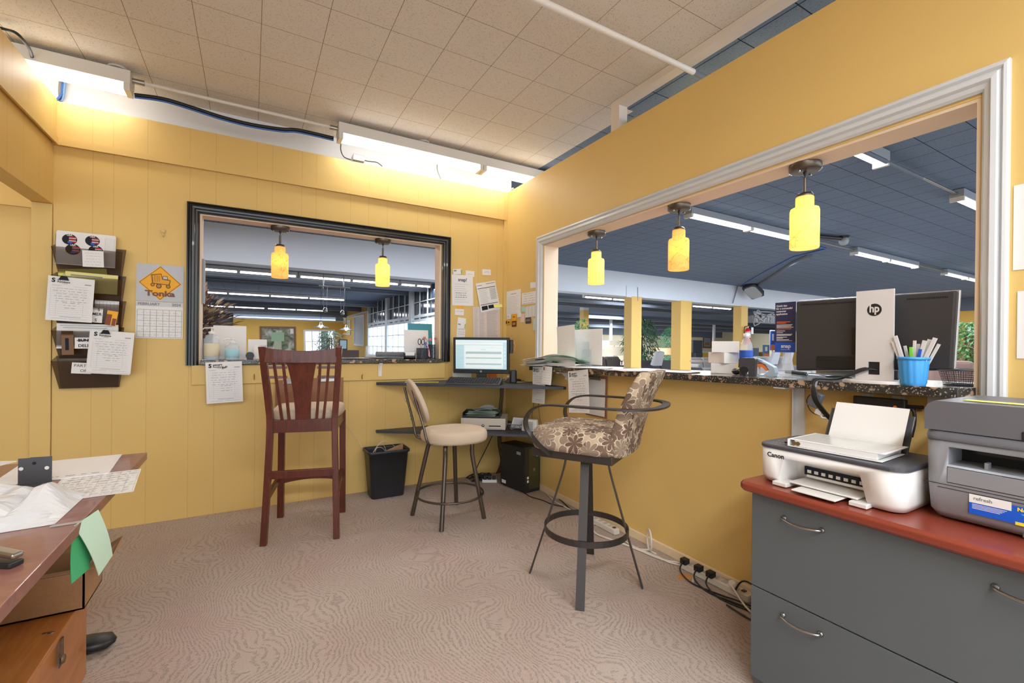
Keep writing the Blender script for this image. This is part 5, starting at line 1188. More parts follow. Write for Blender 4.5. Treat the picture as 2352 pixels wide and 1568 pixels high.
for j in range(n_+1):
    v = j/n_; vs += [A.lerp(E1, v)+V((-.004*math.sin(v*PI), 0, 0)), Bq.lerp(F1, v)+V((-.004*math.sin(v*PI), 0, 0))]
g.add(vs, fs, m_gr, True); g.add([p+V((-.0008, 0, -.0002)) for p in vs], [f[::-1] for f in fs], m_gr, True); g.build('back_leaf', t)
g = G(); p0 = Z(176, 1200, DH+.0015); sheet(g, TZ(p0.x-.05, p0.y-.01, DH+.0012, .1), .06, .018, mat('clear_tape', (210, 205, 200), .2, alpha=.5), .0004, nx=1, ny=1); g.build('tape', t)
# chest, cardboard box, chair foot under the desk
t = thing('wooden_chest', 'orange brown wooden chest with a metal hasp under the left desk', 'chest', (-2.92, -2.15, 0))
g = G(); g.box(-3.12, -2.664, -2.70, -1.645, .0, .285, m_chest)
bd = g.build('body', t); cut = G(); cut.prism([V((-2.70, -1.72, -.02)), V((-2.70, -1.70, .028)), V((-2.70, -1.685, .035)), V((-2.70, -1.665, .028)), V((-2.70, -1.655, -.02))], (.06, 0, 0), m_chest); boolean(bd, cut)
g = G(); g.box(-3.125, -2.658, -2.71, -1.640, .286, .306, m_chest); g.build('lid', t, bevel=.003)
g = G(); hy = W(140, 1480, -2.656).y; m_rust = mat('rusty_metal', (120, 100, 84), .5, .6, noise=(60, .4))
g.box(-2.657, -2.652, hy-.012, hy+.012, .235, .29, m_rust); g.lathe((-2.652, hy, .225), [(.014, 0), (.012, .006), (.004, .008)], m_rust, 12, axis=(1, 0, 0)); g.box(-2.657, -2.655, hy-.016, hy+.016, .205, .25, m_rust); g.build('hasp', t)
g = G()
for (x, y) in ((105, 1453), (117, 1452)): p = Z(x, y, .3065); g.sphere(p, .006, m_steel, 8, (1.6, 1, .3))
g.build('screws', t)
t = thing('cardboard_box', 'open brown cardboard box with flaps on top of the wooden chest', 'box', (-2.82, -1.7, .308))
x0, x1, y0, y1, z0, z1 = -3.06, -2.634, -1.80, -1.585, .308, .435
g = G(); tk = .005
g.box(x0, x1, y0, y0+tk, z0, z1, m_card); g.box(x0, x1, y1-tk, y1, z0, z1, m_card); g.box(x0, x0+tk, y0, y1, z0, z1, m_card); g.box(x1-tk, x1, y0, y1, z0, z1, m_card); g.box(x0, x1, y0, y1, z0, z0+tk, m_card); g.build('body', t)
g = G(); g.hexa([(x0+.02, y0+.006, z1), (x1-.008, y0+.006, z1), (x1-.03, y0+.075, z1-.018), (x0+.04, y0+.075, z1-.018), (x0+.02, y0+.006, z1+.004), (x1-.008, y0+.006, z1+.004), (x1-.03, y0+.075, z1-.014), (x0+.04, y0+.075, z1-.014)], m_card); g.build('flap', t)
g = G(); g.hexa([(x0+.02, y1-.004, z1-.002), (x1-.01, y1-.004, z1-.002), (x1-.0, y1+.05, z1+.06), (x0, y1+.05, z1+.06), (x0+.02, y1+.001, z1-.002), (x1-.01, y1+.001, z1-.002), (x1-.0, y1+.055, z1+.06), (x0, y1+.055, z1+.06)], m_card); g.build('flap', t)
g = G(); g.hexa([(x1-.004, y0+.01, z1-.003), (x1+.0, y0+.01, z1-.003), (x1+.0, y1-.01, z1-.003), (x1-.004, y1-.01, z1-.003), (x1+.06, y0+.03, z1+.012), (x1+.064, y0+.03, z1+.009), (x1+.064, y1-.0, z1+.03), (x1+.06, y1-.0, z1+.033)], m_card); g.build('flap', t)
t = thing('chair_base', 'rounded black chair base arm on the carpet beside the chest', 'chair base', (-2.65, -1.49, 0))
g = G(); g.sweep([V((-3.05, -1.5, .06)), V((-2.8, -1.495, .042)), V((-2.68, -1.493, .032)), V((-2.63, -1.492, .027)), V((-2.609, -1.492, .022))], lambda u: [(r_*math.cos(a*PI/6)*(1.5), r_*.7*math.sin(a*PI/6)) for a in range(12) for r_ in [(.036 if u < .7 else .036*(1-(u-.7)/.3*.75))]], m_bplastic, (0, 1, 0), smooth=True); g.build('arm', t)
# ------------------------------------------------------------------ wall file pockets
tl_, tr_y = (563, 632, 693, 756, 824), (580, 641, 700, 764, 833)
for k in range(5):
    a = B(117, tl_[k], -.095); b = B(282 if k < 3 else 277, tr_y[k], -.095); x0, x1 = a.x, b.x; zt = (a.z+b.z)/2; zb_ = zt-.172
    t = thing('wall_file_pocket', 'smoke brown wall pocket, '+('top one of the column, holding stickered booklet', 'second from the top of the column, holding yellow envelopes', 'third from the top, behind the left hanging invoice', 'fourth from the top of the column, with the DELIV label', 'bottom one of the column, with the PART OR label')[k], 'file pocket', (x0, 0, zb_), 0, 'wall file pockets')
    ins = .022
    BLf, BRf, TLf, TRf = V((x0+ins, -.04, zb_)), V((x1-ins, -.04, zb_)), V((x0, -.098, zt)), V((x1, -.098, zt))
    g = G(); e = V((0, .003, 0))
    g.hexa([BLf, BRf, BRf+e, BLf+e, TLf, TRf, TRf+e, TLf+e], m_smoke); g.build('front_panel', t)
    g = G(); g.hexa([(x0+ins, -.04, zb_-.002), (x1-ins, -.04, zb_-.002), (x1-ins, -.003, zb_-.002), (x0+ins, -.003, zb_-.002), (x0+ins, -.04, zb_+.001), (x1-ins, -.04, zb_+.001), (x1-ins, -.003, zb_+.001), (x0+ins, -.003, zb_+.001)], m_smoke)
    for xa, xb, s in ((x0+ins, x0, 1), (x1-ins, x1, -1)):
        g.hexa([V((xa, -.04, zb_)), V((xa+.003*s, -.04, zb_)), V((xa+.003*s, -.003, zb_)), V((xa, -.003, zb_)), V((xb, -.098, zt)), V((xb+.003*s, -.098, zt)), V((xb+.003*s, -.003, zt+.03)), V((xb, -.003, zt+.03))], m_smoke)
    g.hexa([V((x0+ins, -.004, zb_)), V((x1-ins, -.004, zb_)), V((x1-ins, -.001, zb_)), V((x0+ins, -.001, zb_)), V((x0, -.004, zt+.03)), V((x1, -.004, zt+.03)), V((x1, -.001, zt+.03)), V((x0, -.001, zt+.03))], m_smoke); g.build('shell', t)
def bsheet(name, c3, y, m, label, cat='paper', th=.0008, marks=(), texts=(), curl=0, group=None, wl=False, cx=0):
    """sheet on (or near) the back wall from three picture corners tl, tr, bl"""
    fn = W if wl else B
    T, w_, h_ = frame4(fn(*c3[0], y), fn(*c3[1], y), fn(*c3[2], y)); g = G(); sheet(g, T, w_, h_, m, th, marks=marks, texts=[(a, b, s*h_, *r) for a, b, s, *r in texts], curl=curl, cx=cx); return one(name, g, label, cat, group)
# booklet with round flag stickers
T, w_, h_ = frame4(B(121, 531, -.035), B(258, 545, -.035), B(128, 606, -.05)); t = thing('booklet', 'spiral booklet with round flag stickers in the top wall pocket', 'booklet', B(190, 640, -.05))
g = G(); sheet(g, T, w_, h_, m_paper, .012, nx=1, ny=1, marks=grid(1, 14, .82, .98, .3, .92, m_lgrey, .004)); sheet(g, T @ Matrix.Translation((.0, .012, -.012)), w_*.98, h_*.99, m_paper, .01, nx=1, ny=1); g.build('pages', t)
for k, (u, v) in enumerate(((.22, .78), (.60, .80), (.28, .48), (.66, .5))):
    g = G(); g.T = T @ Matrix.Translation((u*w_, v*h_, .0135)); r_ = h_*.165
    g.add([(r_*math.cos(a*PI/16)*1.05, r_*math.sin(a*PI/16), 0) for a in range(32)], [tuple(range(32))], m_ink)
    for q in range(5): g.box(-.1*r_, r_*.9, -.55*r_+q*.24*r_, -.45*r_+q*.24*r_+.04*r_, .0002, .0006, m_red if q % 2 == 0 else m_paper)
    g.box(-.25*r_, .35*r_, -.75*r_, -.35*r_, .0006, .0009, m_blue); g.T = None
    g.text('USA', r_*.42, m_paper, T @ Matrix.Translation((u*w_-.02*r_, v*h_+.78*r_, .0145)), bold=.0004); g.build('sticker', t)
g = G()
for q in range(26): g.tube([T @ V((.0, h_*(.03+.036*q), .013)), T @ V((-.006, h_*(.03+.036*q), .006)), T @ V((0, h_*(.03+.036*q), -.004))], .0008, m_steel, 4)
g.build('wire_spine', t)
bsheet('note', ((187, 574), (236, 577), (190, 612)), -.100, m_paper, 'small white handwritten note taped on the top wall pocket', 'note', marks=scrib(5, .1, .9, .15, .85, m_lgrey, .02, 3))
bsheet('envelope', ((138, 618), (250, 617), (137, 655)), -.045, m_papery, 'yellow envelope leaning in the second wall pocket, rear one', 'envelope')
bsheet('envelope', ((150, 622), (271, 633), (148, 668)), -.055, mat('pale_yellow_paper', (236, 226, 150), .8), 'pale yellow envelope in the second wall pocket, front one', 'envelope', marks=[(.1, .8, .7, .86, m_grey)])
bsheet('form', ((215, 688), (271, 692), (215, 740)), -.05, m_paper, 'white ruled form in the third wall pocket', 'form', marks=grid(6, 1, .05, .95, .1, .95, m_grey, .01))
bsheet('label_card', ((200, 704), (233, 707), (201, 739)), -.085, m_paper, 'white MER label on the third wall pocket', 'label', texts=[(.6, .55, .26, 'MER', m_ink, 0, 'CENTER', .0005), (.7, .86, .26, 'S', m_ink, 0, 'CENTER', .0005), (.55, .16, .26, 'S', m_ink, 0, 'CENTER', .0005)])
bsheet('tag', ((246, 712), (271, 716), (240, 745)), -.088, m_gold, 'yellow and brown tag in the third wall pocket', 'tag', marks=[(.0, .0, .5, .75, mat('brown_print', (130, 60, 30), .6)), (.6, .0, .95, .5, mat('brown_print', (130, 60, 30)))])
bsheet('form_pad', ((131, 742), (271, 746), (132, 800)), -.045, m_paper, 'thick wad of white forms in the fourth wall pocket', 'forms', th=.02, marks=[(.05, .9, .9, .93, m_lgrey), (.1, .82, .8, .85, m_lgrey)])
bsheet('label_card', ((170, 775), (216, 775), (172, 800)), -.092, m_paper, 'white DELIV label on the fourth wall pocket', 'label', texts=[(.5, .24, .36, 'DELIV', m_ink, 0, 'CENTER', .0006), (.5, .74, .34, 'BUNK', m_ink, 0, 'CENTER', .0012)], marks=[(.1, .70, .9, .76, m_ink)])
bsheet('envelope', ((140, 760), (168, 760), (142, 815)), -.088, mat('brown_kraft', (126, 96, 70), .8), 'brown envelope inside the fourth wall pocket', 'envelope', marks=[(.3, .2, .6, .7, m_ink)])
bsheet('label_card', ((161, 832), (207, 834), (163, 857)), -.098, m_paper, 'white PART OR label on the bottom wall pocket', 'label', texts=[(.42, .72, .36, 'PART', m_ink), (.62, .26, .36, 'OR', m_ink)])
for (tl, tr_, bl, l, sd_) in (((112, 632), (219, 643), (104, 734), 'white furniture invoice clipped over the second and third wall pockets', 31), ((214, 757), (314, 765), (199, 854), 'thick white furniture invoice clipped over the lower pockets, beside DELIV label', 32)):
    T, w_, h_ = frame4(B(*tl, -.125), B(*tr_, -.125), B(*bl, -.115)); t = thing('invoice', l, 'invoice', B(*bl, -.115), 0, 'furniture shop invoices')
    g = G(); invoice(g, T, w_, h_, seed=sd_, rest=("r's", 'Furniture'), curl=.004, boxes=True)
    if sd_ == 32:
        for q in range(3): sheet(g, T @ Matrix.Translation((-.003*q, -.004*q, -.002-.002*q)), w_, h_, m_paper, nx=1, ny=1)
    g.build('sheet', t)
    g = G(); g.T = T @ Matrix.Translation((w_*.34, h_*.97, .003)); g.prism([V((-.022, -.012, 0)), V((.022, -.012, 0)), V((.012, .012, 0)), V((-.012, .012, 0))], (0, 0, .012), m_ink); g.tube([V((-.01, .01, .006)), V((0, .028, .006)), V((.01, .01, .006))], .0012, m_steel, 6, sub=3); g.build('binder_clip', t)
# calendar
T, w_, h_ = frame4(B(308, 603, -.004), B(417, 612, -.004), B(311, 776, -.004)); t = thing('wall_calendar', 'February 2024 wall calendar with a yellow toy truck sign on grey', 'calendar', B(360, 777, -.003))
m_cal = mat('calendar_grey', (186, 188, 194), .5, noise=(30, .06)); hh = h_*.5
g = G(); Tu = T @ Matrix.Translation((0, hh, 0)); sheet(g, Tu, w_, hh, m_cal, .002, nx=1, ny=1)
cxx, cyy = w_*.5, hh*.5; rw, rh = w_*.46, hh*.47
for s, mm, z in ((1.0, m_gold, .0024), (.95, m_ink, .0026), (.92, m_gold, .0028)): g.add([Tu @ V((cxx+rw*s*a, cyy+rh*s*b, z)) for a, b in ((1, 0), (0, 1), (-1, 0), (0, -1))], [(0, 1, 2, 3)], mm)
m_dk = mat('truck_line', (96, 66, 20), .6); m_tr = mat('truck_yellow', (226, 156, 30), .6)
def poly(pts, mm, z): g.add([Tu @ V((cxx+a*w_, cyy+b*hh, z)) for a, b in pts], [tuple(range(len(pts)))], mm)
poly([(-.17, -.02), (.2, -.05), (.22, .1), (.05, .12), (.02, .26), (-.2, .22)], m_dk, .0030); poly([(-.155, .0), (.18, -.03), (.2, .08), (.04, .10), (.01, .24), (-.185, .2)], m_tr, .0032)
for q in range(4): poly([(-.16+.045*q, .03), (-.15+.045*q, .03), (-.16+.045*q, .2), (-.17+.045*q, .2)], m_dk, .0034)
poly([(.04, .11), (.16, .1), (.15, .2), (.05, .2)], m_dk, .0034); poly([(.055, .12), (.145, .115), (.14, .185), (.06, .185)], m_cal, .0036)
for (wx, wy, r_) in ((-.16, -.05, .045), (-.03, -.08, .06), (.17, -.08, .05)):
    for rr_2, mm, z in ((r_, m_dk, .0038), (r_*.55, m_tr, .0040), (r_*.25, m_dk, .0042)): g.add([Tu @ V((cxx+wx*w_+rr_2*w_*math.cos(a*PI/10), cyy+wy*hh+rr_2*w_*1.1*math.sin(a*PI/10), z)) for a in range(20)], [tuple(range(20))], mm)
g.text('Tonka', hh*.2, mat('brown_logo', (120, 60, 20), .5), Tu @ Matrix.Translation((cxx, hh*.21, .0046)), bold=.002, sx=1.25); g.build('picture_leaf', t)
g = G(); sheet(g, T, w_, hh*.99, m_paper, .003, nx=1, ny=1, marks=[(0, .87, 1, 1, mat('calendar_band', (206, 206, 208), .6))]+grid(7, 5, .03, .97, .03, .78, m_grey, .008)+scrib(5, .1, .9, .1, .7, m_lgrey, .01, 7), texts=[(.27, .93, hh*.1, 'FEBRUARY', m_grey, 0, 'CENTER', .0008), (.85, .93, hh*.1, '2024', m_grey, 0, 'CENTER', .0008)]); g.build('month_leaf', t)
g = G(); g.lathe(T @ V((w_*.52, h_*.99, .003)), [(.003, 0), (.002, .003)], m_steel, 8, axis=(0, -1, 0)); g.build('pin', t)
# key on a nail
p = B(375, 527, 0); t = thing('key', 'small brass key hanging on the yellow wall above the calendar', 'key', p); m_brass = mat('brass', (170, 140, 90), .3, .8)
g = G(); g.cyl(p, p+V((0, -.015, 0)), .002, m_steel); g.build('nail', t)
g = G(); g.lathe(p+V((0, -.010, -.012)), [(.013, 0), (.013, .002)], m_brass, 16, axis=(0, -1, 0)); g.box(p.x-.003, p.x+.003, -.012, -.010, p.z-.055, p.z-.02, m_brass); g.box(p.x, p.x+.008, -.012, -.010, p.z-.05, p.z-.042, m_brass); g.build('blade', t)
# ------------------------------------------------------------------ apron hooks, clipboards behind the wooden chair
for px in (584, 831):
    p = B(px, 862, -.022); g = G(); g.tube([p, p+V((0, -.02, -.004)), p+V((0, -.028, .012))], .0025, m_brass, 8, sub=3); g.tube([p+V((0, 0, -.01)), p+V((0, -.018, -.03)), p+V((0, -.022, -.012))], .0025, m_brass, 8, sub=3); one('coat_hook', g, 'small brass hook on the yellow board, %s of the wooden chair' % ('left' if px < 600 else 'right'), 'hook')
for k, (tl, tr_, bl, l) in enumerate((((632, 873), (702, 868), (632, 940), 'brown clipboard on the wall behind the chair slats, left of the splat'), ((717, 868), (788, 866), (717, 940), 'brown clipboard on the wall behind the chair slats, right of the splat'))):
    T, w_, h_ = frame4(B(*tl, -.03), B(*tr_, -.03), B(*bl, -.03)); t = thing('clipboard', l, 'clipboard', B(*bl, -.03)); g = G(); sheet(g, T, w_, .24, m_clip, .004, nx=1, ny=1) if 0 else g.box(T.translation.x, T.translation.x+w_, -.034, -.029, T.translation.z-.03, T.translation.z+h_, m_clip); g.build('board', t, bevel=.002)
    g = G(); zt = T.translation.z+h_; xm = T.translation.x+w_/2; g.box(xm-.055, xm+.055, -.044, -.034, zt-.03, zt-.005, m_steel); g.box(xm-.03, xm+.03, -.038, -.034, zt-.01, zt+.012, m_steel); g.build('clip', t, bevel=.002)
T, w_, h_ = frame4(B(472, 832, -.066), B(556, 829, -.066), B(475, 927, -.055)); g = G(); invoice(g, T, w_, h_, seed=41, paid=True, boxes=True, curl=.008); one('invoice', g, 'white furniture invoice stamped PAID hanging from the granite ledge', 'invoice', 'furniture shop invoices')
# ------------------------------------------------------------------ things on the ledge
LZ = 1.0985
def LP(px, py, y): p = B(px, py, y); return V((p.x, y, LZ))
def pump_bottle(px, y, r, h, label, lab):
    p = LP(px, 828, y); t = thing('sanitizer_bottle', label, 'bottle', p)
    g = G(); g.lathe(p, [(r*.95, 0), (r, .004), (r, h*.62), (r*.75, h*.74), (r*.35, h*.78), (r*.35, h*.80)], m_clear, 24, c1=False); g.build('body', t)
    g = G(); g.lathe(p, [(r*.93, .003), (r*.93, h*.3)], mat('clear_gel', (210, 225, 235), .1, alpha=.4), 24); g.build('gel', t)
    g = G(); g.lathe(p, [(r*1.01, h*.12), (r*1.015, h*.121), (r*1.015, h*.5), (r*1.01, h*.501)], lab, 24, c0=False, c1=False); g.build('label', t)
    g = G(); g.lathe(p, [(r*.4, h*.79), (r*.42, h*.8), (r*.42, h*.86), (r*.15, h*.87), (r*.12, h*.95), (r*.3, h*.955), (r*.3, h*.99), (.001, h)], m_wplastic, 16); g.tube([p+V((0, 0, h*.97)), p+V((-r*.9, -r*.3, h*.96)), p+V((-r*1.1, -r*.4, h*.92))], .004, m_wplastic, 8); g.build('pump', t)
pump_bottle(486, -.0, .048, .235, 'tall clear hand sanitizer bottle with pump at the left end of the ledge', mat('cream_label', (216, 204, 176), .6))
pump_bottle(533, -.0, .045, .155, 'short clear hand sanitizer bottle with a blue label on the ledge', mat('pale_blue_label', (160, 205, 215), .6))
def card_up(px0, px1, pyt, y, label, name='sign_holder', m=None, th=.003, marks=(), lean=.03):
    a = B(px0, pyt, y+lean); b = B(px1, pyt, y+lean); z1_ = a.z; T, w_, h_ = frame4(V((a.x, y+lean, z1_)), V((b.x, y+lean, z1_)), V((a.x, y, LZ+.002)))
    t = thing(name, label, 'sign holder', V((a.x, y, LZ))); g = G(); sheet(g, T, w_, h_, m or m_paper, th, nx=1, ny=1, marks=marks); g.build('card', t)
    g = G(); g.box(a.x+.01, b.x-.01, y-.02, y+.08, LZ, LZ+.003, m_acr); g.build('foot', t); return t
card_up(490, 566, 747, .14, 'tall blank white sign back at the left of the ledge behind the bottles')
card_up(570, 613, 779, .18, 'low blank white sign back right of the tall one on the ledge')
card_up(583, 602, 793, .10, 'small narrow white card standing on the ledge left of the wooden chair')
p = LP(574, 828, .05); g = G(); g.lathe(p+V((0, -.012, .03)), [(.026, 0), (.028, .004), (.028, .03), (.02, .036)], m_bplastic, 20, axis=(0, 1, 0)); g.box(p.x-.02, p.x+.02, p.y-.01, p.y+.03, LZ, LZ+.008, m_bplastic); one('desk_gadget', g, 'small round black gadget on the ledge left of the wooden chair', 'gadget')
loose_pile((-1.13, .11, LZ), .28, .2, 5, [m_paper, m_paper, mat('grey_folder', (150, 152, 158), .7)], .1, 'paper_stack', 'papers and a grey folder spread in the middle of the ledge', seed=51, jit=.05, curl=.006)
loose_pile((-1.42, .12, LZ), .28, .2, 3, [m_paper], -.15, 'paper_stack', 'white papers on the ledge just right of the wooden chair', seed=52, jit=.03, curl=.008)
g = G(); g.cyl((-1.18, .245, LZ+.034), (-.93, .245, LZ+.034), .024, mat('grey_felt', (128, 128, 132), .95, bump=(120, .4)), 14); g.box(-1.16, -.95, .20, .285, LZ, LZ+.012, mat('grey_felt', (128, 128, 132))); one('rolled_mat', g, 'rolled grey felt mat at the back of the ledge', 'mat')
t = card_up(936, 992, 742, .22, 'teal printed folder standing at the right end of the ledge', 'folder', m_teal, .004, marks=[(.1, .55, .9, .57, m_cyan)])
card_up(927, 983, 757, .10, 'blank white sign back in front of the teal folder on the ledge')
p0, p1 = LP(929, 826, -.03), LP(953, 826, -.03)
g = G(); g.box(p0.x, p1.x, -.045, .0, LZ, LZ+.012, m_bplastic); g.box(p0.x, p1.x, -.045, -.041, LZ, LZ+.03, m_bplastic); g.box(p0.x, p0.x+.003, -.045, 0, LZ, LZ+.05, m_bplastic); g.box(p1.x-.003, p1.x, -.045, 0, LZ, LZ+.05, m_bplastic); g.box(p0.x, p1.x, -.004, 0, LZ, LZ+.055, m_bplastic); one('card_holder', g, 'black business card holder on the ledge', 'holder')
g = G(); g.box(p0.x+.005, p1.x-.005, -.038, -.01, LZ+.0125, LZ+.06, m_paper); one('business_cards', g, 'white business cards in the black holder on the ledge', 'cards')
def mesh_cup(px0, px1, y, h, label):
    a, b = LP(px0, 826, y), LP(px1, 826, y); c_ = (a+b)/2; r_ = (b.x-a.x)/2; t = thing('pen_cup', label, 'pen cup', c_)
    m_ = mat('mesh_navy', (44, 50, 66), .4, .2); g = G()
    for k in range(20): q = 2*PI*k/20; g.tube([c_+V((r_*math.cos(q), r_*math.sin(q), 0)), c_+V((r_*math.cos(q), r_*math.sin(q), h))], .001, m_, 4)
    for k in range(9): g.tube([c_+V((r_*math.cos(2*PI*j/20), r_*math.sin(2*PI*j/20), h*(k+.5)/9)) for j in range(20)], .001, m_, 4, closed=True)
    g.lathe(c_, [(r_*.98, .001), (r_*.98, .004)], m_, 20); g.lathe(c_, [(r_*.96, .002), (r_*.96, h*.98)], mat('mesh_sheet', (46, 52, 68), .5, alpha=.55), 20, c0=False, c1=False); g.build('mesh_body', t)
    g = G(); g.tube([c_+V((r_*math.cos(2*PI*j/20), r_*math.sin(2*PI*j/20), h)) for j in range(20)], .0025, m_, 6, closed=True); g.build('rim', t); return c_, r_
c1_, r1_ = mesh_cup(957, 983, .0, .092, 'dark blue mesh pen cup holding scissors at the right end of the ledge')
t = thing('scissors', 'black handled scissors standing in the mesh pen cup', 'scissors', c1_)
for s in (-1, 1):
    g = G(); q = c1_+V((-.012+s*.016, 0, .15)); g.tube([q+V((.013*math.cos(a*PI/8), .0, .026*math.sin(a*PI/8))) for a in range(16)], .0035, m_bplastic, 8, closed=True); g.tube([q+V((-s*.008, 0, -.024)), c1_+V((-.012-s*.004, 0, .07)), c1_+V((-.012-s*.006, 0, .01))], .003, m_steel, 6); g.build('blade', t)
for k, (dx, l, mm) in enumerate(((.014, 'teal pen in the mesh cup with the scissors', m_teal), (.02, 'blue pen in the mesh cup with the scissors', m_blue))):
    g = G(); g.cyl(c1_+V((dx*.4, .01, .006)), c1_+V((dx*1.9, .01, .135-.02*k)), .004, mm, 8); one('pen', g, l, 'pen')
c2_, r2_ = mesh_cup(984, 999, .06, .125, 'tall dark mesh cup behind the small flag')
t = thing('small_flag', 'small stars and stripes flag drooping from the mesh pen cup', 'flag', c1_+V((.03, 0, 0)))
g = G(); st_ = c1_+V((.018, -.005, .01)); en = c1_+V((.034, -.005, .155)); g.cyl(st_, en, .0015, m_gold, 6); g.build('stick', t)
g = G(); tp = en; nst = 9
for q in range(nst):
    a0 = tp+V((.0025*q-.004, -.004-.0*q, -.002*q)); 
    g.bar([a0+V((-.015, 0, -.01)), a0+V((.0, -.004, -.03)), a0+V((.012, .002, -.07)), a0+V((.016, -.004, -.125))], .0028, .0006, m_red if q % 2 == 0 else m_paper, (1, 0, .3), sub=4)
g.build('stripes', t)
g = G(); g.bar([tp+V((-.012, -.005, -.008)), tp+V((-.004, -.007, -.03)), tp+V((.004, -.006, -.052))], .018, .001, m_blue, (1, 0, .3), sub=3); g.build('canton', t)
for k, (px, py) in enumerate(((975, 776), (989, 780), (1000, 777))):
    q = B(px, py, .06); t = thing('artificial_flower', 'pink artificial flower above the mesh cup, '+('left', 'middle', 'right')[k]+' of three', 'flower', q, 0, 'pink artificial flowers'); g = G()
    for a in range(6): g.sphere(q+V((.008*math.cos(a*PI/3), .004, .008*math.sin(a*PI/3))), .007, mat('petal_pink', (232, 140, 140), .7), 8, (1, .5, 1), 5)
    g.build('petals', t); g = G(); g.tube([q, V(((q.x+c2_.x)/2, .062, q.z-.03)), c2_+V((0, 0, .06))], .0013, mat('stem_green', (70, 110, 60), .7), 5, sub=3); g.build('stem', t)
card_up(999, 1014, 755, .08, 'narrow printed white leaflet at the far right end of the ledge', 'leaflet', marks=lines(8, .1, .9, .2, .9, m_lgrey, .01))
g = G(); g.box(-2.452, -2.440, .02, .11, 1.50, 1.815, mat('grey_metal', (130, 134, 144), .4)); g.box(-2.440, -2.437, .03, .10, 1.51, 1.80, m_lgrey); one('door_chime', g, 'narrow grey box on the left jamb of the black framed opening', 'box')
# ------------------------------------------------------------------ papers pinned around the corner
wp = [
 ('business_card', ((1041.4, 618), (1061, 617), (1041.4, 630)), m_paper, 'white business card with a green edge, above the snap sheet, left one', [(.9, 0, 1, .8, mat('leaf_green', (120, 190, 90), .7)), (.1, .55, .4, .8, m_grey)], []),
 ('business_card', ((1069.6, 621), (1089.4, 623), (1069.6, 634)), m_paper, 'white business card above the snap sheet, right one', [(.2, .4, .8, .45, m_lgrey)], []),
 ('business_card', ((1108, 618), (1127.5, 619), (1108, 631)), m_paper, 'white note card pinned alone near the room corner', [(.2, .4, .8, .45, m_lgrey), (.3, .6, .7, .65, m_lgrey)], []),
 ('notice', ((1038.4, 630), (1087, 633), (1038.6, 701)), m_paper, 'white snap! sheet in a plastic sleeve beside the black casing', lines(9, .12, .8, .12, .7, m_lgrey, .008)+scrib(3, .15, .7, .28, .42, m_ink, .012, 8), [(.5, .84, .15, 'snap!', m_ink, 0, 'CENTER', .0006)]),
 ('form', ((1091, 651.4), (1136, 644.3), (1104.7, 717.8)), m_paper, 'tilted printed form with black bars near the room corner', [(.05, .80, .95, .82, m_ink), (.05, .24, .95, .26, m_ink), (.08, .06, .38, .2, m_ink), (.42, .08, .72, .2, m_ink)]+lines(14, .08, .55, .3, .76, m_lgrey, .008)+lines(12, .62, .95, .4, .76, m_grey, .012, .1, 3)+[(.05, .9, .3, .92, m_grey), (.5, .93, .95, .95, m_grey)], []),
 ('price_list', ((1088, 704.5), (1149.6, 706.5), (1087, 776)), mat('list_paper', (222, 206, 196), .8), 'long grey printed list hanging behind the small monitor', lines(30, .04, .18, .05, .97, m_lgrey, .01, .3, 4)+lines(30, .22, .42, .05, .97, m_lgrey, .01, .3, 5)+lines(30, .5, .92, .05, .97, m_lgrey, .01, .3, 6), []),
 ('sticky_tab', ((1049, 702.5), (1065, 702.5), (1049, 709)), m_gold, 'orange tab under the snap sheet', [], []),
 ('note', ((1044.5, 708.6), (1065.3, 710), (1044.5, 723)), m_paper, 'small white note below the orange tab', [(.1, .6, .9, .66, m_lgrey)], []),
 ('note', ((1050, 728), (1069, 731), (1049, 754)), m_paper, 'white receipt below the small note near the black casing', [(.1, .35, .4, .45, m_grey), (.9, .1, 1, .5, mat('leaf_green', (120, 190, 90)))], []),
 ('note', ((1048.5, 753.5), (1068, 755), (1048, 778)), m_paper, 'white note with reddish writing just above the small monitor', scrib(3, .1, .9, .5, .9, mat('stamp_red', (190, 110, 90)), .04, 2), []),
]
for nm_, c3, mm, l, mk, tx in wp: bsheet(nm_, c3, -.003 if nm_ != 'form' else -.008, mm, l, nm_.replace('_', ' '), marks=mk, texts=tx)
bsheet('sticky_note', ((1132, 699), (1151, 698), (1134, 706)), -.012, m_papery, 'fluorescent yellow sticky note on the tilted form', 'note', curl=.01)
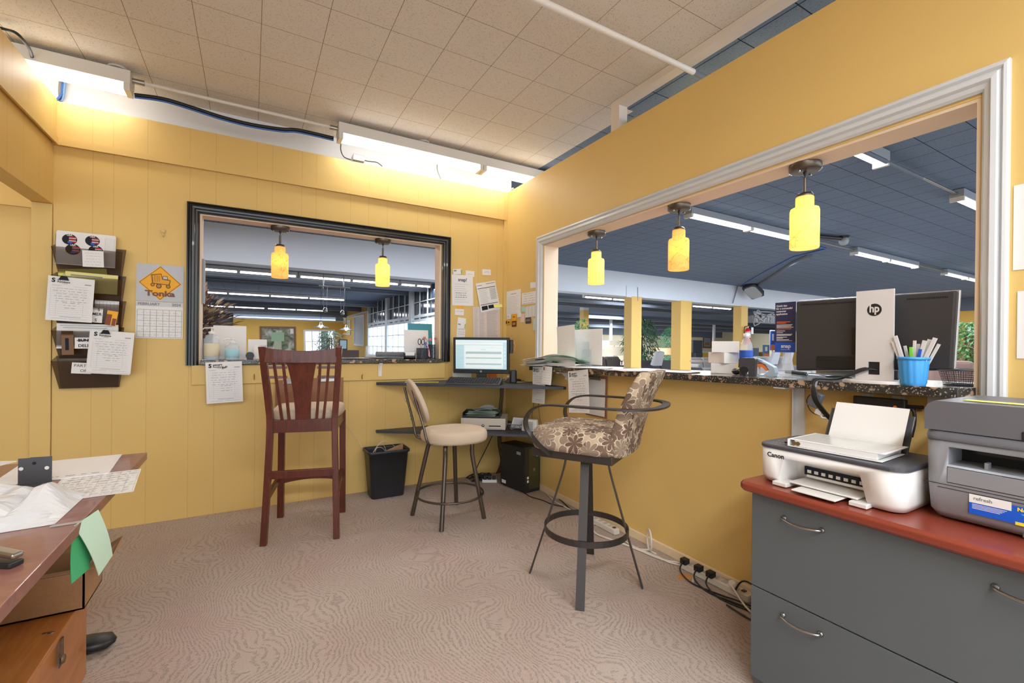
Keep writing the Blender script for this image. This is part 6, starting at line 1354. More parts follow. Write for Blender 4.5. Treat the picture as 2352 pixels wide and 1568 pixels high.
wr = [
 ('form', ((1163.9, 669.8), (1196.5, 663.3), (1163.5, 724)), m_paper, 'white form on the right wall next to the room corner', lines(12, .08, .9, .08, .75, m_lgrey, .008)+[(.3, .85, .7, .87, m_grey)], -.002),
 ('drawing', ((1198.6, 673.9), (1231, 668), (1198.6, 700.4)), m_paper, 'white scribbled sheet beside the white casing', scrib(5, .08, .95, .1, .9, m_grey, .03, 9), -.002),
 ('price_list', ((1206, 704.9), (1231, 699.4), (1206, 730)), m_paper, 'small printed table beside the white casing', grid(3, 7, .05, .95, .05, .95, m_lgrey, .02), -.002),
 ('note', ((1217.6, 649), (1230, 647.5), (1218, 661.6)), m_paper, 'small square white note, highest one beside the white casing', [], -.002),
 ('sticky_note', ((1196.5, 704), (1205, 703), (1197, 717)), mat('mint_note', (176, 220, 190), .8), 'mint green sticky note between the two white sheets', [], -.004),
 ('tag', ((1175, 721), (1186.3, 720), (1175, 737)), m_gold, 'yellow tag hanging below the white form', [(.3, .5, .7, .6, m_ink)], -.004),
 ('badge', ((1175.5, 737.5), (1186, 736.5), (1175.5, 750.4)), mat('maroon', (90, 44, 34), .5), 'maroon square badge below the yellow tag', [(.15, .6, .85, .7, m_gold), (.2, .35, .8, .5, m_gold)], -.004),
 ('tag', ((1160.8, 735.5), (1172.6, 733.5), (1161, 746)), m_gold, 'yellow and black tag right in the room corner', [(.1, .2, .35, .8, m_ink), (.5, .3, .8, .6, m_ink)], -.004),
 ('sticky_note', ((1195, 721), (1204.3, 720), (1195, 740)), m_paperp, 'pink slip beside the small printed table', [], -.002),
 ('card', ((1206.7, 729.5), (1219, 728), (1207, 743)), mat('dark_plum', (70, 50, 56), .5), 'dark brown card below the small printed table', [(.1, .4, .9, .5, m_lgrey), (.1, .65, .9, .72, m_lgrey)], -.005),
 ('sticky_note', ((1223.7, 732), (1231, 731), (1225, 758.6)), mat('pale_aqua', (190, 220, 220), .8), 'pale aqua slip touching the white casing', [], -.003),
 ('note', ((1163.5, 723.5), (1173.5, 722), (1164, 733.5)), m_paper, 'small white card below the white form in the corner', [(.2, .5, .5, .65, m_grey)], -.005),
 ('note', ((1187.3, 719.8), (1197, 718), (1188, 729)), m_paper, 'small white slip below the right corner of the white form', [], -.005),
]
for nm_, c3, mm, l, mk, xx in wr: bsheet(nm_, c3, xx, mm, l, nm_.replace('_', ' '), marks=mk, wl=True)
# ------------------------------------------------------------------ cables, pipes
def bt(name, px, y, r, m, label, cat='cable', fn=B, n=6, sub=5):
    g = G(); g.tube([fn(a, b, y) for a, b in px], r, m, n, sub=sub); return one(name, g, label, cat)
cab = [(309, 218), (374, 227), (442, 247), (510, 269), (578, 286), (646, 296.5), (687, 299), (766, 317)]
bt('cable_bundle', cab, -.08, .013, m_rubber, 'thick black cable bundle sagging between the office strip lights', 'cable', n=8)
bt('cable', [(a, b+5.5) for a, b in cab], -.085, .006, m_cableb, 'blue network cable running under the black bundle')
for k, (dx, mm, l) in enumerate(((0, m_cableb, 'blue network cable dropping behind the top of the left wall, right strand'), (-6, m_grey, 'grey cable dropping beside the blue one at the top left'), (3, mat('pale_blue_cable', (130, 170, 220), .5), 'pale blue cable dropping at the top left corner'))):
    bt('cable', [(146+dx, 184), (144+dx, 205), (142+dx*.6, 224), (138+dx*.3, 232)], .11, .009, mm, l)
bt('cable', [(116, 222), (126, 230), (134, 226), (142, 214)], .10, .007, m_cableb, 'short blue cable curling left of the dropping strands')
g = G(); g.tube([Z(-10, 62, 2.9), Z(14, 68, 2.9), Z(40, 78, 2.88), Z(66, 110, 2.86), Z(75, 138, 2.84), Z(70, 146, 2.83)], .008, m_rubber, 8, sub=5); one('cable', g, 'thick black flexible cable looping at the top left corner', 'cable')
g = G(); p = B(822, 366, .07); g.cbox(p, (.09, .09, .05), m_steel); one('junction_box', g, 'small galvanised junction box on top of the back wall', 'junction box', bevel=.003)
bt('cable', [(783, 330), (783, 345), (790, 360), (806, 367)], .05, .004, m_rubber, 'thin black lead from the strip light to the junction box')
bt('cable', [(836, 368), (850, 371), (866, 373), (878, 382)], .05, .004, m_rubber, 'thin black lead arching right of the junction box')
bt('cable', [(1004, 376), (1005, 392), (1013, 412)], .05, .004, m_grey, 'grey lead hanging below the strip light above the black framed opening')
g = G(); g.tube([B(1133, 434, .06), B(1165, 432, .05), V((.0, .04, 2.735)), V((.09, .03, 2.78))], .008, m_fix, 8, sub=4); one('conduit', g, 'white flexible conduit crossing the top of the room corner', 'pipe')
a = Z(1235, -2, 2.83); b = Z(1592, 166, 2.83); yv = (a.y+b.y)/2
g = G(); g.tube([V((a.x-3, yv, 2.83)), V((b.x, yv, 2.83))], .0165, m_white, 12); g.tube([V((b.x, yv, 2.83)), V((b.x+3.2, yv, 2.83))], .0165, m_dbeam, 12); one('sprinkler_pipe', g, 'white sprinkler pipe under the tan ceiling, passing over the right wall', 'pipe')
g = G(); p = Z(1464, 266, 2.76); g.cbox((.12, -1.585, 2.745), (.06, .09, .078), mat('galvanised', (150, 156, 150), .4, .6)); one('junction_box', g, 'galvanised box on top of the right wall beside the white post', 'junction box', bevel=.004)
# cables down the corner and on the floor
for k, (x, r_) in enumerate(((-.085, .005), (-.07, .004), (-.055, .004))):
    g = G(); g.tube([V((x, -.062, .882)), V((x+.01, -.05, .75)), V((x-.005, -.055, .6)), V((x, -.05, .51))], r_, m_rubber, 6, sub=5); g.tube([V((x, -.05, .48)), V((x-.01, -.05, .3)), V((x+.015, -.06, .12)), V((x-.05, -.1, .02))], r_, m_rubber, 6, sub=5); one('cable', g, 'black computer cable running down the room corner, %s strand' % ('left', 'middle', 'right')[k], 'cable', 'black cables down the corner')
g = G(); rnd = random.Random(33); pp = [V((-.33+rnd.uniform(-.13, .12), -.14+rnd.uniform(-.07, .06), .008+rnd.random()*.05)) for _ in range(26)]; g.tube(pp, .0055, m_rubber, 6, sub=5); one('cable', g, 'heap of black cable on the carpet in the room corner', 'cable')
g = G(); g.tube([V((-.10, -.05, .48)), V((-.2, -.06, .3)), V((-.34, -.1, .1)), V((-.38, -.16, .02)), V((-.32, -.22, .01))], .0045, m_rubber, 6, sub=5); one('cable', g, 'single black cable slanting down to the heap in the corner', 'cable')
g = G(); g.cbox((-.29, -.26, .015), (.13, .04, .026), m_wplastic, -.5)
for k in range(3): g.cbox((-.325+.035*k, -.24-.018*k, .04), (.028, .035, .03), m_bplastic, -.5)
one('power_strip', g, 'white power strip with black plugs beside the computer tower', 'power strip', bevel=.003)
def zt(name, px, z, r, m, label, grp=None):
    g = G(); g.tube([Z(a, b, z if not isinstance(z, (list, tuple)) else z[i]) for i, (a, b) in enumerate(px)], r, m, 8, sub=6); return one(name, g, label, 'cable', grp)
c7 = lambda x, y: (1240+x/4.523, 1080+y/4.523)
zt('cable', [c7(*q) for q in ((650, 545), (570, 545), (545, 600), (590, 660), (750, 722), (900, 775), (1050, 835), (1180, 890), (1320, 938), (1470, 965), (1570, 1015), (1600, 1080), (1590, 1150))], .007, .0065, m_cablew, 'thick beige cable running along the right baseboard to the orange patch')
zt('cable', [c7(*q) for q in ((850, 690), (900, 745), (1000, 800), (1120, 850), (1240, 900), (1330, 950), (1440, 980), (1540, 1020))], .006, .0045, m_cablew, 'thinner beige cable beside the thick one along the right baseboard')
g = G(); base = Z(*c7(1090, 812), .01); top_ = W(*c7(1165, 632), base.x+.03)
pts_ = [Z(*c7(1210, 870), .006), Z(*c7(1130, 830), .01)]+[base+V((.03*math.sin(a), -.035+.045*math.sin(a), .065-.06*math.cos(a))) for a in [k*PI/5 for k in range(0, 11)]]+[Z(*c7(1040, 820), .008)]
g.tube(pts_, .0055, m_cablew, 8, sub=5); one('cable', g, 'beige cable standing up in an open loop against the right baseboard', 'cable')
zt('cable', [(1248, 1126), (1262, 1140), (1275, 1152), (1296, 1163), (1330, 1180), (1345, 1192)], .006, .005, m_cablew, 'white cable running from the computer tower along the baseboard')
zt('cable', [(1250, 1120), (1268, 1135), (1290, 1150), (1312, 1170), (1340, 1186), (1380, 1200)], .008, .004, m_rubber, 'black cable running from the computer tower along the baseboard')
zt('cable', [(1190, 1118), (1214, 1138), (1245, 1148), (1270, 1158), (1300, 1164)], .005, .0035, m_rubber, 'thin dark cable on the carpet in front of the computer tower')
# power strips
def strip(p0, p1, n, label, m, plugs=()):
    p0, p1 = V(p0), V(p1); d = (p1-p0); L_ = d.length; rz = math.atan2(d.y, d.x); c_ = (p0+p1)/2; t = thing('power_strip', label, 'power strip', (c_.x, c_.y, 0))
    g = G(); g.rbox((c_.x, c_.y, .019), (L_, .05, .036), .012, m, rz); g.build('body', t, bevel=.002)
    for k in range(n):
        q = p0+d*(.12+.66*k/(n-1)); g = G(); g.cbox((q.x, q.y, .038), (.026, .03, .002), m_ink if k in plugs and 0 else m_lgrey, rz); g.build('outlet', t)
    g = G(); q = p0+d*.9; g.cbox((q.x, q.y, .039), (.018, .02, .004), mat('switch_brown', (80, 50, 40), .4), rz); g.build('switch', t); return p0, d, rz
strip((-.075, -1.36, 0), (-.075, -1.66, 0), 5, 'beige power strip lying by the baseboard behind the patterned stool', m_cablew)
p0, d, rz = strip((-.055, -2.155, 0), (-.055, -2.56, 0), 6, 'beige power strip with black plugs by the baseboard near the cabinet', m_cablew)
for k, u in enumerate((.08, .30, .48)):
    q = p0+d*u; g = G(); g.cbox((q.x-.02, q.y, .05), (.035, .035, .028), m_rubber, rz)
    g.tube([V((q.x-.035, q.y, .05)), V((q.x-.08, q.y-.02, .02)), V((q.x-.11, q.y-.12, .006)), V((q.x-.08, q.y-.26, .006)), V((q.x-.05, q.y-.40, .012)), V((-.08, -2.86, .01))], .004, m_rubber, 8, sub=6)
    one('plug', g, 'black plug and lead in the power strip near the cabinet, %s one' % ('leftmost', 'middle', 'rightmost')[k], 'plug', 'black plugs near the cabinet')
g = G(); q = p0+d*.80; g.lathe((q.x-.015, q.y, .04), [(.022, 0), (.022, .03), (.012, .034)], m_cablew, 16, axis=(-.5, 0, .86)); g.tube([V((q.x-.04, q.y, .06)), V((-.14, -2.60, .01)), V((-.13, -2.72, .008)), V((-.10, -2.86, .008))], .005, m_cablew, 8, sub=6); one('plug', g, 'round beige plug and lead in the power strip near the cabinet', 'plug')
g = G(); g.tube([V((-.10, -2.50, .04)), V((-.115, -2.56, .12)), V((-.10, -2.66, .09)), V((-.09, -2.76, .02)), V((-.1, -2.87, .01))], .0042, m_rubber, 8, sub=6); one('cable', g, 'black lead arching up beside the cabinet', 'cable')
g = G(); g.tube([V((-.19, -2.52, .008)), V((-.2, -2.66, .008)), V((-.15, -2.80, .01)), V((-.16, -2.90, .01))], .0042, m_rubber, 8, sub=6); one('cable', g, 'black lead bowing furthest out from the baseboard near the cabinet', 'cable')
g = G(); g.tube([V((-.22, -2.66, .008)), V((-.20, -2.76, .008)), V((-.19, -2.84, .008)), V((-.2, -2.93, .008))], .0055, m_cablew, 8, sub=6); one('cable', g, 'beige cable disappearing under the cabinet', 'cable')
p = Z(*c7(1505, 1105), 0); g = G(); g.add([V((p.x+.045*math.cos(a*PI/7)*(1+.2*math.sin(3*a)), p.y+.035*math.sin(a*PI/7), .0012)) for a in range(14)], [tuple(range(14))], mat('orange_stain', (206, 150, 90), .9)); one('floor_patch', g, 'small orange patch on the carpet beside the right baseboard', 'patch')
# thin leads under the hanging invoices
for k, px in enumerate((1228, 1236)):
    bt('cable', [(px, 885), (px-3+4*k, 930), (px-6+10*k, 960), (px+2+8*k, 985)], -.03, .0022, mat('brown_lead', (120, 60, 30), .6), 'thin brown lead hanging below the narrow invoice, %s one' % ('left', 'right')[k], fn=W)
# ------------------------------------------------------------------ showroom furniture and plants
m_leafg = mat('leaf_dark_green', (92, 128, 98), .6, noise=(5, .35)); m_leafb = mat('leaf_fresh_green', (112, 164, 100), .6, noise=(5, .35)); m_leafs = mat('leaf_sage', (112, 132, 112), .7, noise=(6, .3))
m_bark = mat('bark', (110, 88, 66), .8); m_pot = mat('dark_pot', (70, 60, 54), .5)
def plant(x, y, zc, h, r, label, m, n=420, L_=.14, W_=.035, droop=.5, z0=0, name='potted_plant', pot=True, seed=1, cat='plant', stem=m_bark):
    t = thing(name, label, cat, (x, y, z0)); rn = random.Random(seed); g = G()
    for k in range(n):
        a = rn.random()*2*PI; u = rn.random()**.45; ph = rn.uniform(-1, 1); rr_ = r*u*math.sqrt(max(0.05, 1-ph*ph*.85))
        c = V((x+rr_*math.cos(a), y+rr_*math.sin(a), zc+h/2*ph)); d = V((math.cos(a+rn.uniform(-.8, .8)), math.sin(a+rn.uniform(-.8, .8)), rn.uniform(-1, .45)*droop*1.6)).normalized()
        s = d.cross(V((rn.uniform(-.4, .4), rn.uniform(-.4, .4), 1))).normalized(); q = L_*rn.uniform(.6, 1.2); w_ = W_*rn.uniform(.7, 1.2); up = d.cross(s)*q*.12
        g.add([c-d*q/2, c+s*w_/2+up, c+d*q/2-V((0, 0, q*.2*droop)), c-s*w_/2+up], [(0, 1, 2), (0, 2, 3)], m)
    g.build('foliage', t); g = G()
    for k in range(3): g.tube([V((x+.02*k-.02, y, z0+.2 if pot else z0)), V((x+.05*math.sin(k*2), y+.04*math.cos(k*2), (zc+z0)/2)), V((x+.14*r*math.sin(k*2.1), y+.14*r*math.cos(k*2.1), zc+h*.2))], .018 if z0 == 0 else .004, stem, 6, sub=4)
    g.build('trunk', t)
    if pot: g = G(); g.lathe((x, y, z0), [(.13, 0), (.17, .02), (.2, .3), (.2, .33), (.17, .33), (.16, .27)], m_pot, 20); g.build('pot', t)
    return t
def at(px, py, Y): return B(px, py, Y)
p = at(1470, 780, 6.7); plant(p.x, 6.7, 1.42, 1.45, .62, 'tall dark green weeping plant between the first and second yellow posts', m_leafg, 900, .28, .05, .9, seed=2)
p = at(1547, 790, 9.0); plant(p.x, 9.0, 1.25, 1.6, .62, 'bright green bushy bamboo left of the second yellow post', mat('bamboo_green', (100, 176, 126), .6, noise=(5, .3)), 1100, .2, .03, .6, seed=3)
p = at(1337, 780, 7.5); plant(p.x, 7.5, 1.35, 1.5, .32, 'slim green plant behind the blank sign card, left of the first yellow post', m_leafb, 320, .2, .04, .5, seed=4)
plant(10.2, -.6, 1.36, .85, .42, 'leafy green ficus beside the right edge of the big computer', m_leafb, 900, .12, .05, .5, seed=5)
p = at(757, 775, 9.0); plant(p.x, 9.0, 1.25, .62, .42, 'grey green tree seen through the black framed opening above the ledge', m_leafs, 800, .10, .03, .5, seed=6)
p = at(1690, 768, 13.9); plant(p.x-.5, 14.05, 1.18, .3, .55, 'dark trailing plant on the low wall left of the third yellow post', mat('dry_dark_green', (70, 76, 58), .8), 260, .2, .03, .8, z0=1.01, pot=False, seed=7)
p = at(1428, 852, 3.2); 
# dried grass arrangement at the left of the black opening
t = thing('dried_arrangement', 'brown dried grass arrangement behind the left jamb of the black framed opening', 'dried plant', (-2.56, 1.0, 0)); rn = random.Random(5)
for mm, nm_, seed in ((mat('dried_brown', (112, 96, 86), .9, noise=(8, .3)), 'dried_leaves', 1), (mat('dried_straw', (186, 168, 136), .9, noise=(8, .3)), 'plumes', 2), (mat('dried_plum', (110, 80, 84), .9), 'dried_flowers', 3)):
    g = G(); rn = random.Random(seed)
    for k in range(420):
        a = rn.uniform(-PI, PI); el = rn.uniform(.0, 1.5); o_ = V((-2.60, 1.0, 1.28+rn.uniform(-.05, .1))); d = V((math.cos(a)*math.cos(el), math.sin(a)*math.cos(el), math.sin(el))); q = rn.uniform(.06, .40); c = o_+d*q; s = d.cross(V((0, 0, 1))).normalized()
        ln = rn.uniform(.025, .06); w_ = rn.uniform(.010, .026); g.add([c-d*ln, c+s*w_, c+d*ln-V((0, 0, ln*.3)), c-s*w_], [(0, 1, 2, 3)], mm)
    tag(g.build(nm_, t), kind='stuff')
g = G(); g.lathe((-2.60, 1.0, .72), [(.08, 0), (.13, .15), (.12, .4), (.07, .5), (.08, .54)], m_pot, 20); g.build('vase', t)
g = G(); g.box(-2.85, -2.3, .8, 1.25, 0, .718, mat('dark_wood', (70, 50, 40), .5)); one('plinth_table', g, 'dark low table carrying the dried grass arrangement', 'table', bevel=.01)
def sofa(x, y, w_, h, rz, m, label, name='sofa', cat='sofa', seats=2, cush=None):
    t = thing(name, label, cat, (x, y, 0), rz); d = .85
    g = G(); g.box(-w_/2, w_/2, -d/2, d/2, .0, .3, m); g.build('base', t, local=True, bevel=.03)
    for k in range(seats):
        a = -w_/2+.2+(w_-.4)*k/seats; b = a+(w_-.4)/seats
        g = G(); g.box(a+.01, b-.01, -d/2-.02, d/2-.25, .3, .46, m); g.build('seat_cushion', t, local=True, bevel=.05, seg=3)
        g = G(); g.hexa([(a+.01, d/2-.28, .42), (b-.01, d/2-.28, .42), (b-.01, d/2-.02, .42), (a+.01, d/2-.02, .42), (a+.03, d/2-.18, h), (b-.03, d/2-.18, h), (b-.03, d/2, h-.02), (a+.03, d/2, h-.02)], m); g.build('back_cushion', t, local=True, bevel=.06, seg=3)
    g = G(); g.box(-w_/2+.02, w_/2-.02, d/2-.06, d/2+.1, .1, h-.08, m); g.build('back', t, local=True, bevel=.05, seg=3)
    for s in (-1, 1):
        g = G(); g.box(s*w_/2-.1, s*w_/2+.1, -d/2, d/2, .08, .62, m); g.build('arm', t, local=True, bevel=.06, seg=3)
    if cush:
        for k, cx_ in enumerate(cush):
            c = G(); c.rbox((0, 0, 0), (.46, .14, .42), .06, mat('pillow_light', (206, 210, 220), .9), top=.85); o = c.build('loose_cushion', None); o.location = (x+cx_*math.cos(rz), y+cx_*math.sin(rz)-.12, .70); o.rotation_euler = (.3, 0, rz+.1); tag(o, 'pale loose cushion, %s, on the %s' % (('left one', 'right one')[k] if len(cush) > 1 else 'single one', ' '.join(label.split()[:8])), 'cushion')
    return t
m_sg = mat('charcoal_fabric', (92, 92, 98), .95, noise=(12, .1)); m_sl = mat('light_grey_fabric', (172, 168, 168), .95, noise=(12, .08)); m_sb = mat('brown_leather', (128, 100, 92), .5, noise=(6, .15)); m_sw = mat('pale_sofa_fabric', (206, 204, 206), .95)
a = at(1380, 820, 6.6); sofa(a.x+.45, 6.6, 1.7, .93, .1, mat('taupe_fabric', (112, 104, 100), .95), 'taupe sofa left of the first yellow post')
a = at(1475, 832, 5.6); sofa(a.x+1.0, 5.6, 2.2, .84, .05, m_sg, 'charcoal sofa between the first and second yellow posts', cush=(-.6,))
a = at(1590, 823, 7.6); sofa(a.x+1.3, 7.6, 2.8, .86, 0, m_sl, 'light grey sofa right of the second yellow post', seats=3)
a = at(1775, 815, 4.9); sofa(a.x+1.0, 5.2, 2.4, .96, -.1, m_sw, 'pale sofa with pillows between the water bottle and the big computer', cush=(-.6, .1))
sofa(7.6, -1.10, 1.0, 1.06, -1.2, m_sb, 'brown leather recliner right of the big computer', 'recliner', 'armchair', 1)
sofa(9.0, -1.9, 1.6, 1.0, -1.3, m_sl, 'pale grey recliner at the right end of the counter', 'recliner', 'armchair', 2)
def table_lamp(px, pyt, pyb, Y, label, m, w_=.19):
    c = at(px, pyt, Y); zb2 = at(px, pyb, Y).z; t = thing('table_lamp', label, 'lamp', (c.x, Y, .6)); g = G()
    g.lathe((c.x, Y, zb2), [(w_*1.1, 0), (w_, c.z-zb2)], m, 24, c0=False, c1=False); g.build('lamp_shade', t)
    g = G(); g.lathe((c.x, Y, .6), [(.1, 0), (.1, .02), (.03, .04), (.08, .12), (.06, .25), (.015, .3), (.015, zb2-.55)], m_steel, 20); g.build('base', t)
    g = G(); g.sphere((c.x, Y, zb2+.08), .04, m_bulb); g.build('bulb', t)
    g = G(); g.box(c.x-.3, c.x+.3, Y-.25, Y+.25, .56, .598, mat('dark_wood', (70, 50, 40))); 
    for sx_ in (-1, 1):
        for sy_ in (-1, 1): g.box(c.x+sx_*.27-.02, c.x+sx_*.27+.02, Y+sy_*.22-.02, Y+sy_*.22+.02, 0, .56, mat('dark_wood', (70, 50, 40)))
    one('side_table', g, 'dark side table under the '+' '.join(label.split()[:9]), 'side table')
m_lsh = mat('lamp_shade_peach', (240, 196, 150), .8, emit=(240, 190, 140), es=.5); m_lsh2 = mat('lamp_shade_cream', (238, 226, 206), .8, emit=(236, 222, 200), es=.35)
table_lamp(1521, 799, 814, 8.2, 'table lamp with a peach shade left of the bamboo', m_lsh, .38); table_lamp(1417, 796, 816, 8.0, 'table lamp with a wide cream shade left of the first yellow post', m_lsh2, .42); table_lamp(1411, 782, 793, 12, 'small table lamp far behind, with a cream shade', m_lsh2, .22)
def framed(px, Y, mfr, mpic, label, fn=B, marks=(), fw=.05, name='picture', dep=-.04):
    a, b, c = fn(*px[0], Y), fn(*px[1], Y), fn(*px[2], Y); T, w_, h_ = frame4(a, b, c); t = thing(name, label, 'picture', c)
    g = G(); g.T = T
    for q in ((0, w_, 0, fw), (0, w_, h_-fw, h_), (0, fw, fw, h_-fw), (w_-fw, w_, fw, h_-fw)): g.box(q[0], q[1], q[2], q[3], -.01, .03, mfr)
    g.build('frame', t); g = G(); sheet(g, T @ Matrix.Translation((fw*.5, fw*.5, 0)), w_-fw, h_-fw, mpic, .004, nx=1, ny=1, marks=marks); g.build('canvas', t); return t
def mk_land():
    k = NT('landscape_print', .4, .4); s = k.sep(); n = k.noise(2.6, 6, None, 1.0); c = k.ramp(n, [(.3, (50, 60, 50)), (.45, (96, 110, 84)), (.55, (150, 140, 130)), (.7, (196, 200, 190))]); k.col(c); return k.m
m_land = mk_land(); m_wf = mat('walnut_frame', (124, 84, 56), .4)
framed(((597, 749), (680, 750), (597, 812)), 21.985, m_wf, m_land, 'brown framed landscape picture on the far yellow wall behind the wooden chair', fw=.09, marks=[(.1, .1, .9, .88, m_land), (.38, .12, .6, .5, mat('pale_path', (170, 176, 150), .6)), (.30, .45, .68, .8, mat('pale_foliage', (150, 178, 146), .6)), (.86, .75, .96, .95, m_paper)])
t = framed(((698, 757), (770, 757), (698, 812)), 21.985, m_frame, m_day, 'white framed bright window on the far yellow wall', name='interior_window', fw=.09, marks=grid(4, 2, 0, 1, 0, 1, m_frame, .03)+[(.55, 0, .8, 1, mat('pale_steel', (150, 165, 178), .4))]); t['category'] = 'window'
framed(((814, 726), (836, 722), (814, 793)), 2.185, m_frame, mat('pale_print', (190, 198, 208), .5, noise=(3, .15)), 'tall pale print on the side wall left of the big windows', fn=W, fw=.08)
framed(((779, 738), (805, 735), (779, 768)), 2.185, m_frame, mat('yellow_print', (232, 220, 170), .5, noise=(2, .2)), 'white and yellow print behind the hanging metal pendants', fn=W, fw=.06, marks=[(.3, .1, .7, .4, m_gold), (.4, .55, .75, .8, m_gold)])
framed(((1614, 772), (1634, 773), (1614, 799)), 25.985, m_wf, mat('print_mixed', (160, 160, 170), .5, noise=(1.2, .3)), 'gold framed picture on the far pale wall right of the second yellow post', fw=.15, marks=[(.2, .55, .8, .8, mat('print_blue', (130, 160, 200), .5)), (.2, .2, .8, .5, mat('print_ochre', (170, 120, 80), .5))])
g = G(); a = at(1589, 781, 13.6); b = at(1610, 803, 13.6); g.box(a.x, b.x, 13.5, 13.7, .95, a.z, mat('dark_case', (64, 70, 80), .4)); g.box(a.x+.1, b.x-.1, 13.4, 13.8, 0, .95, mat('dark_case', (64, 70, 80))); one('display_cabinet', g, 'dark display cabinet beside the second yellow post', 'cabinet', bevel=.01)
# pendants with pulleys
t = thing('pulley_lamp', 'pair of metal cone lamps on a pulley rail through the black framed opening', 'pendant lamp', (-.4, 8, CEIL))
g = G(); a = at(737, 664, 7.6); b = at(795, 664, 7.6); g.tube([V((a.x-.05, 7.6, CEIL-.35)), V((b.x+.1, 7.6, CEIL-.35))], .015, m_steel); 
for q in (.1, .9): g.cyl(a.lerp(b, q).xy.to_3d()+V((0, 0, CEIL-.35)), a.lerp(b, q).xy.to_3d()+V((0, 0, CEIL)), .01, m_steel)
g.build('rail', t)
for px, py in ((737, 752), (795, 758)):
    c = at(px, py, 7.6); g = G(); g.lathe(c, [(.18, 0), (.1, .035), (.03, .07), (.028, .12), (.012, .13)], m_steel, 28, c0=False); g.build('lamp_shade', t)
    g = G(); g.sphere(c+V((0, 0, .02)), .03, m_bulb); g.build('bulb', t)
    g = G(); g.cyl(c+V((0, 0, .12)), V((c.x, 7.6, CEIL-.35)), .005, m_rubber)
    px2 = c.x+(.09 if px < 760 else -.09); g.lathe((px2, 7.6, c.z+.38), [(.02, -.02), (.05, 0), (.05, .06), (.015, .1)], m_steel, 14); g.cyl((px2-.03, 7.6, c.z+.45), (px2-.05, 7.6, CEIL-.35), .004, m_steel); g.cyl((px2+.03, 7.6, c.z+.45), (px2+.05, 7.6, CEIL-.35), .004, m_steel); g.build('pulley', t)
g = G(); a = at(778, 779, 6.0); b = at(797, 815, 6.0); g.box(a.x, b.x, 5.97, 6.0, 1.10, a.z, m_bplastic); g.box(a.x+.02, b.x-.02, 5.965, 5.97, 1.13, a.z-.02, mat('glossy_screen', (150, 185, 200), .15)); g.box(a.x-.2, b.x+.2, 5.8, 6.3, 0, 1.1, mat('dark_wood', (70, 50, 40))); one('display_screen', g, 'glossy upright screen on a dark stand above the chair back, seen through the opening', 'screen')
g = G(); a = B(838, 780, .28); g.hexa([(a.x, .24, LZ), (a.x+.15, .24, LZ), (a.x+.15, .29, LZ), (a.x, .29, LZ), (a.x+.005, .255, LZ+.105), (a.x+.15, .25, LZ+.12), (a.x+.15, .275, LZ+.12), (a.x+.005, .27, LZ+.105)], m_clear); one('plastic_pouch', g, 'clear plastic pouch standing at the back of the ledge', 'pouch')
# fire extinguisher on the third post
p = B(1716, 765, 3.74); t = thing('fire_extinguisher', 'red fire extinguisher with a white tag on the third yellow post', 'fire extinguisher', (p.x, 3.74, 1.34))
g = G(); g.lathe((p.x, 3.72, 1.34), [(.06, 0), (.072, .01), (.072, .36), (.05, .42), (.025, .44)], mat('extinguisher_red', (214, 36, 40), .25), 20); g.build('cylinder', t)
g = G(); g.lathe((p.x, 3.72, 1.34), [(.0725, .17), (.073, .17), (.073, .34), (.0725, .34)], m_wplastic, 20, c0=False, c1=False); g.build('label', t)
g = G(); g.cyl((p.x, 3.72, 1.77), (p.x, 3.72, 1.83), .02, m_steel); g.box(p.x-.03, p.x+.07, 3.71, 3.73, 1.82, 1.84, m_bplastic); g.build('valve', t)
g = G(); g.tube([V((p.x-.01, 3.72, 1.83)), V((p.x-.13, 3.73, 1.80)), V((p.x-.14, 3.73, 1.6)), V((p.x-.10, 3.73, 1.42))], .011, m_rubber, 8, sub=5); g.build('hose', t)
g = G(); g.box(p.x+.03, p.x+.13, 3.64, 3.642, 1.62, 1.80, m_paper); g.build('inspection_tag', t)
# ceiling speaker, alarm light, blue ceiling cables, wiring shelf
c = B(1731, 655, 3.5); t = thing('ceiling_speaker', 'black and white box speaker hung from the dark ceiling above the third post', 'speaker', (c.x, 3.5, 2.7))
g = G(); R = (Matrix.Rotation(.5, 3, 'Y') @ Matrix.Rotation(-.3, 3, 'X')); g.rbox((c.x-.1, 3.45, 2.78), (.55, .34, .16), .05, mat('speaker_black', (58, 62, 70), .5), R=R); g.build('cabinet', t)
g = G(); g.rbox(V((c.x-.1, 3.45, 2.78))+R @ V((0, 0, -.085)), (.5, .3, .02), .1, mat('speaker_grille', (170, 176, 182), .6), R=R); g.build('grille', t)
g = G(); g.cyl((c.x-.1, 3.45, 2.84), (c.x-.1, 3.45, CEIL), .02, m_steel); g.build('mount', t)
def cpath(px, z=CEIL-.012): return [Z(a, b, z) for a, b in px]
g = G(); g.tube([V((2.1, -.06, CEIL-.03))]+cpath(((1898, 571), (1822, 590), (1755, 625), (1712, 650), (1698, 662)))[0:], .012, m_cableb, 6); one('cable', g, 'blue network cable stapled across the dark showroom ceiling', 'cable')
g = G(); g.tube(cpath(((1860, 585), (1820, 604), (1770, 637), (1740, 655))), .05, m_dbeam, 8); one('duct', g, 'dark flat duct crossing the showroom ceiling beside the blue cable', 'duct')
g = G(); q = B(1694, 664, 3.80); g.tube([V((q.x, 3.80, CEIL-.01)), V((q.x-.1, 3.80, 2.66)), V((q.x-.2, 3.80, 2.44))], .012, mat('conduit_grey', (130, 138, 150)), 6); one('conduit', g, 'grey conduit running down the pale beam near the speaker', 'pipe')
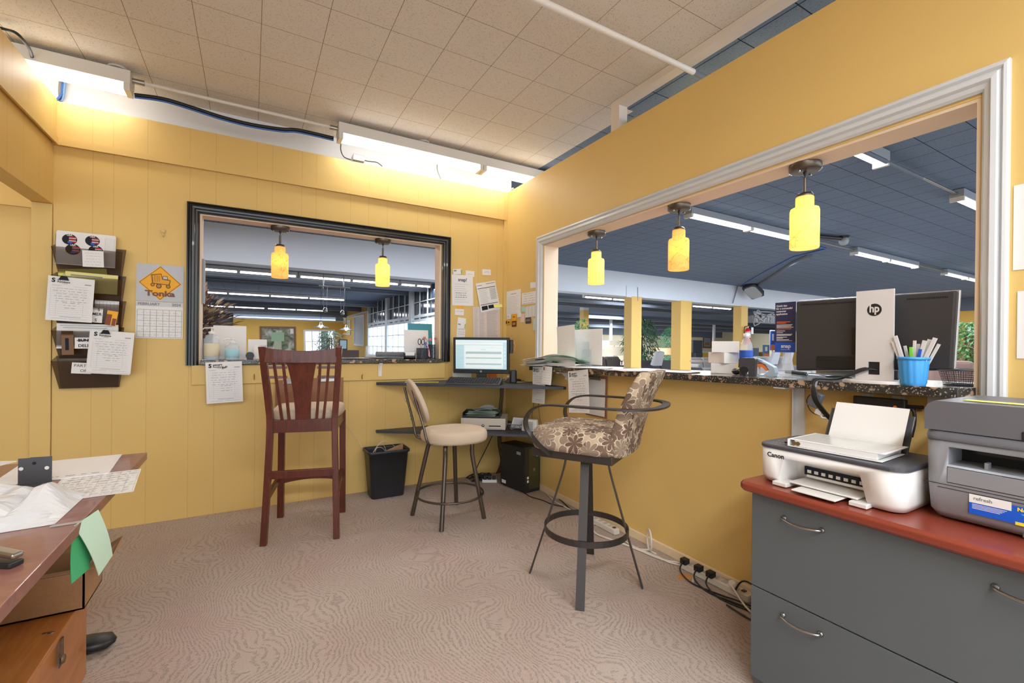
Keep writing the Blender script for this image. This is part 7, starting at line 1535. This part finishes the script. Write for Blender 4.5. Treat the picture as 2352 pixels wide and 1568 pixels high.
q = Z(1938, 553, 2.86); g = G(); g.sphere(q, .07, m_clear, 14); g.lathe(q+V((0, 0, .04)), [(.06, 0), (.08, .03)], m_bplastic, 16); g.tube([q+V((0, 0, .03)), q+V((-.5, .12, .03))], .03, m_bplastic, 8); one('emergency_light', g, 'small round emergency light on the dark ceiling above the monitor', 'light')
q = B(1451, 670, 3.825); g = G(); g.box(q.x-.17, q.x+.17, 3.815, 3.828, q.z-.13, q.z+.13, m_beam); g.tube([V((q.x+.17, 3.81, q.z+.12)), V((q.x+.18, 3.81, q.z-.2))], .008, mat('conduit_grey', (130, 138, 150))); one('cover_plate', g, 'pale square cover plate on the beam above the first yellow post', 'cover plate')
t = thing('wiring_shelf', 'wall shelf crowded with cables and boxes right of the third yellow post', 'shelf', (11.0, 3.9, 2.0)); a = B(1722, 738, 4.0); b = B(1785, 738, 4.0)
g = G(); g.box(a.x, b.x, 3.9, 4.14, a.z-.03, a.z, mat('shelf_grey', (120, 124, 132), .5)); g.build('board', t)
rn = random.Random(3)
for k in range(9):
    x = a.x+(b.x-a.x)*(k+.3)/9; hh_ = rn.uniform(.12, .3); g = G(); g.box(x, x+.16, 3.95, 4.12, a.z, a.z+hh_, rn.choice([m_bplastic, m_grey, m_dplastic, m_lgrey])); g.build('box', t)
g = G(); g.tube([V((a.x+rn.random()*(b.x-a.x)*.8, 3.92, a.z+rn.uniform(-.2, .35))) for _ in range(22)], .014, m_lgrey, 6, sub=4); g.build('cable_tangle', t)
for px, py, Y, w_, h_, mm, l in ((1776, 782, 9.0, .35, .95, m_blue, 'blue and orange poster left of the navy poster'), (1735, 812, 8.0, .5, .5, mat('blue_grey_fabric', (120, 136, 156), .9), 'blue grey tufted headboard behind the water bottle'), (1761, 806, 7.0, .38, .5, mat('slate_blue', (96, 124, 156), .7), 'slate blue wall decoration left of the navy poster')):
    c = at(px, py, Y); g = G(); g.box(c.x-w_/2, c.x+w_/2, Y, Y+.06, c.z-h_/2, c.z+h_/2, mm)
    if 'poster' in l: g.box(c.x-w_/2, c.x+w_/2, Y-.002, Y, c.z-h_/2, c.z-h_*.2, m_orange); g.box(c.x-w_*.3, c.x+w_*.1, Y-.004, Y-.002, c.z, c.z+h_*.35, m_paper)
    g.box(c.x-.03, c.x+.03, Y+.02, Y+.05, 0, c.z-h_/2, m_beam); one('panel', g, l, 'panel')
g = G(); a = at(1383, 783, 25.9); b = at(1402, 800, 25.9); g.box(a.x, b.x, 25.94, 25.98, b.z, a.z, m_day); g.box(a.x-.1, b.x+.1, 25.97, 25.99, b.z-.1, a.z+.1, m_frame); tag(g.build('window_5', local=True), kind='structure')
# partition wall at the right, behind the computer
g = G(); a = at(1772, 810, 9.3); g.box(a.x, a.x+9, 9.3, 9.4, 0, 2.15, m_farw); g.box(a.x, a.x+9, 9.25, 9.3, 0, at(1790, 807, 9.3).z, m_yfar); struct('wall_partition', g)
g = G(); w2 = W(2235, 745, 17.95); g.box(17.9, 17.98, w2.y-2, w2.y+.12, 0, w2.z, m_frame); g.box(17.88, 17.9, w2.y-2, w2.y-.05, 0, w2.z-.2, m_yfar); struct('door_1', g)
g = G(); w3 = W(2195, 785, 14); t = thing('floor_mirror', 'brown framed mirror behind the ficus at the right of the big computer', 'mirror', (14, w3.y, 0)); a, b = W(2192, 785, 14.0), W(2206, 784, 14.0)
g.box(13.98, 14.02, b.y-.3, a.y, 0, a.z, m_wf); g.build('frame', t)
# unseen fill lights added behind the camera to brighten the office, no fixtures built
for k, (x, y, l) in enumerate(((-3.6, -4.9, 'a'), (-1.1, -4.9, 'b'))):
    area('fill_office_rear', (x+1.2, y, 2.8), 2.3, .3, 110)
# room left open behind the camera so world light enters as fill
